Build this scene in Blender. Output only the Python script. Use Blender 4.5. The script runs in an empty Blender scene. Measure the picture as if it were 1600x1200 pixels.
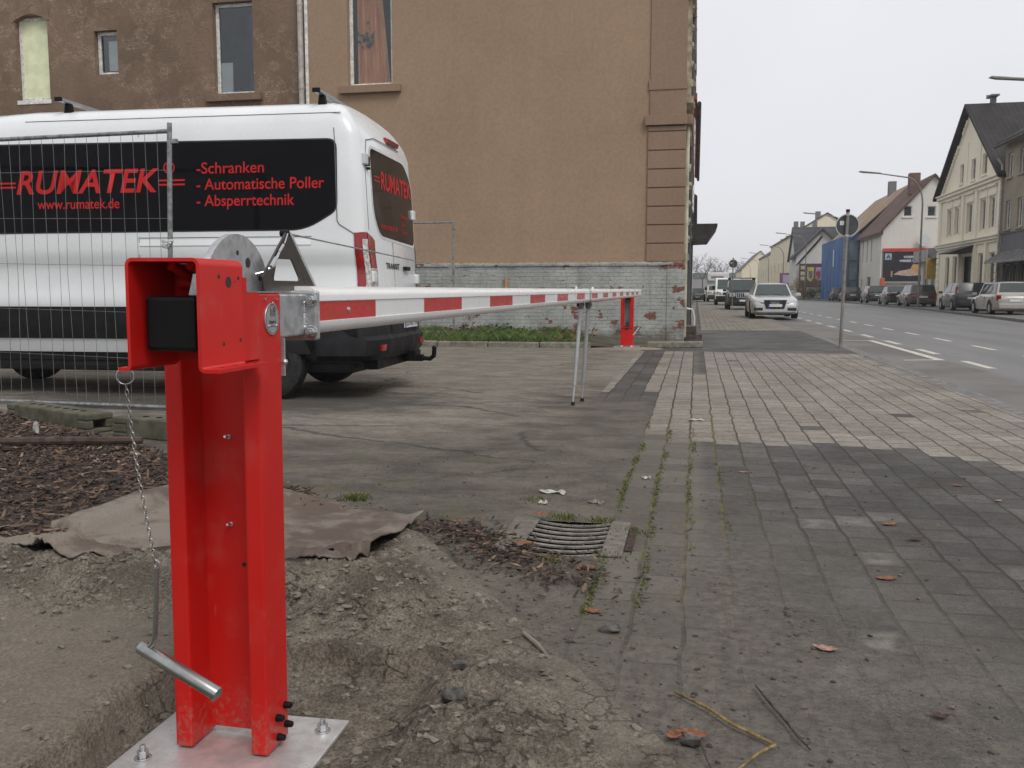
import bpy, bmesh, math, random
from mathutils import Vector, Matrix, noise as mnoise
R = math.radians
scene = bpy.context.scene
col = scene.collection

# ---------------------------------------------------------------- camera, sky, sun, exposure
H = 1.08
PITCH = math.atan(145 / 1400.0)
YAW = math.atan(288 / 1400.0 * math.cos(PITCH))
cam_d = bpy.data.cameras.new('camera')
cam = bpy.data.objects.new('camera', cam_d)
col.objects.link(cam)
cam.location = (0, 0, H)
cam.rotation_euler = (math.pi / 2 - PITCH, 0, YAW)
cam_d.sensor_width = 36
cam_d.lens = 1400 / 1600 * 36
cam_d.clip_start = 0.05
cam_d.clip_end = 4000
scene.camera = cam

SUN_EL, SUN_AZ = 52, 140          # azimuth clockwise from +Y: behind the camera, to the right
world = bpy.data.worlds.new('World')
scene.world = world
world.use_nodes = True
wt = world.node_tree
wt.nodes.clear()
wo = wt.nodes.new('ShaderNodeOutputWorld')
wb = wt.nodes.new('ShaderNodeBackground')
sky = wt.nodes.new('ShaderNodeTexSky')
sky.sky_type = 'NISHITA'
sky.sun_disc = False
sky.sun_elevation = R(SUN_EL)
sky.sun_rotation = R(SUN_AZ)
sky.dust_density = 4
wn = wt.nodes.new('ShaderNodeTexNoise')
wn.inputs['Scale'].default_value = 1.6
wn.inputs['Detail'].default_value = 3
wr = wt.nodes.new('ShaderNodeMapRange')
wr.inputs['From Min'].default_value = 0.3
wr.inputs['From Max'].default_value = 0.7
wr.inputs['To Min'].default_value = 7.2
wr.inputs['To Max'].default_value = 8.4
wc = wt.nodes.new('ShaderNodeMix')
wc.data_type = 'RGBA'
wc.blend_type = 'MULTIPLY'
wc.inputs[0].default_value = 1
wc.inputs[7].default_value = (0.985, 0.988, 1.03, 1)
wm = wt.nodes.new('ShaderNodeMix')
wm.data_type = 'RGBA'
wm.inputs[0].default_value = 0.93
wtc = wt.nodes.new('ShaderNodeTexCoord')
wt.links.new(wtc.outputs['Generated'], wn.inputs['Vector'])
wt.links.new(wn.outputs['Fac'], wr.inputs['Value'])
wt.links.new(wr.outputs[0], wc.inputs[6])
wt.links.new(sky.outputs[0], wm.inputs[6])
wt.links.new(wc.outputs[2], wm.inputs[7])
wt.links.new(wm.outputs[2], wb.inputs['Color'])
wb.inputs['Strength'].default_value = 0.1
wt.links.new(wb.outputs[0], wo.inputs[0])
sun_d = bpy.data.lights.new('sun', 'SUN')
sun_d.energy = 1.4
sun_d.angle = R(25)
sun_d.color = (1.0, 0.965, 0.92)
sun = bpy.data.objects.new('sun', sun_d)
col.objects.link(sun)
_sd = Vector((math.sin(R(SUN_AZ)) * math.cos(R(SUN_EL)), math.cos(R(SUN_AZ)) * math.cos(R(SUN_EL)), math.sin(R(SUN_EL))))
sun.rotation_euler = (-_sd).to_track_quat('-Z', 'Y').to_euler()
sun.location = _sd * 50
vs = scene.view_settings
vs.view_transform = 'Standard'
vs.look = 'None'
vs.exposure = 0.17
vs.gamma = 1.0
vs.use_curve_mapping = False
scene.cycles.max_bounces = 6
scene.cycles.diffuse_bounces = 3
scene.cycles.glossy_bounces = 3
scene.cycles.transmission_bounces = 4
scene.cycles.volume_bounces = 0
scene.cycles.use_denoising = True

# ---------------------------------------------------------------- mesh helpers
class MB:
    def __init__(self):
        self.v, self.f, self.m = [], [], []

    def add(self, vs, fs, m=0):
        n = len(self.v)
        self.v.extend([tuple(x) for x in vs])
        for f in fs:
            self.f.append(tuple(i + n for i in f))
            self.m.append(m)
        return self

    def box(self, x0, x1, y0, y1, z0, z1, m=0):
        return self.add([(x0, y0, z0), (x1, y0, z0), (x1, y1, z0), (x0, y1, z0), (x0, y0, z1), (x1, y0, z1), (x1, y1, z1), (x0, y1, z1)],
                        [(0, 3, 2, 1), (4, 5, 6, 7), (0, 1, 5, 4), (1, 2, 6, 5), (2, 3, 7, 6), (3, 0, 4, 7)], m)

    def obox(self, c, a, b, d, m=0):
        c, a, b, d = Vector(c), Vector(a), Vector(b), Vector(d)
        return self.add([c - a - b - d, c + a - b - d, c + a + b - d, c - a + b - d, c - a - b + d, c + a - b + d, c + a + b + d, c - a + b + d],
                        [(0, 3, 2, 1), (4, 5, 6, 7), (0, 1, 5, 4), (1, 2, 6, 5), (2, 3, 7, 6), (3, 0, 4, 7)], m)

    def tube(self, pts, r, n=8, m=0, closed=False, cap=True):
        pts = [Vector(p) for p in pts]
        rs = r if isinstance(r, (list, tuple)) else [r] * len(pts)
        k = len(pts)
        t0 = (pts[1] - pts[0]).normalized()
        ref = Vector((0, 0, 1)) if abs(t0.z) < 0.9 else Vector((1, 0, 0))
        nx = t0.cross(ref).normalized()
        vs, fs = [], []
        for i, p in enumerate(pts):
            if closed:
                t = (pts[(i + 1) % k] - pts[i - 1]).normalized()
            elif i == 0:
                t = t0
            elif i == k - 1:
                t = (pts[i] - pts[i - 1]).normalized()
            else:
                t = ((pts[i + 1] - pts[i]).normalized() + (pts[i] - pts[i - 1]).normalized()).normalized()
            nx = (nx - t * nx.dot(t)).normalized()
            ny = t.cross(nx)
            for j in range(n):
                a = 2 * math.pi * j / n
                vs.append(p + (nx * math.cos(a) + ny * math.sin(a)) * rs[i])
        for i in range(k if closed else k - 1):
            i2 = (i + 1) % k
            for j in range(n):
                j2 = (j + 1) % n
                fs.append((i * n + j, i * n + j2, i2 * n + j2, i2 * n + j))
        if cap and not closed:
            fs.append(tuple(range(n))[::-1])
            fs.append(tuple((k - 1) * n + j for j in range(n)))
        return self.add(vs, fs, m)

    def cyl(self, p0, p1, r, n=12, m=0):
        return self.tube([p0, p1], r, n, m)

    def prism(self, poly, off, m=0):
        n = len(poly)
        off = Vector(off)
        a = [Vector(p) for p in poly]
        return self.add(a + [p + off for p in a], [tuple(range(n))[::-1], tuple(range(n, 2 * n))] + [(i, (i + 1) % n, n + (i + 1) % n, n + i) for i in range(n)], m)

    def ring(self, outer, inner, off, m=0):
        # plate with a hole: both loops with the same number of points, extruded by off
        n = len(outer)
        off = Vector(off)
        o = [Vector(p) for p in outer]
        q = [Vector(p) for p in inner]
        vs = o + q + [p + off for p in o] + [p + off for p in q]
        fs = []
        for i in range(n):
            j = (i + 1) % n
            fs += [(i, n + i, n + j, j), (2 * n + i, 2 * n + j, 3 * n + j, 3 * n + i), (i, j, 2 * n + j, 2 * n + i), (n + i, 3 * n + i, 3 * n + j, n + j)]
        return self.add(vs, fs, m)

    def loft(self, secs, m=0, closed=True, caps=True):
        n = len(secs[0])
        vs = [p for s in secs for p in s]
        fs = []
        for i in range(len(secs) - 1):
            for j in range(n if closed else n - 1):
                k = (j + 1) % n
                fs.append((i * n + j, i * n + k, (i + 1) * n + k, (i + 1) * n + j))
        if caps:
            fs.append(tuple(range(n))[::-1])
            fs.append(tuple((len(secs) - 1) * n + j for j in range(n)))
        return self.add(vs, fs, m)

    def grid(self, fn, nu, nv, m=0):
        vs = [fn(i / nu, j / nv) for j in range(nv + 1) for i in range(nu + 1)]
        fs = [(j * (nu + 1) + i, j * (nu + 1) + i + 1, (j + 1) * (nu + 1) + i + 1, (j + 1) * (nu + 1) + i) for j in range(nv) for i in range(nu)]
        return self.add(vs, fs, m)

    def blob(self, c, r, sq=(1, 1, 1), seed=0, n=6, m=0, rough=0.35):
        rnd = random.Random(seed)
        c = Vector(c)
        vs = [c + Vector((0, 0, r * sq[2]))]
        for i in range(1, 4):
            for j in range(n):
                th, ph = math.pi * i / 4, 2 * math.pi * (j + 0.5 * (i % 2)) / n
                k = r * (1 + rnd.uniform(-rough, rough))
                vs.append(c + Vector((k * sq[0] * math.sin(th) * math.cos(ph), k * sq[1] * math.sin(th) * math.sin(ph), k * sq[2] * math.cos(th))))
        vs.append(c - Vector((0, 0, r * sq[2])))
        fs = [(0, 1 + j, 1 + (j + 1) % n) for j in range(n)]
        for i in range(2):
            a, b = 1 + i * n, 1 + (i + 1) * n
            fs += [(a + j, b + j, b + (j + 1) % n, a + (j + 1) % n) for j in range(n)]
        fs += [(1 + 2 * n + j, 1 + 3 * n, 1 + 2 * n + (j + 1) % n) for j in range(n)]
        return self.add(vs, fs, m)

    def xf(self, fn, start=0):
        self.v[start:] = [tuple(fn(Vector(p))) for p in self.v[start:]]
        return self

    def build(self, name, mats, root=None, smooth=False, bevel=0, world=True, angle=40, normals=True, **props):
        me = bpy.data.meshes.new(name)
        vs = self.v
        if root is not None and world:
            top = root
            while top.parent:
                top = top.parent
            l = top.location
            vs = [(p[0] - l[0], p[1] - l[1], p[2] - l[2]) for p in vs]
        me.from_pydata(vs, [], self.f)
        if not isinstance(mats, (list, tuple)):
            mats = [mats]
        for a in mats:
            me.materials.append(a)
        if len(mats) > 1:
            me.polygons.foreach_set('material_index', self.m)
        if normals:
            bm = bmesh.new()
            bm.from_mesh(me)
            bmesh.ops.recalc_face_normals(bm, faces=bm.faces)
            bm.to_mesh(me)
            bm.free()
        if smooth:
            me.polygons.foreach_set('use_smooth', [True] * len(me.polygons))
            if angle < 180:
                me.set_sharp_from_angle(angle=R(angle))
        me.update()
        o = bpy.data.objects.new(name, me)
        col.objects.link(o)
        if root is not None:
            o.parent = root
        if bevel:
            b = o.modifiers.new('bevel', 'BEVEL')
            b.width = bevel
            b.segments = 2
            b.limit_method = 'ANGLE'
            b.angle_limit = R(50)
        for k, v in props.items():
            o[k] = v
        return o


def thing(name, label, cat, loc=(0, 0, 0), rz=0, group=None):
    o = bpy.data.objects.new(name, None)
    o.empty_display_size = 0.2
    col.objects.link(o)
    o.location = loc
    o.rotation_euler = (0, 0, rz)
    o['label'] = label
    o['category'] = cat
    if group:
        o['group'] = group
    return o


def tag(o, label, cat, group=None):
    o['label'] = label
    o['category'] = cat
    if group:
        o['group'] = group
    return o


def copy_tree(o, parent=None):
    c = o.copy()
    col.objects.link(c)
    c.parent = parent
    for ch in [x for x in bpy.data.objects if x.parent == o]:
        copy_tree(ch, c)
    return c


def text(name, body, o, r, u, size, mat, root, shear=0, bold=0, align='LEFT', extrude=0.0006, world=False, width=None):
    # lettering as flat mesh: o origin of the baseline, r reading direction, u up
    c = bpy.data.curves.new(name, 'FONT')
    c.body = body
    c.size = size
    c.shear = shear
    c.offset = bold
    c.align_x = align
    c.extrude = 0
    t = bpy.data.objects.new(name + '_tmp', c)
    col.objects.link(t)
    bpy.context.view_layer.update()
    me = bpy.data.meshes.new_from_object(t.evaluated_get(bpy.context.evaluated_depsgraph_get()))
    bpy.data.objects.remove(t)
    bpy.data.curves.remove(c)
    r, u, o = Vector(r).normalized(), Vector(u).normalized(), Vector(o)
    if world and root is not None:
        o = o - root.location
    sx = 1.0
    if width:
        xs = [v.co.x for v in me.vertices]
        sx = width / max(1e-6, max(xs) - min(xs))
    for v in me.vertices:
        v.co = o + r * (v.co.x * sx) + u * v.co.y
    me.materials.clear()
    me.materials.append(mat)
    me.name = name
    ob = bpy.data.objects.new(name, me)
    col.objects.link(ob)
    ob.parent = root
    return ob

# ---------------------------------------------------------------- material helpers
class G:
    def __init__(self, name):
        self.mat = bpy.data.materials.new(name)
        self.mat.use_nodes = True
        self.t = self.mat.node_tree
        self.b = self.t.nodes['Principled BSDF']
        self._pos = None

    def n(self, kind):
        return self.t.nodes.new(kind)

    def put(self, sock, v):
        if hasattr(v, 'is_output'):
            self.t.links.new(v, sock)
        elif isinstance(v, (tuple, list)) and len(v) == 3 and sock.type == 'RGBA':
            sock.default_value = (*v, 1)
        else:
            sock.default_value = v

    def pos(self):
        if self._pos is None:
            self._pos = self.n('ShaderNodeNewGeometry').outputs['Position']
        return self._pos

    def m(self, op, a, b=0.0, c=None):
        x = self.n('ShaderNodeMath')
        x.operation = op
        self.put(x.inputs[0], a)
        self.put(x.inputs[1], b)
        if c is not None:
            self.put(x.inputs[2], c)
        return x.outputs[0]

    def sep(self, v):
        x = self.n('ShaderNodeSeparateXYZ')
        self.put(x.inputs[0], v)
        return x.outputs

    def comb(self, a, b, c=0.0):
        x = self.n('ShaderNodeCombineXYZ')
        for i, q in enumerate((a, b, c)):
            self.put(x.inputs[i], q)
        return x.outputs[0]

    def scale(self, v, s):
        x = self.n('ShaderNodeVectorMath')
        x.operation = 'MULTIPLY'
        self.put(x.inputs[0], v)
        x.inputs[1].default_value = s
        return x.outputs[0]

    def noise(self, v, scale, detail=4, rough=0.55, dist=0.0):
        x = self.n('ShaderNodeTexNoise')
        self.put(x.inputs['Vector'], v)
        x.inputs['Scale'].default_value = scale
        x.inputs['Detail'].default_value = detail
        x.inputs['Roughness'].default_value = rough
        x.inputs['Distortion'].default_value = dist
        return x.outputs['Fac']

    def wn(self, v):
        x = self.n('ShaderNodeTexWhiteNoise')
        x.noise_dimensions = '3D'
        self.put(x.inputs[0], v)
        return x.outputs['Value']

    def voro(self, v, scale, feature='F1'):
        x = self.n('ShaderNodeTexVoronoi')
        x.feature = feature
        self.put(x.inputs['Vector'], v)
        x.inputs['Scale'].default_value = scale
        return x.outputs['Distance']

    def ss(self, x, lo, hi, a=0.0, b=1.0):
        r = self.n('ShaderNodeMapRange')
        r.interpolation_type = 'SMOOTHSTEP'
        self.put(r.inputs[0], x)
        for i, q in enumerate((lo, hi, a, b)):
            self.put(r.inputs[i + 1], q)
        return r.outputs[0]

    def mix(self, f, a, b, mode='MIX'):
        x = self.n('ShaderNodeMix')
        x.data_type = 'RGBA'
        x.blend_type = mode
        self.put(x.inputs[0], f)
        self.put(x.inputs[6], a)
        self.put(x.inputs[7], b)
        return x.outputs[2]

    def mul(self, c, f):
        # colour times a scalar
        return self.mix(1.0, c, self.comb(f, f, f), 'MULTIPLY')

    def out(self, colr, rough=0.7, bump=None, bstr=0.4, bdist=0.01, metal=0.0, spec=None, coat=0):
        self.put(self.b.inputs['Base Color'], colr)
        self.put(self.b.inputs['Roughness'], rough)
        self.put(self.b.inputs['Metallic'], metal)
        if spec is not None:
            self.b.inputs['Specular IOR Level'].default_value = spec
        if coat:
            self.b.inputs['Coat Weight'].default_value = coat
            self.b.inputs['Coat Roughness'].default_value = 0.08
        if bump is not None:
            x = self.n('ShaderNodeBump')
            x.inputs['Strength'].default_value = bstr
            x.inputs['Distance'].default_value = bdist
            self.put(x.inputs['Height'], bump)
            self.t.links.new(x.outputs[0], self.b.inputs['Normal'])
        return self.mat


def M(name, c, rough=0.55, metal=0, var=0.12, scale=3.0, bump=0, bscale=80, coat=0, spec=None, rvar=0.1, c2=None, stretch=(1, 1, 1)):
    g = G(name)
    p = g.scale(g.pos(), stretch)
    nz = g.noise(p, scale, 6, 0.62)
    if c2 is None:
        c2 = tuple(x * (1 - 2.2 * var) for x in c)
        c1 = tuple(min(1, x * (1 + 1.2 * var)) for x in c)
    else:
        c1 = c
    cc = g.mix(g.ss(nz, 0.3, 0.7), c2, c1)
    rr = g.ss(nz, 0.3, 0.7, min(1, rough + rvar), max(0.02, rough - rvar))
    bm = g.noise(p, bscale, 3) if bump else None
    return g.out(cc, rr, bm, bump, 0.004, metal, spec, coat)


def glass_mat(name, c=(0.02, 0.024, 0.027), rough=0.06):
    g = G(name)
    nz = g.noise(g.pos(), 1.5, 2)
    return g.out(g.mix(nz, c, tuple(x * 1.8 for x in c)), rough, None, spec=0.6)

# ---------------------------------------------------------------- materials
def red_mat():
    g = G('red_powder_coat')
    P = g.pos()
    n1 = g.noise(P, 2.0, 4)
    c = g.mix(n1, (0.49, 0.012, 0.009), (0.56, 0.014, 0.011))
    Z = g.sep(P)[2]
    # dried soil splashed up the foot, finger marks and scuffs higher up
    sp = g.m('SUBTRACT', g.ss(g.noise(P, 55, 4, 0.75), 0.42, 0.66), g.ss(Z, -0.07, 0.16))
    c = g.mix(g.m('MULTIPLY', g.m('MAXIMUM', sp, 0.0), 0.5), c, (0.24, 0.17, 0.12))
    sc = g.ss(g.noise(g.scale(P, (30, 30, 4)), 1.5, 3, 0.7), 0.70, 0.74)
    c = g.mix(g.m('MULTIPLY', sc, 0.22), c, (0.62, 0.20, 0.17))
    dust = g.ss(g.noise(P, 7, 4, 0.65), 0.52, 0.70)
    c = g.mix(g.m('MULTIPLY', dust, 0.07), c, (0.4, 0.34, 0.28))
    return g.out(c, g.ss(g.noise(P, 9, 4), 0.3, 0.7, 0.30, 0.46), g.noise(P, 210, 2), 0.06, 0.002, spec=0.3)


RED = red_mat()
REDOLD = M('red_powder_coat_plain', (0.52, 0.013, 0.010), 0.36, var=0.05, scale=2, bump=0.05, bscale=260, spec=0.28)
REDDK = M('red_paint_far', (0.62, 0.03, 0.02), 0.4, var=0.05)
GALV = M('galvanised_steel', (0.52, 0.53, 0.54), 0.42, metal=0.75, var=0.16, scale=26, rvar=0.12, bump=0.05, bscale=120)
ZINC = M('zinc_plated_steel', (0.60, 0.61, 0.62), 0.26, metal=0.95, var=0.1, scale=30)
PLATE = M('scuffed_aluminium', (0.70, 0.70, 0.70), 0.42, metal=0.55, var=0.16, scale=14, rvar=0.16, c2=(0.42, 0.40, 0.38), bump=0.05)
DARKST = M('dark_stainless', (0.13, 0.118, 0.110), 0.33, metal=0.85, var=0.16, scale=6)
STEELEDGE = M('cut_steel_edge', (0.75, 0.75, 0.74), 0.35, metal=0.8, var=0.05)
BLACKPL = M('black_plastic', (0.006, 0.006, 0.007), 0.5, var=0.1, scale=8, bump=0.04, bscale=300, spec=0.18)
RUBBER = M('black_rubber', (0.012, 0.012, 0.012), 0.75, var=0.2, scale=12)
BOOMW = M('white_boom_paint', (0.80, 0.80, 0.78), 0.32, var=0.025, scale=3, coat=0.3)
REFLR = M('red_reflective_film', (0.52, 0.03, 0.025), 0.3, var=0.06, scale=8, coat=0.3)
TREAD = M('dark_engraving', (0.02, 0.02, 0.02), 0.6)
VANW = M('van_white_paint', (0.74, 0.765, 0.77), 0.3, var=0.03, scale=1.2, coat=0.3)
VANDIRT = M('van_black_moulding', (0.014, 0.014, 0.016), 0.6, var=0.15, scale=6, spec=0.25)
VANGLASS = M('black_privacy_glass', (0.004, 0.004, 0.006), 0.12, var=0.1, scale=1, spec=0.10)
REARGLASS = M('smoked_rear_glass', (0.016, 0.013, 0.012), 0.08, var=0.15, scale=2, spec=0.35)
REDTXT = M('red_vinyl_lettering', (0.50, 0.018, 0.018), 0.5, var=0.04, spec=0.2)
SEAM = M('panel_gap', (0.03, 0.03, 0.03), 0.7)
GREYSEAM = M('soft_panel_gap', (0.16, 0.16, 0.16), 0.7)
LAMPRED = M('red_lamp_plastic', (0.28, 0.006, 0.008), 0.15, var=0.25, scale=14, coat=0.5)
LAMPCLR = M('clear_lamp_plastic', (0.55, 0.54, 0.52), 0.18, var=0.3, scale=30, coat=0.4)
LAMPHEAD = M('headlamp_plastic', (0.48, 0.50, 0.52), 0.12, var=0.3, scale=20, coat=0.5)
AMBER = M('amber_lamp_plastic', (0.5, 0.16, 0.02), 0.2)
TYRE = M('tyre_rubber', (0.018, 0.018, 0.018), 0.8, var=0.2, scale=20, bump=0.2)
RIM = M('alloy_rim', (0.42, 0.42, 0.43), 0.35, metal=0.6, var=0.1)
NUMW = M('number_plate_white', (0.68, 0.69, 0.68), 0.4, var=0.04)
NUMB = M('plate_blue_strip', (0.02, 0.07, 0.38), 0.4)
INK = M('black_ink', (0.012, 0.012, 0.012), 0.5)
CHROME = M('chrome', (0.72, 0.72, 0.73), 0.15, metal=1, var=0.05)
FENCE = M('dull_galvanised_tube', (0.27, 0.28, 0.28), 0.5, metal=0.55, var=0.2, scale=20)
WIRE = M('dull_fence_wire', (0.20, 0.20, 0.20), 0.55, metal=0.4, var=0.15)
CONC = M('weathered_concrete', (0.24, 0.225, 0.19), 0.9, var=0.2, scale=8, bump=0.5, bscale=60, c2=(0.12, 0.115, 0.085))
MOSSC = M('mossy_concrete_block', (0.115, 0.105, 0.08), 0.92, scale=7, bump=0.6, bscale=50, c2=(0.055, 0.056, 0.028))
WINFR = M('white_window_frame', (0.76, 0.75, 0.70), 0.5, var=0.14, scale=12)
PANE = glass_mat('window_glass', (0.05, 0.055, 0.062), 0.05)
def clear_pane():
    g = G('clear_window_pane')
    t = g.t
    gl, tr_, mx = g.n('ShaderNodeBsdfGlossy'), g.n('ShaderNodeBsdfTransparent'), g.n('ShaderNodeMixShader')
    fr = g.n('ShaderNodeFresnel')
    fr.inputs[0].default_value = 1.5
    gl.inputs['Roughness'].default_value = 0.02
    gl.inputs['Color'].default_value = (0.9, 0.93, 0.95, 1)
    tr_.inputs[0].default_value = (0.88, 0.9, 0.9, 1)
    t.links.new(g.m('ADD', g.m('MULTIPLY', fr.outputs[0], 0.7), 0.02), mx.inputs[0])
    t.links.new(tr_.outputs[0], mx.inputs[1])
    t.links.new(gl.outputs[0], mx.inputs[2])
    t.links.new(mx.outputs[0], t.nodes['Material Output'].inputs[0])
    return g.mat


CLEAR = clear_pane()
ROOM = M('dim_room', (0.10, 0.105, 0.115), 0.9, var=0.1)
PANED = glass_mat('dark_window_glass', (0.03, 0.032, 0.036), 0.07)
BLIND = M('yellowish_board', (0.78, 0.82, 0.55), 0.55, var=0.08, scale=2.2)
CURT = M('orange_curtain', (0.92, 0.42, 0.20), 0.6, scale=3, c2=(0.62, 0.25, 0.11), stretch=(5, 1, 0.4))
WHITEP = M('white_plastic', (0.6, 0.61, 0.62), 0.4, var=0.05)
ZINCPIPE = M('zinc_downpipe', (0.45, 0.42, 0.39), 0.45, metal=0.35, var=0.12, scale=6)
LEAFB = M('dry_leaf', (0.22, 0.080, 0.034), 0.7, var=0.25, scale=60)
LEAFP = M('pale_dry_leaf', (0.34, 0.19, 0.14), 0.7, var=0.2, scale=60)
LEAFD = M('dark_dry_leaf', (0.07, 0.035, 0.02), 0.75, var=0.25, scale=60)
PAPER = M('dirty_paper', (0.42, 0.40, 0.36), 0.8, var=0.2, scale=40)
TWIG = M('dead_twig', (0.06, 0.045, 0.032), 0.85, var=0.3, scale=40)
REED = M('dry_reed', (0.22, 0.15, 0.055), 0.75, var=0.3, scale=40)
IRON = M('worn_cast_iron', (0.26, 0.24, 0.21), 0.6, metal=0.25, var=0.2, scale=25, bump=0.3, bscale=160)
HOLE = M('drain_shaft', (0.003, 0.003, 0.003), 0.95, spec=0.0)
STONE = M('grey_stone', (0.11, 0.105, 0.095), 0.85, var=0.3, scale=30, bump=0.4, bscale=120)
LAMPGREY = M('lamp_post_grey', (0.20, 0.20, 0.19), 0.55, metal=0.2, var=0.1)
SIGNBACK = M('sign_back_grey', (0.055, 0.06, 0.06), 0.5, var=0.12, scale=8)
SIGNRIM = M('sign_rim', (0.52, 0.53, 0.53), 0.4, metal=0.3)
STICKER = M('white_sticker', (0.66, 0.66, 0.64), 0.5, var=0.08)
SLATE = M('dark_roof', (0.028, 0.028, 0.03), 0.6, var=0.2, scale=2)
GRASS = M('grass_blade', (0.125, 0.185, 0.045), 0.7, scale=5, c2=(0.06, 0.10, 0.022))
MOSSM = M('moss_leaf', (0.12, 0.13, 0.03), 0.75, scale=14, c2=(0.06, 0.075, 0.018))


def paving_mat():
    g = G('paving_blocks')
    P = g.pos()
    X, Y, Z = g.sep(P)
    wv = g.m('MULTIPLY', g.m('SUBTRACT', g.noise(g.comb(g.m('MULTIPLY', X, 0.8), g.m('MULTIPLY', Y, 3.0)), 1.0, 2), 0.5), 0.045)
    wv2 = g.m('MULTIPLY', g.m('SUBTRACT', g.noise(P, 5.0, 2), 0.5), 0.02)
    x1 = g.m('ADD', g.m('ADD', X, 10.0), wv)
    cw, ch = 0.172, 0.205
    xc = g.m('DIVIDE', x1, cw)
    ci = g.m('FLOOR', xc)
    fx = g.m('SUBTRACT', xc, ci)
    off = g.wn(g.comb(ci, 3.0, 1.0))
    yy = g.m('ADD', g.m('ADD', Y, wv2), g.m('ADD', g.m('MULTIPLY', g.m('MODULO', ci, 2.0), ch / 2), g.m('MULTIPLY', off, 0.03)))
    yc = g.m('DIVIDE', yy, ch)
    ri = g.m('FLOOR', yc)
    fy = g.m('SUBTRACT', yc, ri)
    dx = g.m('MULTIPLY', g.m('MINIMUM', fx, g.m('SUBTRACT', 1.0, fx)), cw)
    dy = g.m('MULTIPLY', g.m('MINIMUM', fy, g.m('SUBTRACT', 1.0, fy)), ch)
    jn = g.m('MULTIPLY', g.noise(P, 60, 2), 0.006)
    jx = g.m('SUBTRACT', 1.0, g.ss(g.m('SUBTRACT', dx, jn), 0.001, 0.0065))
    jy = g.m('SUBTRACT', 1.0, g.ss(g.m('SUBTRACT', dy, jn), 0.0, 0.006))
    jy = g.m('MULTIPLY', jy, g.ss(g.noise(P, 3.0, 2), 0.36, 0.52, 0.35, 1.0))
    joint = g.m('MAXIMUM', jx, jy)
    h = g.wn(g.comb(ci, ri, 7.0))
    h2 = g.wn(g.comb(ci, ri, 21.0))
    # cell centre, so that the light field ends on whole blocks
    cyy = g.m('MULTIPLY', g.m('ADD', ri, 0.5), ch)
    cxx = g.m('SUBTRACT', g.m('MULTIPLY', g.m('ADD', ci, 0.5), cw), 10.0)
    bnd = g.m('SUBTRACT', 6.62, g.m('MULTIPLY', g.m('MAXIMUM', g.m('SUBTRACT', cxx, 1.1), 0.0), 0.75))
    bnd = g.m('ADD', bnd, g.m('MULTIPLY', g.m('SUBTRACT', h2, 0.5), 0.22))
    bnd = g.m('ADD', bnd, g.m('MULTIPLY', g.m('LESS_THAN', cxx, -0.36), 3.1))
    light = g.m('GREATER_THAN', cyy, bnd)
    # dark odd blocks in the light field, pale odd blocks in the dark one
    odd = g.m('MULTIPLY', g.m('LESS_THAN', h2, g.ss(cyy, 6.5, 9.0, 0.07, 0.008)), g.m('GREATER_THAN', cxx, 0.25))
    light = g.m('MULTIPLY', light, g.m('SUBTRACT', 1.0, odd))
    paleodd = g.m('MULTIPLY', g.m('MULTIPLY', g.m('GREATER_THAN', h2, 0.985), 0.6), g.m('LESS_THAN', cyy, 6.4))
    # the gutter bands by the drive: one dark band of blocks far off, light ones beside it
    band = g.m('MULTIPLY', g.m('MULTIPLY', g.m('GREATER_THAN', cxx, -0.80), g.m('LESS_THAN', cxx, -0.56)), g.m('GREATER_THAN', cyy, 2.0))
    light = g.m('MULTIPLY', light, g.m('SUBTRACT', 1.0, band))
    darkstrip = g.m('MULTIPLY', g.m('MULTIPLY', g.m('GREATER_THAN', cxx, 0.0), g.m('LESS_THAN', cxx, 0.17)), g.m('GREATER_THAN', cyy, 11.8))
    light = g.m('MULTIPLY', light, g.m('SUBTRACT', 1.0, darkstrip))
    # asphalt patch across the footway further on
    wob = g.m('MULTIPLY', g.m('SUBTRACT', g.noise(P, 0.9, 3), 0.5), 0.6)
    asph = g.m('MULTIPLY', g.ss(g.m('ADD', Y, wob), 16.3, 16.45), g.m('SUBTRACT', 1.0, g.ss(g.m('ADD', Y, wob), 25.5, 25.8)))
    nfar = g.noise(P, 0.7, 4)
    speck = g.noise(P, 240, 3, 0.85)
    speck2 = g.voro(P, 190)
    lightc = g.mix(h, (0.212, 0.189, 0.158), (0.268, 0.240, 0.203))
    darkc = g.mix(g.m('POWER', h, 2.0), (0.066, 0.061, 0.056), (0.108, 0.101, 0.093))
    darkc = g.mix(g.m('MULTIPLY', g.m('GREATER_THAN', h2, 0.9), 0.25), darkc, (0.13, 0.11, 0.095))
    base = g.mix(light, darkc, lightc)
    base = g.mul(base, g.m('ADD', g.ss(speck, 0.34, 0.68, 0.58, 1.42), g.m('MULTIPLY', g.ss(speck2, 0.0, 0.35), -0.06)))
    # soot and damp in large patches
    base = g.mul(base, g.ss(g.noise(P, 1.3, 5, 0.65), 0.25, 0.75, 0.74, 1.22))
    base = g.mul(base, g.ss(g.noise(P, 17, 4, 0.7), 0.3, 0.7, 0.80, 1.20))
    base = g.mul(base, g.ss(g.noise(P, 75, 3, 0.8), 0.33, 0.67, 0.72, 1.28))
    # joints: dark soil, mossy on the left
    mossy = g.m('MULTIPLY', g.ss(X, -0.65, -0.5), g.m('SUBTRACT', 1.0, g.ss(X, 0.12, 0.45)))
    mossy = g.m('MULTIPLY', mossy, g.m('MULTIPLY', g.ss(Y, 2.5, 3.6), g.m('SUBTRACT', 1.0, g.ss(Y, 6.9, 9.0))))
    mossn = g.ss(g.noise(P, 9, 3), 0.40, 0.58)
    jc = g.mix(g.m('MULTIPLY', mossy, mossn), (0.034, 0.030, 0.025), (0.115, 0.105, 0.022))
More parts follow.
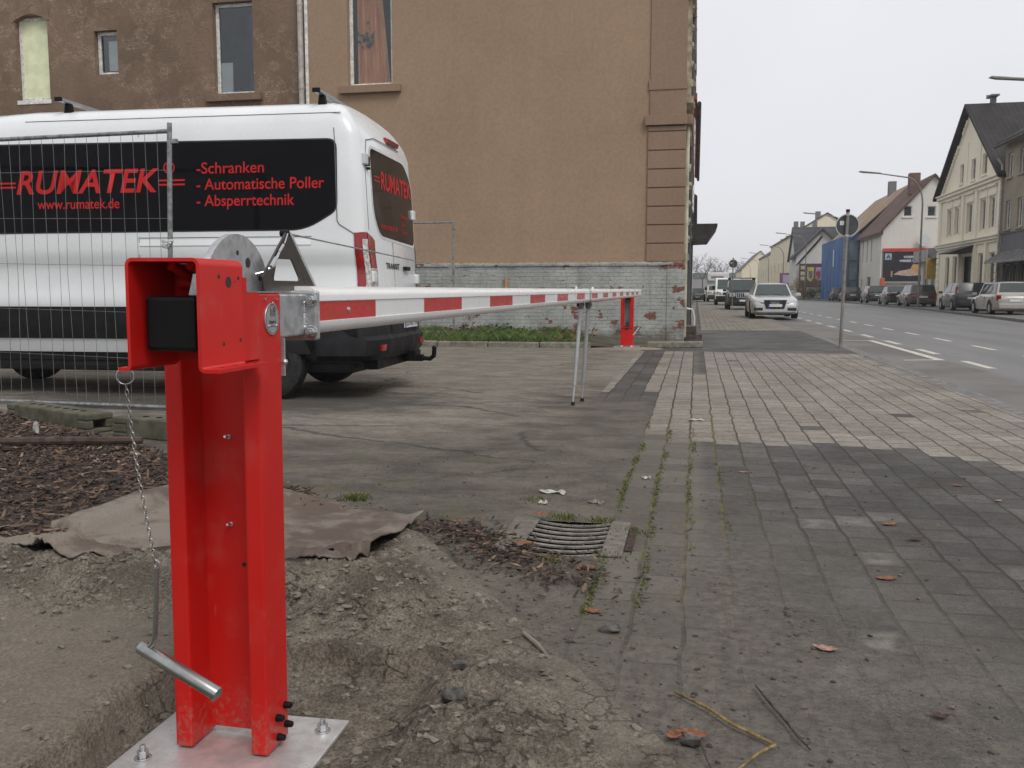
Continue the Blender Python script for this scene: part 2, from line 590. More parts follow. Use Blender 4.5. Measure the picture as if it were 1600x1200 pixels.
    wide = g.m('MULTIPLY', g.m('SUBTRACT', 1.0, g.ss(dx, 0.004, 0.02)), g.m('MULTIPLY', mossy, g.ss(g.noise(P, 5, 3), 0.46, 0.6)))
    base = g.mix(g.m('MULTIPLY', joint, 0.86), base, jc)
    base = g.mix(g.m('MULTIPLY', wide, 0.75), base, (0.10, 0.088, 0.022))
    # soil washed over the near left corner
    d1 = g.m('ADD', g.m('MULTIPLY', X, 0.80), g.m('MULTIPLY', Y, 0.42))
    nn = g.m('MULTIPLY', g.m('SUBTRACT', g.noise(P, 1.7, 5, 0.6), 0.5), 2.0)
    soil = g.m('SUBTRACT', 1.0, g.ss(g.m('ADD', d1, g.m('MULTIPLY', nn, 0.7)), 1.45, 2.45))
    soil2 = g.m('SUBTRACT', 1.0, g.ss(g.m('ADD', g.m('ADD', X, g.m('MULTIPLY', nn, 0.4)), 0.0), -0.30, 0.28))
    soil2 = g.m('MULTIPLY', soil2, g.m('SUBTRACT', 1.0, g.ss(g.m('ADD', Y, nn), 6.6, 8.4)))
    strip = g.m('MULTIPLY', g.ss(X, -0.40, -0.33), g.m('SUBTRACT', 1.0, g.ss(X, 0.02, 0.10)))
    soil = g.m('MAXIMUM', soil, g.m('MULTIPLY', soil2, 0.6))
    soil = g.m('MULTIPLY', soil, g.m('SUBTRACT', 1.0, g.m('MULTIPLY', g.m('MULTIPLY', strip, g.ss(Y, 2.3, 2.9)), 0.5)))
    base = g.mix(g.m('MULTIPLY', strip, g.m('MULTIPLY', g.m('SUBTRACT', 1.0, light), 0.6)), base, g.mul(g.mix(h, (0.105, 0.092, 0.075), (0.175, 0.155, 0.127)), g.ss(speck, 0.34, 0.68, 0.7, 1.3)))
    base = g.mix(g.m('MULTIPLY', g.m('MULTIPLY', joint, strip), 0.8), base, jc)
    sn = g.noise(P, 24, 5, 0.7)
    soilc = g.mix(g.ss(sn, 0.35, 0.66), (0.074, 0.064, 0.053), (0.142, 0.125, 0.103))
    film = g.mix(g.ss(sn, 0.3, 0.7), (0.078, 0.069, 0.058), (0.136, 0.121, 0.101))
    film = g.mul(film, g.ss(speck, 0.34, 0.68, 0.68, 1.34))
    film = g.mul(film, g.ss(g.noise(P, 70, 3, 0.8), 0.33, 0.67, 0.68, 1.32))
    film = g.mix(g.ss(g.noise(P, 1.9, 5, 0.65), 0.44, 0.60, 0, 0.75), film, g.mul(film, 0.66))
    film = g.mix(g.ss(g.noise(P, 3.3, 5, 0.65), 0.52, 0.64, 0, 0.55), film, (0.158, 0.138, 0.108))
    soilc = g.mix(g.ss(g.m('ADD', X, g.m('MULTIPLY', nn, 0.25)), 0.1, 0.5), soilc, film)
    grit = g.ss(g.noise(P, 95, 3, 0.7), 0.60, 0.66)
    soilc = g.mix(g.m('MULTIPLY', grit, 0.6), soilc, (0.21, 0.19, 0.16))
    soilc = g.mix(g.m('MULTIPLY', g.ss(g.noise(P, 70, 4, 0.75), 0.58, 0.66), 0.6), soilc, (0.042, 0.036, 0.03))
    cover = g.m('MULTIPLY', soil, g.ss(g.noise(P, 7, 5, 0.65), 0.30, 0.62, 0.55, 0.97))
    base = g.mix(cover, base, soilc)
    # pale worn spots where single blocks show through the film of dirt
    worn = g.m('MULTIPLY', g.m('GREATER_THAN', h, 0.80), g.ss(g.noise(P, 6, 2), 0.45, 0.62))
    worn = g.m('MULTIPLY', worn, g.m('MULTIPLY', g.m('SUBTRACT', 1.0, g.ss(Y, 3.6, 5.5)), g.ss(X, 0.3, 0.6)))
    worn = g.m('MULTIPLY', worn, g.m('MULTIPLY', g.ss(g.m('MINIMUM', dx, dy), 0.005, 0.06), g.ss(g.noise(P, 13, 4, 0.7), 0.3, 0.6)))
    base = g.mix(g.m('MULTIPLY', worn, 0.8), base, g.mul((0.215, 0.20, 0.172), g.ss(speck, 0.34, 0.68, 0.7, 1.3)))
    # the old tarred edge of the drive between the yard and the first blocks
    y2 = g.noise(g.scale(P, (0.8, 1.2, 1)), 2.6, 6, 0.68, 0.3)
    tar = g.mix(g.ss(y2, 0.35, 0.65), (0.072, 0.063, 0.051), (0.122, 0.107, 0.087))
    tar = g.mul(tar, g.m('MULTIPLY', g.ss(g.noise(P, 60, 4, 0.8), 0.32, 0.68, 0.70, 1.30), g.ss(g.noise(P, 14, 4, 0.7), 0.32, 0.68, 0.84, 1.16)))
    tm = g.m('MULTIPLY', g.m('SUBTRACT', 1.0, g.ss(g.m('ADD', X, g.m('MULTIPLY', nn, 0.06)), -0.46, -0.33)), g.m('SUBTRACT', 1.0, g.ss(g.m('ADD', Y, g.m('MULTIPLY', nn, 0.5)), 8.3, 9.6)))
    base = g.mix(tm, base, tar)
    ac = g.mix(g.ss(nfar, 0.35, 0.65), (0.058, 0.056, 0.054), (0.10, 0.097, 0.092))
    ac = g.mul(ac, g.ss(speck, 0.3, 0.7, 0.75, 1.25))
    base = g.mix(asph, base, ac)
    jvis = g.m('MULTIPLY', g.m('SUBTRACT', 1.0, g.m('MAXIMUM', tm, g.m('MULTIPLY', cover, 0.85))), g.m('SUBTRACT', 1.0, asph))
    hgt = g.m('SUBTRACT', g.m('MULTIPLY', g.m('SUBTRACT', h, 0.5), 0.25), g.m('MULTIPLY', joint, jvis))
    hgt = g.m('ADD', hgt, g.m('MULTIPLY', speck, 0.22))
    hgt = g.m('ADD', hgt, g.m('MULTIPLY', g.m('MULTIPLY', cover, sn), 0.9))
    rough = g.ss(g.noise(P, 2.4, 4), 0.3, 0.7, 0.66, 0.9)
    return g.out(base, rough, hgt, 0.75, 0.006, spec=0.35)


def yard_mat():
    g = G('yard_concrete')
    P = g.pos()
    X, Y, Z = g.sep(P)
    n1 = g.noise(g.scale(P, (0.8, 1.1, 1)), 0.9, 6, 0.62, 0.4)
    n2 = g.noise(g.scale(P, (0.8, 1.2, 1)), 2.6, 6, 0.68, 0.3)
    n3 = g.noise(P, 60, 4, 0.8)
    lightness = g.m('ADD', g.m('MULTIPLY', g.m('SUBTRACT', Y, 6.35), 1.3), g.m('MULTIPLY', g.m('SUBTRACT', n1, 0.5), 3.4))
    lt = g.ss(lightness, -0.7, 0.9)
    # the damp strip beside the paving stays dark
    damp = g.m('SUBTRACT', 1.0, g.ss(g.m('ADD', g.m('MULTIPLY', g.m('SUBTRACT', -1.0, X), 1.0), g.m('MULTIPLY', g.m('SUBTRACT', n2, 0.5), 1.3)), 0.0, 0.75))
    damp = g.m('MULTIPLY', damp, g.m('SUBTRACT', 1.0, g.ss(Y, 9.0, 12.0)))
    lt = g.m('MULTIPLY', lt, g.m('SUBTRACT', 1.0, damp))
    dark = g.mix(g.ss(n2, 0.35, 0.65), (0.072, 0.063, 0.051), (0.122, 0.107, 0.087))
    light = g.mix(g.ss(n2, 0.3, 0.7), (0.138, 0.122, 0.100), (0.220, 0.198, 0.165))
    c = g.mix(lt, dark, light)
    oil = g.ss(g.noise(g.scale(P, (0.8, 2.0, 1)), 1.1, 4, 0.6), 0.62, 0.72)
    c = g.mix(g.m('MULTIPLY', oil, 0.6), c, (0.055, 0.05, 0.046))
    # the van's soft shadow painted in as a dark patch, along with oil and damp
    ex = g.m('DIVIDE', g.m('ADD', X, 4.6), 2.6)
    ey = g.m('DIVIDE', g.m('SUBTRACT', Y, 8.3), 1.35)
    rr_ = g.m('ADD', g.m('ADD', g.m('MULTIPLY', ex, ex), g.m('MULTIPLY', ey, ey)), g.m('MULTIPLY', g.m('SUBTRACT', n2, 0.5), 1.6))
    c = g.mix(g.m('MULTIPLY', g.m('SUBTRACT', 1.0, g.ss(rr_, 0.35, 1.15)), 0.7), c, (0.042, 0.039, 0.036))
    c = g.mul(c, g.ss(n3, 0.32, 0.68, 0.70, 1.30))
    c = g.mul(c, g.ss(g.noise(P, 14, 4, 0.7), 0.32, 0.68, 0.84, 1.16))
    mossn = g.m('MULTIPLY', g.ss(g.noise(P, 3.2, 5, 0.65), 0.54, 0.66), g.m('SUBTRACT', 1.0, g.ss(Y, 5.0, 7.0)))
    c = g.mix(g.m('MULTIPLY', mossn, 0.55), c, (0.085, 0.085, 0.04))
    cr = g.voro(g.m('ADD', 0, 0) if False else g.comb(g.m('ADD', g.m('MULTIPLY', X, 0.35), g.m('MULTIPLY', n1, 0.35)), g.m('ADD', g.m('MULTIPLY', Y, 0.55), g.m('MULTIPLY', n2, 0.2))), 1.0, 'DISTANCE_TO_EDGE')
    crack = g.m('SUBTRACT', 1.0, g.ss(cr, 0.002, 0.009))
    crack = g.m('MULTIPLY', crack, g.ss(n1, 0.4, 0.55))
    c = g.mix(g.m('MULTIPLY', crack, 0.75), c, (0.035, 0.032, 0.028))
    hg = g.m('ADD', g.m('MULTIPLY', n3, 0.4), g.m('ADD', g.m('MULTIPLY', n2, 0.5), g.m('MULTIPLY', crack, -0.8)))
    rough = g.ss(n2, 0.3, 0.7, 0.92, 0.68)
    return g.out(c, rough, hg, 0.5, 0.008, spec=0.35)


def road_mat():
    g = G('road_asphalt')
    P = g.pos()
    X, Y, Z = g.sep(P)
    n1 = g.noise(g.scale(P, (1.2, 0.12, 1)), 1.0, 4)
    n2 = g.noise(P, 150, 2, 0.8)
    n3 = g.noise(P, 0.35, 4)
    c = g.mix(g.ss(n1, 0.3, 0.7), (0.150, 0.148, 0.147), (0.185, 0.182, 0.180))
    near = g.m('SUBTRACT', 1.0, g.ss(g.m('ADD', X, g.m('MULTIPLY', g.m('SUBTRACT', n3, 0.5), 0.5)), 3.95, 4.1))
    c = g.mix(near, c, g.mix(g.ss(n3, 0.4, 0.6), (0.115, 0.107, 0.100), (0.165, 0.155, 0.145)))
    c = g.mul(c, g.ss(n2, 0.3, 0.7, 0.85, 1.15))
    st = g.ss(g.noise(g.scale(P, (1.5, 0.5, 1)), 1.3, 4), 0.64, 0.70)
    c = g.mix(g.m('MULTIPLY', st, 0.5), c, (0.075, 0.072, 0.07))
    return g.out(c, 0.72, n2, 0.25, 0.006, spec=0.4)


def soil_mat():
    g = G('sandy_soil')
    P = g.pos()
    X, Y, Z = g.sep(P)
    n1 = g.noise(P, 4.5, 6, 0.68)
    n2 = g.noise(P, 42, 5, 0.72)
    n3 = g.noise(P, 105, 4, 0.8)
    c = g.mix(g.ss(n1, 0.38, 0.62), (0.088, 0.074, 0.058), (0.172, 0.149, 0.118))
    c = g.mix(g.m('MULTIPLY', g.ss(n2, 0.54, 0.66), 0.7), c, (0.066, 0.056, 0.045))
    c = g.mix(g.m('MULTIPLY', g.ss(g.noise(P, 11, 4, 0.6), 0.56, 0.68), 0.5), c, (0.215, 0.190, 0.152))
    c = g.mul(c, g.ss(n3, 0.34, 0.66, 0.55, 1.45))
    c = g.mix(g.m('MULTIPLY', g.ss(g.noise(P, 85, 4, 0.75), 0.585, 0.64), 0.7), c, (0.048, 0.040, 0.032))
    c = g.mix(g.m('MULTIPLY', g.ss(g.noise(P, 120, 3, 0.75), 0.63, 0.68), 0.6), c, (0.29, 0.265, 0.225))
    crk = g.m('SUBTRACT', 1.0, g.ss(g.voro(g.comb(g.m('ADD', X, g.m('MULTIPLY', n2, 0.06)), g.m('ADD', Y, g.m('MULTIPLY', n1, 0.05)), Z), 13.0, 'DISTANCE_TO_EDGE'), 0.004, 0.045))
    crk = g.m('MULTIPLY', crk, g.ss(g.noise(P, 3.1, 4), 0.50, 0.60))
    # trodden sand left of the pit
    sand = g.m('MULTIPLY', g.m('SUBTRACT', 1.0, g.ss(g.m('ADD', X, g.m('MULTIPLY', g.m('SUBTRACT', n1, 0.5), 0.5)), -1.52, -1.36)), g.m('SUBTRACT', 1.0, g.ss(g.m('ADD', Y, g.m('MULTIPLY', g.m('SUBTRACT', n1, 0.5), 0.6)), 2.45, 2.75)))
    crk = g.m('MULTIPLY', crk, g.m('SUBTRACT', 1.0, sand))
    c = g.mix(g.m('MULTIPLY', crk, 0.65), c, (0.035, 0.029, 0.023))
    c = g.mix(g.m('MULTIPLY', sand, 0.72), c, g.mul((0.180, 0.156, 0.124), g.ss(n3, 0.34, 0.66, 0.82, 1.18)))
    moss = g.m('MULTIPLY', g.ss(g.noise(P, 2.0, 3), 0.58, 0.68), 0.3)
    c = g.mix(moss, c, (0.10, 0.105, 0.055))
    # the kerb stone along the paving is a little smoother and paler
    k = g.m('ADD', g.m('MULTIPLY', g.m('ADD', X, 1.16), 0.833), g.m('MULTIPLY', g.m('SUBTRACT', Y, 3.7), 0.553))
    edge = g.m('MULTIPLY', g.ss(k, -0.15, -0.11), g.ss(n1, 0.30, 0.45))
    c = g.mix(g.m('MULTIPLY', edge, 0.55), c, g.mul((0.165, 0.149, 0.122), g.ss(n3, 0.3, 0.7, 0.8, 1.2)))
    h = g.m('SUBTRACT', g.m('ADD', g.m('MULTIPLY', n2, 1.0), g.m('MULTIPLY', n3, 0.35)), crk)
    return g.out(c, 0.95, h, 0.8, 0.009, spec=0.2)


def brick_mat():
    g = G('painted_brick')
    P = g.pos()
    X, Y, Z = g.sep(P)
    # the longer of the two horizontal axes runs along the courses
    v = g.comb(g.m('ADD', g.m('ADD', X, Y), g.m('MULTIPLY', g.m('SUBTRACT', g.noise(P, 4.0, 3), 0.5), 0.05)), g.m('ADD', Z, g.m('ADD', g.m('MULTIPLY', g.m('SUBTRACT', g.noise(P, 1.2, 2), 0.5), 0.03), g.m('MULTIPLY', g.m('SUBTRACT', g.noise(P, 9.0, 3), 0.5), 0.018))), 0.0)
    b = g.n('ShaderNodeTexBrick')
    g.put(b.inputs['Vector'], v)
    b.inputs['Scale'].default_value = 1.0
    b.inputs['Brick Width'].default_value = 0.25
    b.inputs['Row Height'].default_value = 0.077
    b.inputs['Mortar Size'].default_value = 0.010
    b.inputs['Mortar Smooth'].default_value = 0.3
    b.inputs['Color1'].default_value = (0, 0, 0, 1)
    b.inputs['Color2'].default_value = (1, 1, 1, 1)
    mort = b.outputs['Fac']
    n1 = g.noise(P, 2.2, 6, 0.65)
    n2 = g.noise(P, 22, 5, 0.7)
    paint = g.mix(g.ss(n1, 0.3, 0.7), (0.285, 0.300, 0.282), (0.405, 0.420, 0.395))
    paint = g.mul(paint, g.ss(n2, 0.3, 0.7, 0.86, 1.12))
    brick = g.mix(g.ss(n2, 0.3, 0.7), (0.13, 0.055, 0.04), (0.24, 0.105, 0.075))
    brick = g.mix(g.m('MULTIPLY', g.ss(g.noise(P, 5, 3), 0.55, 0.7), 0.5), brick, (0.30, 0.27, 0.22))
    low = g.m('SUBTRACT', 1.0, g.ss(Z, 0.0, 0.75))
    edgeX = g.m('MULTIPLY', g.ss(X, -0.62, -0.35), 0.055)
    peel = g.m('ADD', g.noise(g.scale(P, (1, 1, 1.8)), 2.6, 6, 0.62), g.m('ADD', g.m('MULTIPLY', low, 0.03), edgeX))
    peel = g.ss(g.m('ADD', peel, g.m('MULTIPLY', g.m('SUBTRACT', g.wn(g.comb(g.m('FLOOR', g.m('DIVIDE', g.m('ADD', X, Y), 0.125)), g.m('FLOOR', g.m('DIVIDE', Z, 0.077)), 1.0)), 0.5), 0.06)), 0.618, 0.638)
    jl = g.m('MULTIPLY', mort, g.ss(g.noise(g.scale(P, (1, 1, 2.2)), 3.4, 5, 0.75), 0.44, 0.66))
    c = g.mix(peel, paint, brick)
    c = g.mix(g.m('MULTIPLY', jl, 0.5), c, (0.10, 0.10, 0.09))
    spot = g.ss(g.noise(g.scale(P, (1, 1, 2.6)), 7.0, 5, 0.7), 0.62, 0.70)
    c = g.mix(g.m('MULTIPLY', spot, 0.6), c, (0.10, 0.095, 0.08))
    # damp, mossy foot
    wet = g.m('SUBTRACT', 1.0, g.ss(g.m('ADD', Z, g.m('MULTIPLY', g.m('SUBTRACT', n1, 0.5), 0.9)), 0.05, 0.42))
    c = g.mix(g.m('MULTIPLY', wet, 0.75), c, (0.105, 0.090, 0.060))
    drip = g.ss(g.noise(g.scale(P, (4, 4, 0.5)), 1.0, 4), 0.58, 0.72)
    c = g.mix(g.m('MULTIPLY', drip, 0.25), c, (0.13, 0.13, 0.115))
    h = g.m('SUBTRACT', g.m('ADD', g.m('MULTIPLY', n2, 0.35), g.m('MULTIPLY', g.m('SUBTRACT', 1.0, peel), 0.5)), mort)
    return g.out(c, 0.8, h, 0.7, 0.012, spec=0.3)


def render_mat(name, c1, c2, scratch=0.0, rough=0.9, bs=0.25):
    g = G(name)
    P = g.pos()
    n1 = g.noise(P, 0.55, 5, 0.6)
    n2 = g.noise(P, 14, 4, 0.65)
    c = g.mix(g.ss(n1, 0.32, 0.68), c2, c1)
    c = g.mul(c, g.ss(n2, 0.3, 0.7, 0.93, 1.07))
    # rain streaks and old damp marks
    run = g.noise(g.scale(P, (2.2, 2.2, 0.16)), 1.4, 5, 0.65)
    c = g.mul(c, g.ss(run, 0.45, 0.75, 1.0, 0.95))
    h = n2
    if scratch:
        w = g.comb(g.m('ADD', g.sep(P)[0], g.m('MULTIPLY', g.noise(P, 1.5, 3), 2.0)), g.sep(P)[2], 0.0)
        s1 = g.noise(g.scale(w, (9, 2.2, 1)), 1.6, 2, 0.6, 1.2)
        l1 = g.m('SUBTRACT', 1.0, g.ss(g.m('ABSOLUTE', g.m('SUBTRACT', s1, 0.5)), 0.005, 0.02))
        s2 = g.noise(g.scale(P, (3.0, 3.0, 11)), 1.2, 2, 0.6, 2.0)
        l1 = g.m('MAXIMUM', l1, g.m('SUBTRACT', 1.0, g.ss(g.m('ABSOLUTE', g.m('SUBTRACT', s2, 0.52)), 0.002, 0.010)))
        msk = g.m('MULTIPLY', g.ss(g.noise(P, 0.75, 4), 0.42, 0.54), g.ss(g.noise(P, 3.1, 4), 0.45, 0.56))
        c = g.mix(g.m('MULTIPLY', g.m('MULTIPLY', l1, msk), scratch), c, (0.46, 0.37, 0.28))
        blot = g.ss(g.noise(P, 2.4, 6, 0.72), 0.57, 0.70)
        c = g.mix(g.m('MULTIPLY', blot, 0.4), c, tuple(x * 0.6 for x in c2))
        pale = g.ss(g.noise(P, 5.5, 6, 0.75), 0.62, 0.70)
        c = g.mix(g.m('MULTIPLY', pale, 0.12), c, (0.30, 0.25, 0.19))
        h = g.m('ADD', n2, g.m('MULTIPLY', s1, 1.5))
    return g.out(c, rough, h, bs, 0.01, spec=0.25)


def tile_mat(name, c1, c2, row=0.34, colw=0.30, axis='x'):
    g = G(name)
    P = g.pos()
    X, Y, Z = g.sep(P)
    u = X if axis == 'x' else Y
    a = g.m('FRACT', g.m('DIVIDE', g.m('ADD', Z, g.m('MULTIPLY', g.m('SINE', g.m('MULTIPLY', u, 2 * math.pi / colw)), 0.03)), row))
    b = g.m('FRACT', g.m('DIVIDE', u, colw))
    hsh = g.wn(g.comb(g.m('FLOOR', g.m('DIVIDE', Z, row)), g.m('FLOOR', g.m('DIVIDE', u, colw)), 2.0))
    c = g.mix(hsh, c1, c2)
    c = g.mul(c, g.ss(g.noise(P, 0.5, 4), 0.3, 0.7, 0.75, 1.2))
    h = g.m('ADD', a, g.m('MULTIPLY', g.m('ABSOLUTE', g.m('SUBTRACT', b, 0.5)), 1.2))
    c = g.mix(g.m('MULTIPLY', g.m('LESS_THAN', a, 0.10), 0.6), c, tuple(x * 0.35 for x in c1))
    return g.out(c, 0.75, h, 0.8, 0.04, spec=0.3)


def mat_cloth():
    g = G('soaked_felt')
    P = g.pos()
    n1 = g.noise(P, 3.6, 6, 0.65)
    n2 = g.noise(P, 130, 3, 0.7)
    X, Y, Z = g.sep(P)
    wet = g.ss(g.m('ADD', n1, g.m('MULTIPLY', g.m('ADD', X, 1.9), 0.10)), 0.42, 0.60)
    c = g.mix(wet, (0.205, 0.177, 0.149), (0.115, 0.087, 0.069))
    c = g.mix(g.m('MULTIPLY', g.ss(g.noise(P, 8, 5), 0.58, 0.7), 0.5), c, (0.26, 0.225, 0.18))
    c = g.mul(c, g.ss(n2, 0.3, 0.7, 0.86, 1.14))
    return g.out(c, g.ss(wet, 0, 1, 0.95, 0.7), n2, 0.5, 0.003, spec=0.25)


PAVE = paving_mat()
YARD = yard_mat()
ROAD = road_mat()
SOIL = soil_mat()
BRICK = brick_mat()
BROWN = render_mat('smooth_brown_render', (0.330, 0.232, 0.158), (0.300, 0.210, 0.143), 0, bs=0.12)
BROWNQ = render_mat('brown_quoin_render', (0.272, 0.188, 0.132), (0.246, 0.170, 0.119), 0, bs=0.12)
BROWNR = render_mat('rough_brown_render', (0.205, 0.142, 0.100), (0.150, 0.103, 0.073), 0.8, bs=0.9)
CREAM = render_mat('cream_stucco', (0.86, 0.80, 0.64), (0.80, 0.745, 0.59))
CREAML = render_mat('light_cream_trim', (0.84, 0.80, 0.67), (0.78, 0.74, 0.61))
GREYH = render_mat('grimy_beige_render', (0.36, 0.32, 0.24), (0.25, 0.225, 0.18), bs=0.3)
GREYD = render_mat('dark_grey_render', (0.18, 0.18, 0.187), (0.145, 0.145, 0.15))
OFFWH = render_mat('offwhite_render', (0.70, 0.68, 0.62), (0.64, 0.62, 0.56))
PALEC = render_mat('pale_cream_render', (0.78, 0.71, 0.53), (0.70, 0.64, 0.48))
WHITEH = render_mat('white_render', (0.62, 0.62, 0.60), (0.52, 0.52, 0.50))
ROOFD = tile_mat('dark_pantiles', (0.020, 0.018, 0.018), (0.034, 0.029, 0.028), axis='x')
ROOFY = tile_mat('dark_slate_tiles', (0.040, 0.042, 0.046), (0.065, 0.067, 0.072), axis='y')
ROOFB = tile_mat('brown_pantiles', (0.085, 0.045, 0.035), (0.15, 0.085, 0.065), axis='y')
ROOFR = tile_mat('red_pantiles', (0.38, 0.09, 0.05), (0.5, 0.13, 0.08), axis='y')
BATTEN = tile_mat('bare_roof_battens', (0.27, 0.19, 0.12), (0.36, 0.26, 0.17), row=0.3, axis='y')
FELT = mat_cloth()
FLATROAD = M('far_pavement_slabs', (0.17, 0.16, 0.145), 0.85, var=0.18, scale=3, bump=0.3, bscale=30)
TERRAIN = M('open_ground', (0.10, 0.10, 0.075), 0.95, var=0.2, scale=0.2)
LINEW = M('worn_road_paint', (0.62, 0.60, 0.52), 0.7, scale=14, c2=(0.42, 0.40, 0.34), bump=0.2)
KERBM = M('kerb_stone', (0.20, 0.195, 0.185), 0.85, scale=5, c2=(0.12, 0.117, 0.11), bump=0.4, bscale=70)

# ---------------------------------------------------------------- the setting: ground, yard, paving, road
def struct(name, mb, m, **k):
    o = mb.build(name, m, **k)
    o['kind'] = 'structure'
    return o


def flat(poly, z):
    return MB().add([(x, y, z) for x, y in poly], [tuple(range(len(poly)))])


struct('ground', MB().box(-1500, 1500, -300, 2500, -1.0, -0.40), TERRAIN)
BED = [(-9.0, 8.7), (-4.55, 5.95), (-2.35, 4.62), (-1.16, 3.70), (-0.02, 2.004), (0.95, 0.56), (1.6, -0.4)]
GX = -0.98


def fn_strip(mb, x0, x1, y0, y1, z, n=1):
    mb.add([(x0, y0, z), (x1, y0, z), (x1, y1, z), (x0, y1, z)], [(0, 1, 2, 3)])


# yard: right of the planting bed, up to the kerb by the wall
yard = MB()
yard.add([(x, y, 0.0) for x, y in [(-9.0, 8.7), (-4.55, 5.95), (-2.35, 4.62), (-1.16, 3.70), (GX, 3.43), (GX, 17.0), (-30, 17.0), (-30, 8.7)]], [tuple(range(8))])
struct('yard', yard, YARD)
pv = MB()
DRX0, DRX1, DRY0, DRY1 = -0.745, -0.34, 3.56, 4.10       # the opening of the drain
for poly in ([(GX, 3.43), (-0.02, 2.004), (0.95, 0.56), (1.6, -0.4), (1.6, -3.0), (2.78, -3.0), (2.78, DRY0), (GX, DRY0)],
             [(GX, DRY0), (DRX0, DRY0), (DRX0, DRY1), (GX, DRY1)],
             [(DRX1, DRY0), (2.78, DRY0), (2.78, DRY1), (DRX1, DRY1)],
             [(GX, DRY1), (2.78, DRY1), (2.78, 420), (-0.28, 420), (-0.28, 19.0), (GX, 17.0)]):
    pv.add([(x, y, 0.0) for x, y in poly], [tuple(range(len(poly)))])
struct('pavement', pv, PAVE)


def far_kerb(Y):
    P = [(-40, 11.0), (5, 11.2), (35.5, 11.61), (56.4, 13.3), (85, 14.1), (140, 14.6), (420, 16)]
    for (a, b), (c, d) in zip(P, P[1:]):
        if Y <= c:
            return b + (d - b) * (Y - a) / (c - a)
    return 16


rd = MB()
ys = [-40, 5, 35.5, 56.4, 85, 140, 420]
rd.add([(2.93, -40, -0.05), (2.93, 420, -0.05)] + [(far_kerb(y), y, -0.05) for y in reversed(ys)], [tuple(range(2 + len(ys)))])
struct('road', rd, ROAD)
kb = MB()
rr = random.Random(4)
y = -3.0
while y < 60:
    l = 1.0
    kb.box(2.785, 2.925, y + 0.004, y + l - 0.004, -0.25, 0.002 + rr.uniform(-0.004, 0.004))
    y += l
kb.box(2.785, 2.925, 60, 420, -0.25, 0.0)
for i in range(60):
    kb.box(2.932, 3.095, -3 + i + 0.004, -2 + i - 0.004, -0.25, -0.043 + rr.uniform(-0.003, 0.003))
struct('kerb', kb, KERBM, bevel=0.01)
fk = MB()
for a, b in zip(ys, ys[1:]):
    fk.add([(far_kerb(a), a, -0.3), (far_kerb(b), b, -0.3), (far_kerb(b), b, 0.06), (far_kerb(a), a, 0.06), (far_kerb(a) + 0.16, a, 0.06), (far_kerb(b) + 0.16, b, 0.06)], [(0, 1, 2, 3), (3, 2, 5, 4)])
struct('far_kerb', fk, KERBM)
fp = MB()
fp.add([(far_kerb(y_) + 0.16, y_, 0.05) for y_ in ys] + [(60, 420, 0.05), (60, -40, 0.05)], [tuple(range(len(ys) + 2))])
struct('far_pavement', fp, FLATROAD)
mk = MB()
for k in range(40):
    y0 = 8.1 + 3.06 * k
    mk.add([(4.20, y0, -0.046), (4.34, y0, -0.046), (4.34, y0 + 1.45, -0.046), (4.20, y0 + 1.45, -0.046)], [(0, 1, 2, 3)])
    y1 = 12.6 + 3.06 * k
    mk.add([(5.60, y1, -0.046), (5.72, y1, -0.046), (5.72, y1 + 1.5, -0.046), (5.60, y1 + 1.5, -0.046)], [(0, 1, 2, 3)])
mk.add([(3.88, 15.75, -0.046), (4.03, 15.75, -0.046), (4.01, 21.9, -0.046), (3.87, 21.9, -0.046)], [(0, 1, 2, 3)])
mk.add([(3.36, 15.62, -0.046), (3.879, 15.75, -0.046), (3.879, 15.90, -0.046), (3.36, 15.74, -0.046)], [(0, 1, 2, 3)])
mk.add([(3.25, 21.75, -0.046), (3.869, 21.75, -0.046), (3.869, 21.88, -0.046), (3.25, 21.88, -0.046)], [(0, 1, 2, 3)])
mk.add([(3.36, 26.0, -0.046), (4.3, 40.9, -0.046), (4.1, 41, -0.046), (3.3, 27, -0.046)][:0], [])
struct('road_marking', mk, LINEW, normals=False)

# road manhole and gully by the kerb
mh = thing('manhole_cover', 'round iron manhole cover with concrete filling in the road', 'manhole cover', (3.72, 9.95, -0.05))
a = MB()
for r0, r1, z in ((0.39, 0.33, 0.004), (0.31, 0.27, 0.006)):
    o_ = [(3.72 + r0 * math.cos(t * math.pi / 16), 9.95 + r0 * math.sin(t * math.pi / 16), -0.045) for t in range(32)]
    i_ = [(3.72 + r1 * math.cos(t * math.pi / 16), 9.95 + r1 * math.sin(t * math.pi / 16), -0.045) for t in range(32)]
    a.ring(o_, i_, (0, 0, z))
a.build('rim', IRON, mh)
MB().cyl((3.72, 9.95, -0.049), (3.72, 9.95, -0.041), 0.268, 32).build('filling', CONC, mh)
gu = thing('kerb_gully', 'iron gully frame set in the channel beside the kerb', 'gully', (3.12, 8.55, -0.05))
MB().ring([(2.94, 8.3, -0.042), (3.36, 8.3, -0.042), (3.36, 8.8, -0.042), (2.94, 8.8, -0.042)], [(2.99, 8.35, -0.042), (3.31, 8.35, -0.042), (3.31, 8.75, -0.042), (2.99, 8.75, -0.042)], (0, 0, 0.008)).build('frame', IRON, gu)
a = MB()
for k in range(7):
    a.box(2.99, 3.31, 8.365 + k * 0.056, 8.395 + k * 0.056, -0.041, -0.036)
a.build('grate', IRON, gu)


# the soil around the new post, with the shallow pit it stands in
def seg_side(x, y, a, b):
    return (b[0] - a[0]) * (y - a[1]) - (b[1] - a[1]) * (x - a[0])


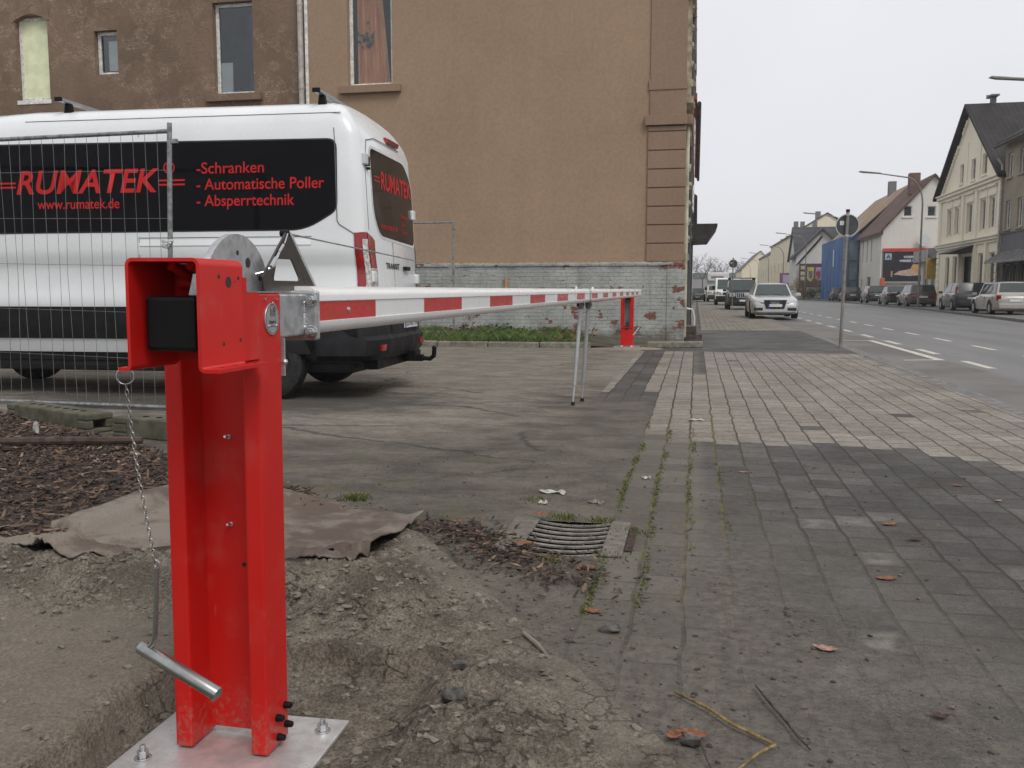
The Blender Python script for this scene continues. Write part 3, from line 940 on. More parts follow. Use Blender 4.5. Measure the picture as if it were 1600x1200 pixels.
def edge_dist(x, y):
    # signed distance to the bed outline, positive inside (towards the camera's left)
    best = 1e9
    for a, b in zip(BED, BED[1:]):
        dx, dy = b[0] - a[0], b[1] - a[1]
        l2 = dx * dx + dy * dy
        t = max(0, min(1, ((x - a[0]) * dx + (y - a[1]) * dy) / l2))
        px, py = a[0] + t * dx, a[1] + t * dy
        d = math.hypot(x - px, y - py)
        if d < abs(best):
            s = -1 if seg_side(x, y, a, b) > 0 else 1
            best = d * s
    return best


def sm(x, a, b):
    t = max(0.0, min(1.0, (x - a) / (b - a)))
    return t * t * (3 - 2 * t)


def fbm(x, y, s, o=4, seed=0.0):
    v, amp, tot = 0, 1, 0
    for _ in range(o):
        v += amp * mnoise.noise(Vector((x * s, y * s, seed)))
        tot += amp
        amp *= 0.55
        s *= 2.05
    return v / tot


FQ = [(-2.56, 3.06), (-1.27, 3.28), (-1.33, 4.02), (-2.64, 4.26)]


def felt_in(x, y):
    # distance inside the felt sheet's outline (negative outside)
    m_ = 9.0
    for (ax, ay), (bx_, by_) in zip(FQ, FQ[1:] + FQ[:1]):
        l = math.hypot(bx_ - ax, by_ - ay)
        m_ = min(m_, ((bx_ - ax) * (y - ay) - (by_ - ay) * (x - ax)) / l)
    return m_


def soil_h(x, y):
    d = edge_dist(x, y) + .022 * fbm(x, y, 6.5, 3, 21.0) + .010 * fbm(x, y, 24, 2, 22.0)
    lump = sm(d, 0.10, 0.32)
    ridge = 0.085 * math.exp(-((x + 0.98) / 0.30) ** 2 - ((y - 3.02) / 0.30) ** 2) * sm(d, 0.10, 0.35) + 0.045 * math.exp(-((x + 0.52) / 0.17) ** 2 - ((y - 2.40) / 0.45) ** 2) * sm(d, 0.10, 0.35)
    back = 0.085 * math.exp(-((y - 2.88) / 0.20) ** 2) * sm(-x, 0.9, 1.5)
    front = 0.022 * math.exp(-((x + 0.52) / 0.26) ** 2 - ((y - 1.95) / 0.45) ** 2)
    n = fbm(x, y, 3.2, 5, 1.7)
    n2 = fbm(x, y, 13, 4, 5.1)
    n3 = fbm(x, y, 46, 2, 8.1)
    calm = 1 - 0.85 * sm(-x, 1.42, 1.56) * sm(2.62 - y, 0.0, 0.15)     # smooth trodden sand left of the pit
    calm2 = 1 - 0.8 * sm(-x, 0.70, 0.85) * sm(1.5 + x, 0.0, 0.1) * sm(y, 2.42, 2.47) * sm(2.60 - y, 0, 0.06)
    z = ridge + back + front + (0.045 * n + 0.034 * n2 + 0.016 * abs(n2) + 0.020 * n3) * lump * min(calm, calm2) + 0.003 * n3
    z += 0.012 * (1 - lump) + 0.012
    z -= 0.012 * math.exp(-((d - 0.13) / 0.025) ** 2)
    z += 0.022 * sm(-x, 1.40, 1.44) * sm(2.75 - y, 0.0, 0.25) * (1 - sm(-x, 1.7, 2.3))
    # the pit
    px = -1.43 + 0.02 * fbm(x, y, 6, 2, 9)
    inside = sm(x, px - 0.002, px + 0.010) * sm(2.455 + 0.012 * fbm(x, y, 6, 2, 3) - y, -0.002, 0.010)
    right = 1 - sm(x, -0.79 + 0.03 * fbm(x, y, 7, 3, 2), -0.60 + 0.06 * fbm(x, y, 7, 3, 2))
    k = inside * right
    floor = -0.092 + 0.006 * n + 0.010 * n2 * sm(x, -1.25, -0.8) + 0.02 * sm(y, 2.1, 2.4)
    z = z * (1 - k) + floor * k
    z = z * (1 - .9 * sm(felt_in(x, y), -0.07, 0.08)) - .01 * sm(felt_in(x, y), -0.04, 0.08)
    if d < 0.03:
        z = min(z, 0.028 * sm(d, -0.02, 0.02) - 0.03 * (1 - sm(d, -0.03, 0.0)))
    return z


sl = MB()
NX, NY = 440, 335
X0, X1, Y0, Y1 = -3.1, 1.35, 0.85, 4.25


def sp(i, j):
    x = X0 + (X1 - X0) * i / NX
    y_ = Y0 + (Y1 - Y0) * j / NY
    return (x, y_, soil_h(x, y_))


vsoil = [sp(i, j) for j in range(NY + 1) for i in range(NX + 1)]
fsoil = []
for j in range(NY):
    for i in range(NX):
        x, y_ = X0 + (X1 - X0) * (i + .5) / NX, Y0 + (Y1 - Y0) * (j + .5) / NY
        if edge_dist(x, y_) > -0.065:
            fsoil.append((j * (NX + 1) + i, j * (NX + 1) + i + 1, (j + 1) * (NX + 1) + i + 1, (j + 1) * (NX + 1) + i))
sl.add(vsoil, fsoil)
struct('soil', sl, SOIL, smooth=True, angle=180, normals=False)
struct('soil_far', flat([(-9.0, 8.7), (-3.05, 5.03), (-3.05, 0.86), (1.3, 0.86), (1.6, -0.4), (1.6, -3), (-9, -3)], -0.02), SOIL, normals=False).name = 'soil_bed'

# loose clods and crumbs
cl = MB()
rr = random.Random(11)
for k in range(16000):
    x = rr.uniform(-2.6, 0.6)
    y_ = rr.uniform(1.45, 3.9)
    d = edge_dist(x, y_)
    if d < 0.03 or (-1.4 < x < -0.9 and 1.7 < y_ < 2.2):
        continue
    calm = x < -1.45 and y_ < 2.55
    if rr.random() > (0.12 if calm else 0.2 + 1.1 * max(0, fbm(x, y_, 2.3, 3, 4.4) + 0.25)):
        continue
    r = 0.002 + 0.015 * rr.random() ** 5
    if r < 0.004 and rr.random() < 0.3:
        continue
    cl.blob((x, y_, soil_h(x, y_) + r * 0.1), r, (1.25, 1, 0.6), k, 5 if r < 0.006 else 7, rough=.5)
o = cl.build('soil_clod', M('soil_clods', (0.24, 0.21, 0.168), .95, scale=30, c2=(0.075, 0.063, 0.05), bump=.6, bscale=160), normals=False, smooth=False)
o['kind'] = 'stuff'
# grit, crumbs and bits lying on the paving and the yard
GRIT = M('mixed_grit', (0.15, 0.13, 0.105), 0.9, scale=23, c2=(0.045, 0.038, 0.03))
gt = MB()
for k in range(3800):
    if rr.random() < 0.6:
        t = rr.random()
        x, y_ = -1.16 + 1.9 * t, 3.7 - 2.85 * t
        q = rr.random() ** 2 * 0.9
        x, y_ = x + 0.83 * q + 0.02, y_ + 0.55 * q + 0.02
    else:
        x, y_ = rr.uniform(-1.9, 1.6), rr.uniform(2.0, 6.0)
    if edge_dist(x, y_) > -0.03:
        continue
    r = 0.0016 + 0.0065 * rr.random() ** 6
    gt.blob((x, y_, r * 0.4), r, (1.2, 1, 0.7), k, 5)
o = gt.build('grit', GRIT, normals=False)
o['kind'] = 'stuff'

# ---------------------------------------------------------------- the barrier
B = thing('boom_barrier', 'red and white boom barrier with open red post on a bolted plate in the foreground', 'barrier', (-1.146, 2.0, -0.08))
B.rotation_euler = (0, R(0.45), 0)       # it leans a touch towards the paving
PXL, PXR, PY0, PY1 = -1.273, -1.020, 1.957, 2.075
post = MB()
post.box(PXL, PXL + 0.047, PY0, PY1, -0.072, 1.077)
post.box(PXR - 0.046, PXR, PY0, PY1, -0.072, 1.077)
post.build('post', RED, B, bevel=0.006)
MB().box(PXL + 0.0468, PXR - 0.0462, PY1 - 0.026, PY1 - 0.016, -0.055, 1.074).build('web', RED, B)
bp = MB()
bp.prism([(-1.385, 1.79, -0.088), (-1.385, 2.165, -0.088), (-0.898, 2.19, -0.088), (-0.893, 1.80, -0.088)], (0, 0, 0.012))
bpo = bp.build('base_plate', PLATE, B, bevel=0.003)


def hexbolt(c, ax, r, h, root, name='bolt', m=None, washer=True, thread=0.0):
    ax = Vector(ax).normalized()
    c = Vector(c)
    q = MB()
    if washer:
        q.cyl(c, c + ax * 0.003, r * 1.45, 18)
    q.tube([c + ax * 0.003, c + ax * (0.003 + h)], r, 6)
    if thread:
        q.cyl(c + ax * h, c + ax * (h + thread), r * 0.52, 12)
    return q.build(name, m or ZINC, root, bevel=0.0012)


for x, y_ in ((-1.325, 1.895), (-0.945, 2.118), (-1.325, 2.135), (-0.945, 1.83)):
    hexbolt((x, y_, -0.076), (0, 0, 1), 0.0145, 0.017, bpo, 'nut', thread=0.016)
cap = MB()
for y_, z in ((2.042, 0.028), (2.0, -0.002), (2.046, -0.045), (2.004, -0.055)):
    pass
for y_, z in ((2.052, 0.020), (2.008, 0.006), (2.056, -0.033), (2.012, -0.047)):
    q = MB()
    q.tube([(PXR, y_, z), (PXR + 0.006, y_, z), (PXR + 0.012, y_, z), (PXR + 0.019, y_, z), (PXR + 0.021, y_, z)], [0.0095, 0.0098, 0.0086, 0.0076, 0.0045], 14)
    q.build('rubber_cap', BLACKPL, B, smooth=True)
q = MB()
q.tube([(PXL, 2.03, -0.035), (PXL - 0.012, 2.03, -0.035)], 0.009, 12)
q.build('rubber_cap', BLACKPL, B)
for px_, z in ((-1.155, 0.715), (-1.154, 0.49)):
    q = MB()
    q.tube([(px_, PY1 - 0.026, z), (px_, PY1 - 0.048, z + 0.003)], 0.0035, 8)
    q.tube([(px_, PY1 - 0.0262, z), (px_, PY1 - 0.030, z)], 0.0065, 6)
    q.build('screw', ZINC, B)
q = MB()
q.tube([(-1.122, PY1 - 0.0262, 0.385), (-1.122, PY1 - 0.0272, 0.385)], 0.006, 10)
q.build('screw', INK, B)
# round head plates and rivets
for x, y_ in ((-1.058, PY0), (-1.034, PY0)):
    q = MB()
    q.tube([(x, y_, 1.062), (x, y_ - 0.003, 1.062)], 0.0042, 10)
    q.build('rivet', ZINC, B)
for y_ in (1.99, 2.05):
    q = MB().tube([(PXR, y_, 1.062), (PXR + 0.003, y_, 1.062)], 0.0042, 10)
    q.build('rivet', ZINC, B)
cpz = MB().box(PXR - 0.048, PXR + 0.001, PY0 - 0.001, PY1, 1.0775, 1.080)
cpz.build('top_plate', GALV, B)
# maker's badge on the right-hand face
bd = MB()
ell = [(PXR, 2.022 + 0.0375 * math.cos(t * math.pi / 18), 1.014 + 0.039 * math.sin(t * math.pi / 18)) for t in range(36)]
bd.prism(ell, (0.0035, 0, 0))
bdo = bd.build('badge', GALV, B, bevel=0.001)
e1 = [(PXR + 0.0038, 2.022 + 0.034 * math.cos(t * math.pi / 18), 1.014 + 0.0355 * math.sin(t * math.pi / 18)) for t in range(36)]
e2 = [(PXR + 0.0038, 2.022 + 0.033 * math.cos(t * math.pi / 18), 1.014 + 0.0345 * math.sin(t * math.pi / 18)) for t in range(36)]
em = MB().ring(e1, e2, (0.0002, 0, 0))
em.box(PXR + 0.0037, PXR + 0.0040, 2.010, 2.0125, 1.022, 1.042)
em.box(PXR + 0.0037, PXR + 0.0040, 2.018, 2.0205, 1.020, 1.036)
em.box(PXR + 0.0037, PXR + 0.0040, 2.027, 2.0295, 1.020, 1.042)
em.box(PXR + 0.0037, PXR + 0.0040, 2.034, 2.036, 1.020, 1.040)
em.ring([(PXR + 0.0037, 2.0315 + 0.006 * math.cos(t * math.pi / 6), 1.037 + 0.006 * math.sin(t * math.pi / 6)) for t in range(12)],
        [(PXR + 0.0037, 2.0315 + 0.0042 * math.cos(t * math.pi / 6), 1.037 + 0.0042 * math.sin(t * math.pi / 6)) for t in range(12)], (0.0003, 0, 0))
em.box(PXR + 0.0037, PXR + 0.0040, 2.008, 2.036, 0.9955, 0.9975)
em.build('emblem', TREAD, bdo)
text('lettering', 'Rumatek', (PXR + 0.0039, 2.003, 1.003), (0, 1, 0), (0, 0, 1), 0.012, TREAD, bdo, shear=0.2, bold=0.0003, world=True, width=0.038) if False else None
tb = text('lettering', 'Rumatek', Vector((PXR + 0.0039, 2.004, 1.003)) - B.location, (0, 1, 0), (0, 0, 1), 0.012, TREAD, bdo, shear=0.2, bold=0.0004, width=0.036)
for y_, z in ((2.022, 1.052), (2.003, 0.997), (2.041, 0.997)):
    MB().blob((PXR + 0.0042, y_, z), 0.0042, (0.7, 1, 1), 3, 8, rough=0.0).build('screw', ZINC, bdo, smooth=True)

# open head housing in front of the post
HX0, HX1, HY0, HY1, HZ0, HZ1 = -1.190, -1.018, 1.700, 1.957, 0.910, 1.150
t = 0.0075


def arcpts(cx, cz, r, a0, a1, n=5):
    return [(cx + r * math.cos(a0 + (a1 - a0) * i / n), cz + r * math.sin(a0 + (a1 - a0) * i / n)) for i in range(n + 1)]


ro, ri_ = 0.017, 0.0095
outer = [(HX0 - 0.024, HZ0), (HX0 - 0.024, HZ0 + t)]
# one sheet folded: left lip, left wall, top, right wall, right lip
left_in = arcpts(HX0 - 0.006, HZ0 + t + 0.006, 0.006, -math.pi / 2, 0)
sec_out = [(HX0 - 0.024, HZ0 + t)] + left_in + arcpts(HX0 + ro, HZ1 - ro, ro, math.pi, math.pi / 2) + arcpts(HX1 - ro, HZ1 - ro, ro, math.pi / 2, 0)
sec_out += arcpts(HX1 + 0.006, HZ0 + t + 0.006, 0.006, math.pi, 1.5 * math.pi) + [(HX1 + 0.040, HZ0 + t)]
sec_in = [(HX1 + 0.040, HZ0)] + arcpts(HX1 + 0.006, HZ0 + 0.0135, 0.0135, 1.5 * math.pi, math.pi) + arcpts(HX1 - t - ri_, HZ1 - t - ri_, ri_, 0, math.pi / 2)
sec_in += arcpts(HX0 + t + ri_, HZ1 - t - ri_, ri_, math.pi / 2, math.pi) + arcpts(HX0 - 0.006, HZ0 + 0.0135, 0.0135, 0, -math.pi / 2) + [(HX0 - 0.024, HZ0)]
prof = sec_out + sec_in
no = len(sec_out)


def strip_solid(mb, so, si, y0, y1):
    # closed folded sheet as quads, so that the concave outline needs no big ngon
    si = list(reversed(si))
    n = len(so)
    m_ = len(si)
    assert n == m_, (n, m_)
    vs = [(p[0], y0, p[1]) for p in so] + [(p[0], y0, p[1]) for p in si] + [(p[0], y1, p[1]) for p in so] + [(p[0], y1, p[1]) for p in si]
    fs = []
    for i in range(n - 1):
        fs += [(i, i + 1, n + i + 1, n + i), (2 * n + i, 3 * n + i, 3 * n + i + 1, 2 * n + i + 1), (i, 2 * n + i, 2 * n + i + 1, i + 1), (n + i, n + i + 1, 3 * n + i + 1, 3 * n + i)]
    fs += [(0, n, 3 * n, 2 * n), (n - 1, 3 * n - 1, 4 * n - 1, 2 * n - 1)]
    mb.add(vs, fs)


hs = MB()
strip_solid(hs, sec_out, sec_in, HY0, HY1 - 0.075)
hs.box(HX1 - t, HX1, HY1 - 0.0752, HY1 - 0.0005, HZ0 + 0.012, 1.078)           # lower rear of the right cheek
hs.box(HX1 - t + 0.001, HX1 + 0.001 - 0.0005, HY1 - 0.0758, HY1 - 0.0585, 1.0779, 1.112)
hs.box(HX1 + .0005, HX1 + 0.034, HY1 - 0.0752, HY1 - 0.02, HZ0 + .0005, HZ0 + t - .0005)
hs.box(HX0 + t + .0005, HX1 - t - .0005, HY1 - 0.085, HY1 - 0.077, HZ0 + 0.010, HZ1 - t - .0005)
hso = hs.build('head_housing', RED, B, smooth=True, angle=50)
# holes in the cheek shown as dark recessed discs
for y_, z, r in ((1.778, 1.112, 0.0052), (1.818, 1.1005, 0.0125), (1.862, 1.110, 0.0048), (1.846, 1.102, 0.0024), (1.792, 0.966, 0.0050), (1.866, 0.971, 0.0048)):
    q = MB()
    q.cyl((HX1 - 0.004, y_, z), (HX1 + 0.0004, y_, z), r, 18)
    q.build('hole', SEAM, hso)
q = MB()
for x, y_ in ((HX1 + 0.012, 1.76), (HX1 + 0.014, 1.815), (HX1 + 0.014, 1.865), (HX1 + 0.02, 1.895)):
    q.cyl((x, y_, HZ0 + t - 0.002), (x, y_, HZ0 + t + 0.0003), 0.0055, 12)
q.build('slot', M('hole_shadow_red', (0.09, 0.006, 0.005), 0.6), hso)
bx = MB().box(-1.170, -1.051, 1.735, 1.865, 0.951, 1.070)
bx.build('counterweight', BLACKPL, B, bevel=0.009)
# lever arms and dampers inside the head
q = MB()
q.cyl((-1.15, 1.85, 1.10), (-1.03, 1.85, 1.10), 0.017, 14)
q.tube([(-1.12, 1.76, 1.135), (-1.105, 1.868, 1.09)], 0.010, 10)
q.tube([(-1.075, 1.76, 1.137), (-1.062, 1.868, 1.10)], 0.010, 10)
q.build('lever', RED, hso, smooth=True)
q = MB()
q.prism([(-1.092, 1.78, 1.072), (-1.080, 1.78, 1.118), (-1.066, 1.78, 1.118), (-1.074, 1.78, 1.080), (-1.045, 1.78, 1.078), (-1.045, 1.78, 1.072)], (0, 0.06, 0))
q.build('bracket', GALV, hso)
q = MB().box(-1.063, -1.043, 1.765, 1.80, 0.944, 0.950)
q.build('clip', GALV, hso)

# galvanised swivel disc behind the head
DX, DY, DZ, DR = -1.115, 2.015, 1.056, 0.162
disc = [(DX, DY + DR * math.cos(a_), DZ + DR * math.sin(a_)) for a_ in [math.pi * i / 40 for i in range(41)]]
ds = MB().prism([(DX, DY + DR, DZ - 0.004)] + disc + [(DX, DY - DR, DZ - 0.004)], (0.016, 0, 0))
dso = ds.build('swivel_disc', GALV, B, smooth=True, angle=30)
for ang, rr_, r in ((148, 0.115, 0.0058), (92, 0.117, 0.0062), (64, 0.105, 0.0125), (28, 0.122, 0.008), (120, 0.06, 0.012)):
    q = MB()
    c_ = (DX + 0.0162, DY + rr_ * math.cos(R(ang)), DZ + rr_ * math.sin(R(ang)))
    q.cyl((c_[0] - 0.003, c_[1], c_[2]), (c_[0] + 0.0003, c_[1], c_[2]), r, 18)
    q.build('hole', SEAM, dso)

# boom bracket: galvanised box with a bolted flange
BX0, BX1 = -1.118, -1.034
bk = MB()
bk.box(BX0, BX1, PY1 - 0.004 + 0.005, 2.2445, 0.964, 1.073)
bko = bk.build('boom_bracket', GALV, B, bevel=0.004)
fl = MB().box(BX0 - 0.03, -1.000, 2.245, 2.257, 0.950, 1.083)
fl.build('flange', GALV, bko, bevel=0.006)
MB().box(BX0 - 0.03, -1.000, 2.2575, 2.270, 0.950, 1.083).build('flange', GALV, bko, bevel=0.006)
for z in (1.058, 0.972):
    hexbolt((-1.016, 2.245, z), (0, -1, 0), 0.0128, 0.011, bko, 'bolt', thread=0.006)
wl = MB()
rr = random.Random(2)
for k in range(9):
    wl.blob((BX1 + 0.001, 2.243, 0.985 + k * 0.008), 0.006, (0.7, 0.8, 1.2), k, 6, rough=0.2)
wl.build('weld', GALV, bko, smooth=True)
q = MB()
q.box(PXR - 0.03, PXR + 0.006, PY1 + 0.0005, PY1 + 0.008, 0.87, 0.965)
q.blob((PXR + 0.006, PY1 + 0.004, 0.905), 0.008, (1, 1, 1), 1, 10, rough=0)
q.build('stop_lug', GALV, B)
# dark triangular tension bracket with its window
TX = -1.075
tri_o = [(2.100, 1.0745), (2.092, 1.117), (2.166, 1.182), (2.233, 1.2385), (2.250, 1.2385), (2.312, 1.184), (2.375, 1.13), (2.432, 1.0745)]
tri_i = [(2.155, 1.108), (2.153, 1.115), (2.170, 1.156), (2.177, 1.164), (2.258, 1.165), (2.265, 1.160), (2.306, 1.116), (2.304, 1.108)]
tr = MB().ring([(TX, a_, b_) for a_, b_ in tri_o], [(TX, a_, b_) for a_, b_ in tri_i], (-0.006, 0, 0))
tro = tr.build('tension_bracket', DARKST, B, bevel=0.001)
q = MB()
q.obox((TX + 0.0006, 2.340, 1.1555), (0.0008, 0, 0), (0, 0.091, -0.0815), (0, 0.0028, 0.003))
q.build('bright_edge', STEELEDGE, tro)
MB().cyl((TX - 0.02, 2.236, 1.233), (TX + 0.003, 2.236, 1.233), 0.008, 12).build('pin', BLACKPL, tro)
# tension cable with its turnbuckle
cb = MB()
cb.tube([(TX - 0.004, 2.245, 1.233), (TX, 3.4, 1.196), (TX + 0.01, 5.6, 1.142), (TX + 0.02, 8.5, 1.108)], 0.0024, 6)
cb.build('tension_cable', FENCE, B)
q = MB()
q.tube([(TX + 0.004, 2.200, 1.201), (TX + 0.004, 2.176, 1.182)], 0.0045, 10)
q.tube([(TX + 0.004, 2.176, 1.182), (TX + 0.008, 2.150, 1.162), (TX + 0.010, 2.138, 1.148), (TX - 0.01, 2.115, 1.128), (DX + 0.012, 2.10, 1.122)], 0.0036, 8)
q.tube([(TX + 0.010, 2.145, 1.165), (TX + 0.012, 2.112, 1.142)], 0.005, 8)
q.tube([(TX + 0.006, 2.205, 1.205), (TX + 0.004, 2.228, 1.232)], 0.0018, 6)
q.build('turnbuckle', ZINC, B, smooth=True)

# the boom itself
BY0, BY1 = 2.2705, 16.86
bz = lambda y_: 1.0335 + 0.0015 * (y_ - 2.3)
half = [(0.0, 0.0610), (0.018, 0.0605), (0.034, 0.056), (0.0425, 0.046), (0.0455, 0.034), (0.0465, 0.0215), (0.0430, 0.0205), (0.0430, -0.0335), (0.0465, -0.0345), (0.0450, -0.046), (0.039, -0.059), (0.026, -0.067), (0.0, -0.0695)]
loop = half + [(-x, z) for x, z in reversed(half[1:-1])]
BXC = -1.056
secs = []
for y_ in (BY0, 6.0, 10.0, 13.5, BY1):
    secs.append([(BXC + x, y_, bz(y_) + z) for x, z in loop])
bo = MB().loft(secs)
boom = bo.build('boom', BOOMW, B, smooth=True, angle=40)
k = 0
spans = [(BY0 + 0.002, 2.73)] + [(3.255 + 1.11 * i, 3.81 + 1.11 * i) for i in range(12)]
for a_, b_ in spans:
    q = MB()
    for s in (1, -1):
        x_ = BXC + s * 0.0437
        q.add([(x_, a_, bz(a_) - 0.0325), (x_, b_, bz(b_) - 0.0325), (x_, b_, bz(b_) + 0.0195), (x_, a_, bz(a_) + 0.0195)], [(0, 1, 2, 3)])
    q.build('reflector_stripe', REFLR, boom, normals=False)
q = MB()
q.blob((BXC + 0.0455, 2.50, bz(2.5) - 0.006), 0.0075, (0.6, 1, 1), 1, 10, rough=0)
q.cyl((BXC + 0.04, 2.50, bz(2.5) - 0.006), (BXC + 0.045, 2.50, bz(2.5) - 0.006), 0.0095, 14)
q.build('rivet', ZINC, boom, smooth=True)
q = MB()
o_ = [(BXC + x * 1.06, 8.62, bz(8.6) + z * 1.06) for x, z in loop]
i_ = [(BXC + x * 0.97, 8.62, bz(8.6) + z * 0.97) for x, z in loop]
q.ring(o_, i_, (0, 0.11, 0))
q.build('joint_sleeve', M('dull_grey_sleeve', (0.42, 0.42, 0.41), 0.4, metal=0.4), boom, smooth=True)
MB().box(BXC - 0.012, BXC + 0.012, 8.9, BY1, 0.964, 0.977).xf(lambda p: Vector((p.x, p.y, p.z + 0.0015 * (p.y - 2.3) - 0.005))).build('edge_strip', REDDK, boom)
for y_ in (8.1, 9.05):
    MB().cyl((BXC, y_, bz(y_) - 0.10), (BXC, y_, bz(y_) - 0.06), 0.012, 10).build('buffer', BLACKPL, boom)
for y_ in (7.95, 9.25):
    MB().box(BXC - 0.01, BXC + 0.01, y_, y_ + 0.012, bz(y_) + 0.06, bz(y_) + 0.082).build('cable_clip', BOOMW, boom)
# pendulum support legs
for xt, yt, xf_, yf_ in ((BXC - 0.035, 8.58, -1.128, 8.40), (BXC + 0.02, 8.74, -1.080, 8.72)):
    lg = MB()
    pt, pf = Vector((xt, yt, 0.935)), Vector((xf_, yf_, 0.0))
    mid = pt.lerp(pf, 0.80)
    lg.tube([pt, mid], 0.019, 12)
    lg.tube([mid, pf + Vector((0, 0, 0.03))], 0.0095, 8)
    lo = lg.build('support_leg', M('satin_galvanised', (0.36, 0.37, 0.37), 0.42, metal=0.5, var=0.1), B, smooth=True)
    MB().cyl(pf + Vector((0, 0, 0.001)), pf + Vector((0, 0, 0.035)), 0.019, 12).build('rubber_foot', RUBBER, lo)
    q = MB()
    q.obox(pt + Vector((0, 0, 0.015)), (0.026, 0, 0), (0, 0.032, 0), (0, 0, 0.035))
    q.cyl(pt + Vector((-0.03, 0, 0.02)), pt + Vector((0.035, 0, 0.02)), 0.012, 8)
    q.build('hinge_block', M('dark_cast_hinge', (0.12, 0.12, 0.12), 0.5, metal=0.5), lo)
# tip of the boom
q = MB()
q.box(BXC - 0.05, BXC + 0.05, BY1, BY1 + 0.02, 0.99, 1.12)
q.box(BXC - 0.02, BXC + 0.02, BY1 + 0.02, BY1 + 0.10, 1.03, 1.06)
q.build('end_fitting', GALV, boom)

# ---- crank hanging on its chain
CRZ = M('dull_zinc_tube', (0.36, 0.37, 0.355), 0.3, metal=0.9, var=0.1, scale=20)
C = thing('crank_handle', 'bent zinc crank handle hanging on a thin chain from the post head', 'crank', (-1.152, 1.675, 0.303))
rg = MB()
rc = Vector((HX0 - 0.012, 1.712, HZ0 - 0.012))
rc = Vector((-1.199, 1.712, 0.8985))
rg.tube([rc + Vector((0.0175 * math.cos(a_), 0.006 * math.cos(a_), 0.0175 * math.sin(a_))) for a_ in [2 * math.pi * i / 28 for i in range(28)]], 0.0011, 6, closed=True)
rg.build('ring', ZINC, C, smooth=True)
ch = MB()
p0, p1 = rc + Vector((0.001, 0, -0.018)), Vector((-1.136, 1.70, 0.487))
nl = 34
for i in range(nl):
    f0 = (i + 0.5) / nl
    c_ = p0.lerp(p1, f0)
    c_.x += -0.010 * math.sin(math.pi * f0) * 0.6
    d_ = (p1 - p0).normalized()
    side = Vector((1, 0.2, 0)) if i % 2 else Vector((-0.3, 1, 0))
    side = (side - d_ * side.dot(d_)).normalized()
    L_, W_ = 0.0074, 0.0036
    pts = [c_ + d_ * (L_ * math.cos(a_)) + side * (W_ * math.sin(a_)) for a_ in [2 * math.pi * q_ / 10 for q_ in range(10)]]
    ch.tube(pts, 0.00105, 5, closed=True)
ch.build('chain', M('dull_chain_steel', (0.30, 0.29, 0.27), 0.38, metal=0.85, var=0.15), C, smooth=True)
rd_ = MB()
rd_.tube([(-1.136, 1.70, 0.482), (-1.1385, 1.70, 0.43), (-1.143, 1.70, 0.36), (-1.147, 1.70, 0.328), (-1.152, 1.70, 0.312), (-1.165, 1.70, 0.300)], 0.0055, 12)
rd_.build('rod', CRZ, C, smooth=True)
rd_ = MB().tube([Vector((-1.136, 1.70, 0.478)) + Vector((0.006 * math.cos(a_), 0.003, 0.010 + 0.012 * math.sin(a_))) for a_ in [2 * math.pi * i / 16 for i in range(16)]], 0.0011, 6, closed=True)
rd_.build('split_ring', ZINC, C, smooth=True)
g0, g1 = Vector((-1.186, 1.705, 0.299)), Vector((-0.985, 1.675, 0.222))
gx = (g1 - g0).normalized()
gn = gx.cross(Vector((0, 1, 0))).normalized()
gb = gx.cross(gn)
gr = MB()
ringo = lambda c_, r: [c_ + (gn * math.cos(a_) + gb * math.sin(a_)) * r for a_ in [2 * math.pi * i / 24 for i in range(24)]]
secs = [ringo(g0 + gx * 0.02, 0.0115), ringo(g0, 0.0115), ringo(g0, 0.0142), ringo(g0 + gx * 0.001, 0.0150), ringo(g1 - gx * 0.002, 0.0150), ringo(g1, 0.0140)]
gr.loft(secs)
gr.build('grip', CRZ, C, smooth=True, angle=40)
MB().cyl(g0 + gx * 0.013 - gn * 0.021, g0 + gx * 0.013 + gn * 0.0195, 0.0032, 8).build('pin', ZINC, C)

# ---- receiving post at the far side of the drive
FPX0, FPX1, FY = -1.402, -1.158, 17.15
F = thing('latch_post', 'slotted red receiving post on a small plate before the painted brick wall', 'barrier post', (-1.28, 17.2, 0.02))
q = MB()
q.box(FPX0, FPX0 + 0.065, FY, FY + 0.12, 0.40, 1.03)
q.box(FPX1 - 0.065, FPX1, FY, FY + 0.12, 0.40, 1.12)
q.box(FPX0 + 0.065, FPX1 - 0.065, FY + 0.09, FY + 0.10, 0.33, 0.42)
q.build('upright', RED, F, bevel=0.006)
MB().box(FPX0 - 0.001, FPX1 + 0.001, FY - 0.006, FY + 0.12, 0.05, 0.396).build('front_plate', RED, F, bevel=0.004)
MB().box(FPX0 + 0.068, FPX1 - 0.068, FY + 0.10, FY + 0.115, 0.42, 0.97).build('back_panel', M('grey_back_panel', (0.25, 0.25, 0.245), 0.6), F)
q = MB()
q.box(-1.292, -1.268, FY + 0.02, FY + 0.045, 0.42, 0.50)
q.box(FPX0 + 0.02, FPX1 - 0.02, FY - 0.009, FY - 0.0062, 0.372, 0.386)
q.box(-1.31, -1.25, FY - 0.009, FY - 0.0062, 0.345, 0.371)
q.build('latch', INK, F)
q = MB()
q.box(FPX0 + 0.07, FPX1 - 0.05, FY - 0.04, FY + 0.08, 0.935, 0.965)
q.cyl((-1.30, FY - 0.06, 0.96), (-1.22, FY - 0.06, 0.96), 0.04, 12)
q.build('catch', BLACKPL, F)
MB().box(FPX0 - 0.12, FPX1 + 0.12, FY - 0.14, FY + 0.25, 0.022, 0.034).build('base_plate', GALV, F)
for x in (FPX0 + 0.03, FPX1 - 0.03):
    MB().box(x - 0.02, x + 0.02, FY - 0.02, FY + 0.05, 0.034, 0.05).build('foot_block', WHITEP, F)
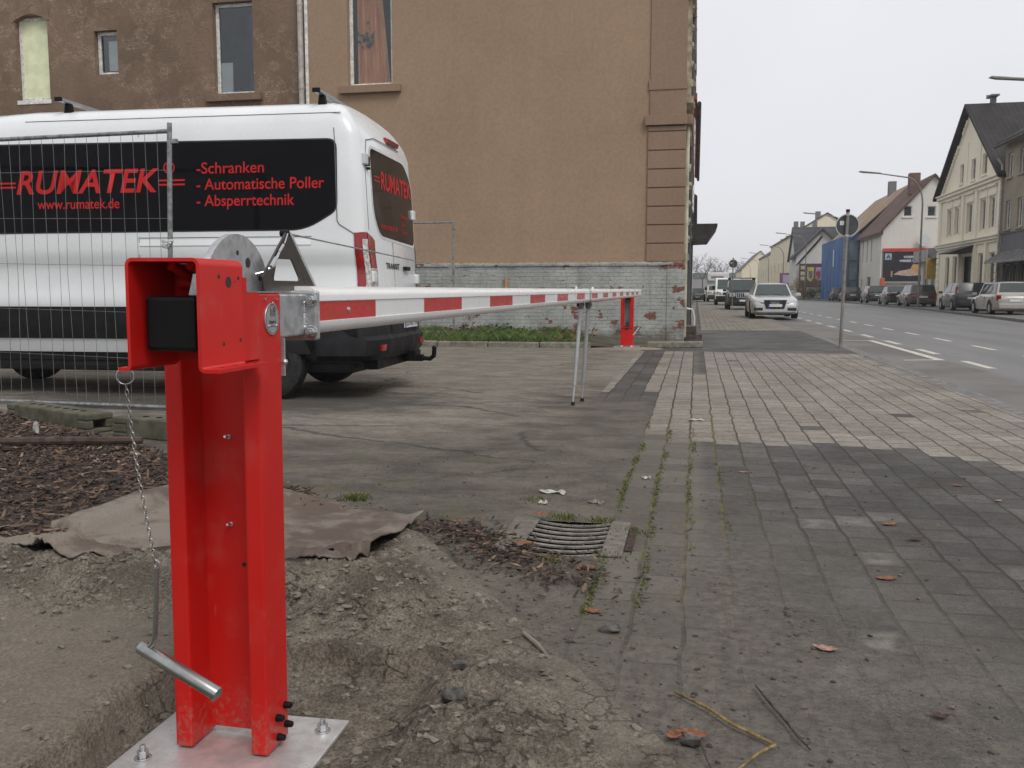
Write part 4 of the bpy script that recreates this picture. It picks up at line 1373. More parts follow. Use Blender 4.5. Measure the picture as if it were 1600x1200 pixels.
MB().tube([(FPX1, FY, 0.25), (FPX1 + 0.11, FY - 0.02, 0.40)], 0.011, 8).build('lever', WHITEP, F)
q = MB()
q.tube([(-1.27, FY, 1.06), (-1.27, FY, 1.16)], 0.012, 8)
q.obox((-1.20, FY + 0.02, 1.10), (0.05, 0, 0), (0, 0.02, 0), (0, 0, 0.03))
q.build('lock_pin', GALV, F)

# ---------------------------------------------------------------- the white van (local: u forward, v left, w up)
VA = R(2.8)
V = thing('panel_van', 'white van with black lettered windows parked behind the mesh fence', 'van', (-3.165, 9.23, 0.0), math.pi + VA)
VP = [(0.70, 0.44), (0.93, 0.46), (0.985, 0.60), (1.012, 0.78), (1.034, 0.93), (1.034, 1.00), (1.016, 1.055), (0.990, 1.17), (0.984, 1.30), (0.990, 1.345), (1.014, 1.41), (1.020, 1.50),
      (1.012, 1.60), (1.010, 1.66), (0.958, 2.56), (0.932, 2.69), (0.900, 2.795), (0.83, 2.872), (0.70, 2.920), (0.40, 2.955), (0.0, 2.968)]


def vside(w):
    for (a, b), (c, d) in zip(VP, VP[1:]):
        if b <= w <= d:
            return a + (c - a) * (w - b) / max(1e-6, d - b)
    return 0


def vlean(w):
    if w < 1.1:
        return 0.02 * (1.1 - w) if w < 1.0 else 0
    l = 0.085 * (w - 1.1) / 1.5
    if w > 2.55:
        l += 0.75 * (w - 2.55) ** 2 + 0.12 * (w - 2.55)
    return l


ST = [(0.0, 0.895), (0.02, 0.935), (0.06, 0.965), (0.13, 0.987), (0.26, 1.0), (0.6, 1.0), (2.0, 1.0), (3.6, 1.0), (4.1, 0.995), (4.55, 0.985), (5.05, 0.972), (5.35, 0.95), (5.75, 0.88), (5.95, 0.72)]


def vtop(u):
    P = [(0, 2.968), (3.6, 2.968), (4.1, 2.945), (4.55, 2.80), (5.05, 1.75), (5.4, 1.42), (5.75, 1.22), (5.95, 0.95)]
    for (a, b), (c, d) in zip(P, P[1:]):
        if u <= c:
            return b + (d - b) * (u - a) / (c - a)
    return P[-1][1]


def vpt(u, s, v, w):
    k = max(0.0, 1 - u / 0.6)
    dw = 0.0
    if u < 0.26:
        dw = -0.05 * (1 - u / 0.26) ** 2 * sm(w, 2.5, 2.9)
    ww = 0.44 + (w - 0.44) * (vtop(u) - 0.44) / (2.968 - 0.44)
    return (u + vlean(w) * k, v * s, ww + dw)


secs = []
for u, s in ST:
    sec = [vpt(u, s, v, w) for v, w in VP] + [vpt(u, s, -v, w) for v, w in reversed(VP[:-1])]
    secs.append(sec)
body = MB()
body.loft(secs, caps=False)
n = len(secs[0])
for si, fl_ in ((0, 0), (len(secs) - 1, 1)):
    for i in range(len(VP) - 1):
        a_, b_ = si * n + i, si * n + i + 1
        c_, d_ = si * n + (n - 1 - i - 1), si * n + (n - 1 - i)
        if i == len(VP) - 2:
            body.f.append((a_, b_, d_)); body.m.append(0)
        else:
            body.f.append((a_, b_, c_, d_)); body.m.append(0)
vb = body.build('body', VANW, V, smooth=True, angle=38, world=False)


def side_pt(u, w, off=0.004, sgn=1):
    return Vector((u, sgn * (vside(w) + off), w))


def rear_pt(v, w, off=0.004):
    return Vector((vlean(w) - off, v, w))


def rounded(poly, r, n=5):
    out = []
    k = len(poly)
    for i in range(k):
        p = Vector((*poly[i], 0))
        a_ = (Vector((*poly[i - 1], 0)) - p)
        b_ = (Vector((*poly[(i + 1) % k], 0)) - p)
        rr_ = min(r[i] if isinstance(r, (list, tuple)) else r, a_.length * 0.45, b_.length * 0.45)
        s_, e_ = p + a_.normalized() * rr_, p + b_.normalized() * rr_
        for j in range(n + 1):
            t_ = j / n
            q_ = s_ * (1 - t_) ** 2 + p * 2 * t_ * (1 - t_) + e_ * t_ ** 2
            out.append((q_.x, q_.y))
    return out


# long black side window band, both sides
for sg in (1, -1):
    poly = rounded([(0.300, 2.525), (0.290, 1.86), (0.60, 1.68), (4.15, 1.675), (4.15, 2.55)], [0.09, 0.07, 0.16, 0.03, 0.03])
    q = MB().add([side_pt(u, w, 0.008, sg) for u, w in poly], [tuple(range(len(poly)))])
    gl = q.build('side_window', VANGLASS, V, world=False)
    # rubber lip just outside the pane
    po = rounded([(0.285, 2.54), (0.275, 1.852), (0.596, 1.664), (4.165, 1.66), (4.165, 2.565)], [0.10, 0.08, 0.17, 0.03, 0.03])
    q = MB().add([side_pt(u, w, 0.0025, sg) for u, w in po], [tuple(range(len(po)))])
    q.build('window_seal', SEAM, gl, world=False)
    if sg == 1:
        near_glass = gl
    for s0, nm in ((0, 'seam'),):
        q = MB()
        for us, w0, w1 in ((2.335, 1.05, 1.62), (2.335, 2.60, 2.80)):
            q.add([side_pt(us, w0, 0.003, sg), side_pt(us + 0.007, w0, 0.003, sg), side_pt(us + 0.007, w1, 0.003, sg), side_pt(us, w1, 0.003, sg)], [(0, 1, 2, 3)])
        # roof gutter line
        pts = [side_pt(0.25, 2.665, 0.004, sg), side_pt(4.2, 2.665, 0.004, sg)]
        q.tube([side_pt(0.26, 2.79, 0.0, sg), side_pt(1.5, 2.79, 0.0, sg), side_pt(3.6, 2.79, 0.0, sg)], 0.0045, 6)
        # pressed panel under the window
        for (u0, w0), (u1, w1) in (((0.54, 1.607), (2.33, 1.607)),):
            q.tube([side_pt(u0, w0, 0, sg), side_pt(u1, w1, 0, sg)], 0.0045, 5)
        # corner panel seam
        for a_, b_ in zip([(0.262, 2.64), (0.262, 2.5), (0.262, 1.76), (0.24, 1.72), (0.13, 1.655), (0.08, 1.62)], [(0.262, 2.5), (0.262, 1.76), (0.24, 1.72), (0.13, 1.655), (0.08, 1.62)]):
            ka, kb_ = [np_ for np_ in ((a_[0]), (b_[0]))]
            def S(u):
                for (u0, s0_), (u1, s1_) in zip(ST, ST[1:]):
                    if u <= u1:
                        return s0_ + (s1_ - s0_) * (u - u0) / (u1 - u0)
            pa = Vector((a_[0] + vlean(a_[1]) * (1 - a_[0] / .6), sg * vside(a_[1]) * S(a_[0]), a_[1]))
            pb = Vector((b_[0] + vlean(b_[1]) * (1 - b_[0] / .6), sg * vside(b_[1]) * S(b_[0]), b_[1]))
            pa, pb = pa + Vector((-.003, sg * .005, 0)), pb + Vector((-.003, sg * .005, 0))
            q.tube([pa, pb], 0.0045, 5)
        q.build('panel_seam', GREYSEAM, vb, world=False)
    # pressed ledge catching light
    q = MB()
    q.grid(lambda a_, b_: side_pt(0.54 + 1.79 * a_, 1.528 + 0.072 * b_, -0.002 + 0.010 * (1 - b_), sg), 2, 2)
    q.build('pressed_ledge', VANW, vb, world=False)
    # black rubbing strip along the side
    q = MB()
    q.grid(lambda a_, b_: side_pt(1.58 + 2.6 * a_, 0.60 + 0.325 * b_, 0.012 + 0.008 * math.sin(math.pi * b_), sg), 2, 6)
    q.build('side_moulding', VANDIRT, V, world=False, smooth=True)
    # lower black cladding behind the wheel
    q = MB()
    q.grid(lambda a_, b_: side_pt(0.10 + 0.56 * a_, 0.462 + 0.56 * b_, 0.010 + 0.008 * math.sin(math.pi * b_), sg), 4, 6)
    q.grid(lambda a_, b_: side_pt(0.66 + 0.93 * a_, 0.80 + 0.222 * b_, 0.012 + 0.008 * math.sin(math.pi * b_), sg), 4, 4)
    q.build('rear_cladding', VANDIRT, V, world=False, smooth=True)
    # wheel arch
    q = MB()
    q.grid(lambda a_, b_: side_pt(1.055 + 0.47 * b_ * math.cos(math.pi * a_), max(0.462, 0.37 + 0.50 * b_ * math.sin(math.pi * a_)), 0.022, sg), 20, 8)
    q.build('wheel_arch', SEAM, V, world=False)
    for uw in (1.055, 4.80):
        wl_ = MB()
        c0, c1 = Vector((uw, sg * (0.955 if uw < 2 else 0.80), 0.355)), Vector((uw, sg * 0.70, 0.355))
        dirv = Vector((0, sg, 0))
        def wr(c, r, k=36):
            return [c + Vector((r * math.cos(a_), 0, r * math.sin(a_))) for a_ in [2 * math.pi * i / k for i in range(k)]]
        wl_.loft([wr(c0 - dirv * 0.02, 0.22), wr(c0, 0.24), wr(c0, 0.315), wr(c0 - dirv * 0.02, 0.350), wr(c0 - dirv * 0.05, 0.355), wr(c0 - dirv * 0.19, 0.355), wr(c0 - dirv * 0.22, 0.345), wr(c0 - dirv * 0.235, 0.30)])
        w_ = wl_.build('wheel', TYRE, V, world=False, smooth=True)
        q = MB().loft([wr(c0 - dirv * 0.03, 0.235, 24), wr(c0 - dirv * 0.035, 0.19, 24), wr(c0 - dirv * 0.0, 0.10, 24), wr(c0 + dirv * 0.002, 0.05, 24)])
        q.build('rim', RIM, w_, world=False, smooth=True)
# underbody
MB().box(0.15, 5.6, -0.72, 0.72, 0.36, 0.62).build('underbody', SEAM, V, world=False)
MB().box(0.25, 4.4, -0.66, 0.66, 0.24, 0.40).build('underbody_shade_box', SEAM, V, world=False, bevel=0.06)  # black box added below the underbody to deepen the shade under the van
MB().cyl((1.055, -0.7, 0.36), (1.055, 0.7, 0.36), 0.09, 12).build('axle', SEAM, V, world=False)
# lettering on the near side
vu, vr = Vector((0, -0.058, 1)), Vector((-1, 0, 0))
def near(u, w):
    return side_pt(u, w, 0.0105)
text('lettering', 'RUMATEK', near(3.69, 2.062), vr, vu, 0.325, REDTXT, near_glass, shear=0.22, bold=0.0065, width=1.56)
text('lettering', '\u00ae', near(2.065, 2.235), vr, vu, 0.16, REDTXT, near_glass, bold=0.001)
for w_ in (2.118, 2.160):
    for u0, u1 in ((4.05, 3.68), (2.12, 1.84)):
        q = MB().add([near(u0, w_), near(u1, w_), near(u1, w_ + 0.017), near(u0, w_ + 0.017)], [(0, 1, 2, 3)])
        q.build('logo_line', REDTXT, near_glass, world=False)
text('lettering', 'www.rumatek.de', near(3.44, 1.905), vr, vu, 0.142, REDTXT, near_glass, bold=0.001, width=0.90)
text('lettering', '-Schranken', near(1.722, 2.228), vr, vu, 0.155, REDTXT, near_glass, bold=0.0012, width=0.70)
text('lettering', '- Automatische Poller', near(1.722, 2.070), vr, vu, 0.155, REDTXT, near_glass, bold=0.0012, width=1.31)
text('lettering', '- Absperrtechnik', near(1.722, 1.912), vr, vu, 0.155, REDTXT, near_glass, bold=0.0012, width=1.01)

# rear end
q = MB()
pl_ = rounded([(0.60, 2.50), (0.60, 1.86), (0.44, 1.645), (-0.88, 1.60), (-0.90, 2.30), (-0.62, 2.50)], [0.08, 0.16, 0.18, 0.10, 0.16, 0.12])
q.add([rear_pt(v, w, 0.006) for v, w in pl_], [tuple(range(len(pl_)))])
rg_ = q.build('rear_window', REARGLASS, V, world=False)
po = rounded([(0.625, 2.53), (0.625, 1.85), (0.455, 1.62), (-0.90, 1.572), (-0.925, 2.315), (-0.63, 2.525)], [0.09, 0.17, 0.19, 0.11, 0.17, 0.13])
MB().add([rear_pt(v, w, 0.003) for v, w in po], [tuple(range(len(po)))]).build('window_seal', VANW, rg_, world=False)
q = MB()
q.add([rear_pt(0.006, 1.0, 0.004), rear_pt(-0.006, 1.0, 0.004), rear_pt(-0.006, 1.60, 0.004), rear_pt(0.006, 1.60, 0.004)], [(0, 1, 2, 3)])
q.tube([rear_pt(0.70, 1.0, 0.001), rear_pt(0.70, 1.62, 0.001)], 0.004, 5)
q.tube([rear_pt(0.80, 1.68, 0.0), rear_pt(0.78, 2.30, 0.0), rear_pt(0.70, 2.56, 0.004), rear_pt(0.40, 2.62, 0.004), rear_pt(-0.5, 2.62, 0.004)], 0.005, 5)
q.build('door_seam', GREYSEAM, vb, world=False)
ru, rv_ = Vector((0.0567, 0, 1)), Vector((0, -1, 0))
text('lettering', 'RUMATEK', rear_pt(0.32, 2.13, 0.009), rv_, ru, 0.255, REDTXT, rg_, shear=0.1, bold=0.006, width=1.16)
text('lettering', 'www.rumatek.de', rear_pt(0.42, 1.72, 0.009), rv_, ru, 0.10, REDTXT, rg_, width=0.62)
for k, s_ in enumerate(('Schranken', 'Poller', 'Technik')):
    text('lettering', s_, rear_pt(-0.36, 1.88 - 0.085 * k, 0.009), rv_, ru, 0.07, REDTXT, rg_)
for w_ in (2.185, 2.225):
    q = MB().add([rear_pt(0.53, w_, 0.009), rear_pt(0.34, w_, 0.009), rear_pt(0.34, w_ + 0.014, 0.009), rear_pt(0.53, w_ + 0.014, 0.009)], [(0, 1, 2, 3)])
    q.build('logo_line', REDTXT, rg_, world=False)
text('lettering', 'TRANSIT', rear_pt(0.30, 1.315, 0.006), rv_, ru, 0.085, INK, vb, bold=0.002, width=0.50)
q = MB()
q.obox(rear_pt(-0.42, 1.33, 0.025), (0.02, 0, 0), (0, 0.085, 0), (0, 0, 0.022))
q.build('door_handle', VANDIRT, V, world=False, bevel=0.008)
for v, w in ((0.80, 2.36), (0.80, 1.22), (-0.86, 1.95), (-0.86, 1.22)):
    q = MB()
    q.obox(rear_pt(v, w, 0.014), (0.022, 0, 0), (0, 0.055, 0), (0, 0, 0.055))
    q.build('hinge', VANW if v < 0 or w < 2 else WHITEP, V, world=False, bevel=0.012)
q = MB()
q.obox(rear_pt(0.745, 2.345, 0.012), (0.028, 0, 0), (0, 0.02, 0), (0, 0, 0.045))
q.obox(rear_pt(0.72, 2.28, 0.012), (0.02, 0, 0), (0, 0.02, 0), (0, 0, 0.012))
q.build('hinge_pin', VANDIRT, V, world=False, bevel=0.004)
# tail lamps wrapped round the rear corners
for sg in (1, -1):
    cols = []
    for u, s, cap_ in ((0.095, 0.975, 0), (0.065, 0.966, 0), (0.03, 0.942, 0), (0.008, 0.912, 0), (0.0, 0.88, 1), (0.0, 0.78, 1), (0.0, 0.66, 1)) if sg == 1 else ((0.095, 0.975, 0), (0.065, 0.966, 0), (0.03, 0.942, 0), (0.008, 0.912, 0), (0.0, 0.893, 1), (0.0, 0.888, 1), (0.0, 0.882, 1)):
        colp = []
        for i in range(9):
            w = 1.10 + 0.55 * i / 8
            o_ = 0.014 if sg == 1 else 0.003
            k = max(0, 1 - u / .6)
            nx_ = -(1 if cap_ else max(0, 1 - u / 0.12))
            ny_ = 0 if cap_ and s < 0.85 else min(1, u / 0.06 + 0.3)
            l_ = math.hypot(nx_, ny_) or 1
            top = 0.04 * (abs(s - 0.90) / 0.15) ** 2 if i == 8 else 0
            colp.append((u + vlean(w) * k + o_ * nx_ / l_, sg * (vside(w) * s + o_ * ny_ / l_), w - top))
        cols.append(colp)
    q = MB()
    nc = len(cols)
    vs_ = [p for c_ in cols for p in c_]
    q.add(vs_, [(i * 9 + j, (i + 1) * 9 + j, (i + 1) * 9 + j + 1, i * 9 + j + 1) for i in range(nc - 1) for j in range(8)])
    tl = q.build('tail_light', LAMPRED, V, world=False, smooth=True)
    q = MB()
    sub = cols[1:5]
    c3 = [[(p[0] - 0.003, p[1] + sg * 0.003, p[2]) for p in c_[:8]] for c_ in [cols[2], cols[3], cols[4]]]
    q.add([p for c_ in c3 for p in c_], [(i * 8 + j, (i + 1) * 8 + j, (i + 1) * 8 + j + 1, i * 8 + j + 1) for i in range(2) for j in range(7)])
    q.build('reversing_lens', LAMPCLR, tl, world=False, smooth=True)
    c3 = [[(p[0] - 0.003, p[1], p[2]) for p in c_[:4]] for c_ in [cols[4], cols[5], cols[6]]]
    q = MB().add([p for c_ in c3 for p in c_], [(i * 4 + j, (i + 1) * 4 + j, (i + 1) * 4 + j + 1, i * 4 + j + 1) for i in range(2) for j in range(3)])
    q.build('clear_lens', LAMPCLR, tl, world=False, smooth=True)
# third brake light over the doors
q = MB()
q.grid(lambda a_, b_: Vector(vpt(0.0, 1, 0, 2.77 + 0.05 * b_)) + Vector((-0.035, -0.14 - 0.30 * a_, -0.025)), 3, 2)
q = MB()
q.obox((vlean(2.70) - 0.012, -0.28, 2.68), (0.03, 0, 0.012), (0, 0.20, 0), (-0.01, 0, 0.025))
q.build('high_brake_light', LAMPRED, V, world=False, bevel=0.008)
# bumper, number plate, step, tow bar
bm_ = []
for v, u in ((1.04, 0.50), (1.035, 0.20), (1.0, 0.02), (0.88, -0.06), (0.5, -0.085), (-0.5, -0.085), (-0.88, -0.06), (-1.0, 0.02), (-1.035, 0.20), (-1.04, 0.50)):
    bm_.append([(u + 0.03, v * 0.93, 0.40), (u, v, 0.45), (u - 0.01, v * 1.0, 0.60), (u + 0.03, v * 0.985, 0.64), (u + 0.04, v * 0.975, 0.80), (u + 0.06, v * 0.95, 0.86), (0.3 if abs(v) < 1.03 else u + .2, v * 0.9, 0.86), (0.3 if abs(v) < 1.03 else u + .2, v * 0.85, 0.42)])
q = MB().loft(bm_)
bu = q.build('rear_bumper', VANDIRT, V, world=False, smooth=True, angle=35)
MB().box(-0.062, -0.05, -0.62, 0.36, 0.63, 0.95).build('door_lower_panel', VANDIRT, V, world=False, bevel=0.004)
for sg in (1, -1):
    q = MB()
    q.obox((-0.082, sg * 0.74, 0.52), (0.014, 0, 0), (0, 0.075, 0), (0, 0, 0.032))
    q.build('reflector', LAMPRED, bu, world=False, bevel=0.004)
np_ = MB().box(-0.075, -0.0625, -0.62, -0.10, 0.685, 0.80).build('number_plate', NUMW, V, world=False)
MB().box(-0.0757, -0.0752, -0.145, -0.10, 0.686, 0.799).build('blue_strip', NUMB, np_, world=False)
text('lettering', 'DO MO 1990', Vector((-0.0762, -0.155, 0.705)), (0, -1, 0), (0, 0, 1), 0.105, INK, np_, bold=0.002, width=0.45)
MB().box(-0.072, -0.0626, -0.42, -0.28, 0.815, 0.84).build('plate_lamp', LAMPCLR, V, world=False)
tb = MB()
tb.box(-0.02, 0.12, -0.75, 0.75, 0.30, 0.40)
tb.box(-0.22, 0.0, -0.34, -0.24, 0.31, 0.38)
tb.box(-0.16, -0.08, -0.42, -0.16, 0.33, 0.43)
tb.tube([(-0.20, -0.29, 0.345), (-0.30, -0.29, 0.335), (-0.345, -0.29, 0.37), (-0.35, -0.29, 0.43)], 0.026, 10)
tb.blob((-0.35, -0.29, 0.455), 0.030, (1, 1, 1), 1, 10, rough=0)
tb.build('tow_bar', BLACKPL, V, world=False)
# roof bars
for u in (3.22, 0.50):
    q = MB()
    q.obox((u, 0, 3.005), (0.035, 0, 0), (0, 0.90, 0), (0, 0, 0.016))
    rb = q.build('roof_bar', M('alu_roof_bar', (0.40, 0.41, 0.42), 0.35, metal=0.7), V, world=False, bevel=0.006)
    for sg in (1, -1):
        q = MB()
        q.obox((u, sg * 0.905, 3.005), (0.038, 0, 0), (0, 0.015, 0), (0, 0, 0.021))
        q.build('end_cap', BLACKPL, rb, world=False, bevel=0.006)
        q = MB()
        q.prism([(u - 0.05, sg * 0.74 + 0.03, 2.83), (u + 0.05, sg * 0.74 + 0.03, 2.83), (u + 0.03, sg * 0.74 + 0.03, 2.990), (u - 0.03, sg * 0.74 + 0.03, 2.990)], (0, -0.06, 0))
        q.build('bar_foot', BLACKPL, rb, world=False, bevel=0.01)
# front: windscreen, mirrors
wsq = [vpt(4.47, .99, .86, 2.968 * .985), vpt(4.47, .99, -.86, 2.968 * .985), vpt(4.97, .97, -.9, 2.968 * .96), vpt(4.97, .97, .9, 2.968 * .96)]
MB().add([(p[0] + 0.05, p[1], p[2] + 0.03) for p in wsq], [(0, 1, 2, 3)]).build('windscreen', PANED, V, world=False)
for sg in (1, -1):
    q = MB()
    q.obox((4.75, sg * 1.17, 1.55), (0.07, 0, 0), (0, 0.11, 0), (0, 0, 0.2))
    q.build('mirror', VANDIRT, V, world=False, bevel=0.03)

# ---------------------------------------------------------------- brown house, brick wall, fences, grass
WY = 19.42
HB = thing('corner_house', 'tall brown rendered corner house with a blank gable behind the brick wall', 'house', (-0.3, WY, 0))
XL, XRR, ZT = -26.0, -0.30, 13.5
SPLIT = -8.62


def wall_holes(mb, x0, x1, z0, z1, y, holes, depth, m=0):
    xs = sorted({x0, x1, *[h[0] for h in holes], *[h[1] for h in holes]})
    zs = sorted({z0, z1, *[h[2] for h in holes], *[h[3] for h in holes]})
    for i in range(len(xs) - 1):
        for j in range(len(zs) - 1):
            cx_, cz_ = (xs[i] + xs[i + 1]) / 2, (zs[j] + zs[j + 1]) / 2
            if any(h[0] < cx_ < h[1] and h[2] < cz_ < h[3] for h in holes):
                continue
            mb.add([(xs[i], y, zs[j]), (xs[i + 1], y, zs[j]), (xs[i + 1], y, zs[j + 1]), (xs[i], y, zs[j + 1])], [(0, 1, 2, 3)], m)
    for a_, b_, c_, d_ in holes:
        mb.add([(a_, y, c_), (b_, y, c_), (b_, y, d_), (a_, y, d_), (a_, y + depth, c_), (b_, y + depth, c_), (b_, y + depth, d_), (a_, y + depth, d_)],
               [(0, 1, 5, 4), (1, 2, 6, 5), (2, 3, 7, 6), (3, 0, 4, 7)], m)


W1 = (-16.16, -15.27, 5.66, 7.62)
W2 = (-14.03, -13.42, 6.17, 7.17)
W3 = (-10.96, -9.97, 5.58, 7.62)
W4 = (-7.70, -6.66, 5.62, 7.80)
wr_ = MB()
wall_holes(wr_, XL, SPLIT, 0.0, ZT, WY, [W1, W2, W3], 0.28)
wr_.build('wall', BROWNR, HB)
wl_ = MB()
wall_holes(wl_, SPLIT, XRR, 0.0, ZT, WY - 0.012, [W4], 0.28)
wl_.add([(SPLIT, WY - 0.012, 0), (SPLIT, WY, 0), (SPLIT, WY, ZT), (SPLIT, WY - 0.012, ZT)], [(0, 1, 2, 3)])
wl_.build('wall', BROWN, HB)
# street front, back, roof
sf = MB()
sf.add([(XRR, WY - .012, 0), (XRR, WY + 11, 0), (XRR, WY + 11, ZT), (XRR, WY - .012, ZT)], [(0, 1, 2, 3)])
sf.add([(XL, WY, 0), (XL, WY + 11, 0), (XL, WY + 11, ZT), (XL, WY, ZT)], [(0, 1, 2, 3)])
sf.add([(XL, WY + 11, 0), (XRR, WY + 11, 0), (XRR, WY + 11, ZT), (XL, WY + 11, ZT)], [(0, 1, 2, 3)])
sf.build('street_front', CREAM, HB)
MB().prism([(XL - .2, WY - .1, ZT), (XL - .2, WY + 11.3, ZT), (XL - .2, WY + 5.6, ZT + 3.5)], (XRR - XL + .4, 0, 0)).build('roof', ROOFD, HB)
# stucco mouldings of the street front seen edge on
rr = random.Random(5)
STUC = M('weathered_stucco_trim', (0.42, 0.37, 0.27), 0.9, scale=4, c2=(0.16, 0.13, 0.10), bump=0.6, bscale=20)
for k in range(5):
    y0 = WY + 0.55 + k * 2.1
    for z0, zz in ((1.9, 4.35), (5.2, 7.2), (8.6, 10.8)):
        pr = 0.10 if z0 > 2 else 0.06
        fm = MB()
        fm.box(XRR, XRR + pr, y0, y0 + 0.16, z0, zz)
        fm.box(XRR, XRR + pr, y0 + 1.05, y0 + 1.21, z0, zz)
        fm.box(XRR, XRR + pr + 0.06, y0 - 0.1, y0 + 1.31, z0 - 0.14, z0 - 0.002)
        fm.box(XRR, XRR + pr + 0.07, y0 - 0.1, y0 + 1.31, zz + 0.002, zz + 0.16)
        for j in range(5):
            fm.blob((XRR + 0.08, y0 + 0.08, z0 + 0.3 + j * 0.38), 0.075, (1, .9, 1.2), int(z0 * 10) + j, 8)
        fm.build('window_surround', STUC, HB)
for zc, pr, hh in ((4.53, 0.16, 0.2), (8.0, 0.17, 0.22), (11.6, 0.3, 0.3)):
    MB().box(XRR + 0.001, XRR + pr, WY + 0.001, WY + 11, zc, zc + hh).build('cornice', BROWNQ, HB, bevel=0.02)
q = MB().tube([(XRR + 0.11, WY + 1.9, 0.1), (XRR + 0.11, WY + 1.9, 12.5)], 0.06, 10)
q.build('downpipe', M('dark_downpipe', (0.05, 0.052, 0.055), 0.5), HB)
q = MB().tube([(XRR + 0.07, WY + 0.16, 0.1), (XRR + 0.07, WY + 0.16, 4.5)], 0.035, 10)
q.build('downpipe', M('cream_downpipe', (0.50, 0.47, 0.36), 0.6, var=0.2), HB)
# quoin pilaster with grooved courses and its ledges
qn = MB()
z = 1.70
i = 0
while z < 4.44:
    h_ = 0.385
    qn.box(-1.055, XRR + 0.03, WY - 0.062, WY - 0.0125, z + 0.012, min(z + h_ - 0.012, 4.50))
    z += h_
qn.build('quoin', BROWNQ, HB, bevel=0.008)
MB().box(-1.045, XRR + 0.02, WY - 0.047, WY - 0.0122, 1.66, 4.51).build('quoin_core', M('groove_render', (0.14, 0.085, 0.06), 0.9), HB)
MB().box(-1.12, XRR + 0.045, WY - 0.12, WY - 0.0121, 4.52, 4.72).build('ledge', BROWNQ, HB, bevel=0.006)
MB().box(-1.03, XRR + 0.025, WY - 0.045, WY - 0.0123, 4.7205, 5.24).build('pilaster_base', BROWNQ, HB, bevel=0.006)
MB().box(-1.055, XRR + 0.028, WY - 0.062, WY - 0.0123, 5.241, 5.46).build('ledge', BROWNQ, HB, bevel=0.006)
MB().box(-1.02, XRR + 0.02, WY - 0.05, WY - 0.0123, 5.461, ZT).build('pilaster', BROWNQ, HB, bevel=0.004)


def near_window(w, y, pane, fr, sill, mull=False, tilt=0):
    x0, x1, z0, z1 = w
    f = 0.075
    q = MB()
    yb = y + 0.14
    q.ring([(x0 + .002, yb, z0 + .002), (x1 - .002, yb, z0 + .002), (x1 - .002, yb, z1 - .002), (x0 + .002, yb, z1 - .002)], [(x0 + f, yb, z0 + f), (x1 - f, yb, z0 + f), (x1 - f, yb, z1 - f), (x0 + f, yb, z1 - f)], (0, 0.06, 0))
    if mull:
        q.box((x0 + x1) / 2 - .03, (x0 + x1) / 2 + .03, yb + .005, yb + .05, z0 + f, z1 - f)
    wi = q.build('window', fr, HB, bevel=0.006)
    MB().box(x0 + f - .001, x1 - f + .001, yb + 0.03, yb + 0.042, z0 + f - .001, z1 - f + .001).build('pane', pane, wi)
    if sill:
        MB().box(x0 - 0.18, x1 + 0.20, y - 0.12, y + 0.1, z0 - 0.17, z0 - 0.005).build('sill', BROWNQ if w is W4 else BROWNR, wi, bevel=0.01)
    return wi


w1 = near_window(W1, WY, BLIND, WINFR, False)
w1['label'] = 'boarded window with a yellowish panel'
q = MB()
arc = [(W1[0] - .06 + (W1[1] - W1[0] + .12) * i / 10, WY - 0.02, W1[3] - 0.14 + 0.17 * math.sin(math.pi * i / 10)) for i in range(11)]
q.prism(arc + [(W1[1] + .06, WY - 0.02, W1[3] + 0.13), (W1[1] - .1, WY - .02, W1[3] + .2), (W1[0] + .1, WY - .02, W1[3] + .2), (W1[0] - .06, WY - 0.02, W1[3] + 0.13)], (0, 0.15, 0))
q.build('arched_head', BROWNR, w1)
MB().box(W1[0] - .02, W1[1] + .02, WY - 0.02, WY + .14, W1[2] - .10, W1[2] - .002).build('sill', WINFR, w1, bevel=0.01)
w2 = near_window(W2, WY, CLEAR, WINFR, False)
q = MB().box(W2[0] + .25, W2[1] - .085, WY + .19, WY + .2, W2[2] + .12, W2[3] - .20)
q.build('blind', WHITEP, w2)
w3 = near_window(W3, WY, CLEAR, WINFR, True)
q = MB()
q.grid(lambda a_, b_: Vector((W3[0] + .74 + 0.09 * a_ + .05 * math.sin(3 * b_), WY + 0.26, W3[2] + .15 + 1.75 * b_)), 2, 8)
q.build('dark_drape', INK, w3)
q = MB()
q.box(W3[0] + .02, W3[0] + .36, WY + .20, WY + .22, W3[2] + .08, W3[2] + .75)
q.build('white_board', WHITEP, w3)
w4 = near_window(W4, WY - .012, CLEAR, WINFR, True)
MB().box(-15.0, -6.0, WY + 1.2, WY + 1.25, 5.0, 8.6).build('room_wall', ROOM, HB)
q = MB()
q.grid(lambda a_, b_: Vector((W4[0] + .16 + (0.52 + 0.04 * b_) * a_ + 0.22 * (1 - b_) * a_ + .02 * math.sin(20 * a_), WY + 0.205 + 0.020 * math.sin(46 * a_ + b_), W4[2] + .02 + 2.1 * b_)), 90, 4)
q.build('curtain', CURT, w4, smooth=True)
q = MB()
rr = random.Random(8)
for k in range(22):
    q.obox((W4[0] + .38 + rr.gauss(0, .11), WY + .178, W4[2] + 1.0 + rr.gauss(0, .16)), (rr.uniform(.02, .05), 0, rr.uniform(-.03, .03)), (0, .001, 0), (rr.uniform(-.02, .02), 0, rr.uniform(.02, .05)))
q.build('house_plant', M('dim_foliage', (0.12, 0.12, 0.09), 0.6), w4)
dp = MB()
dp.tube([(-8.78, WY - 0.09, 1.5), (-8.78, WY - 0.09, 12.9)], 0.062, 14)
for z in (3.5, 5.6, 7.4, 9.5):
    dp.cyl((-8.78, WY - 0.09, z), (-8.78, WY - 0.09, z + 0.05), 0.07, 14)
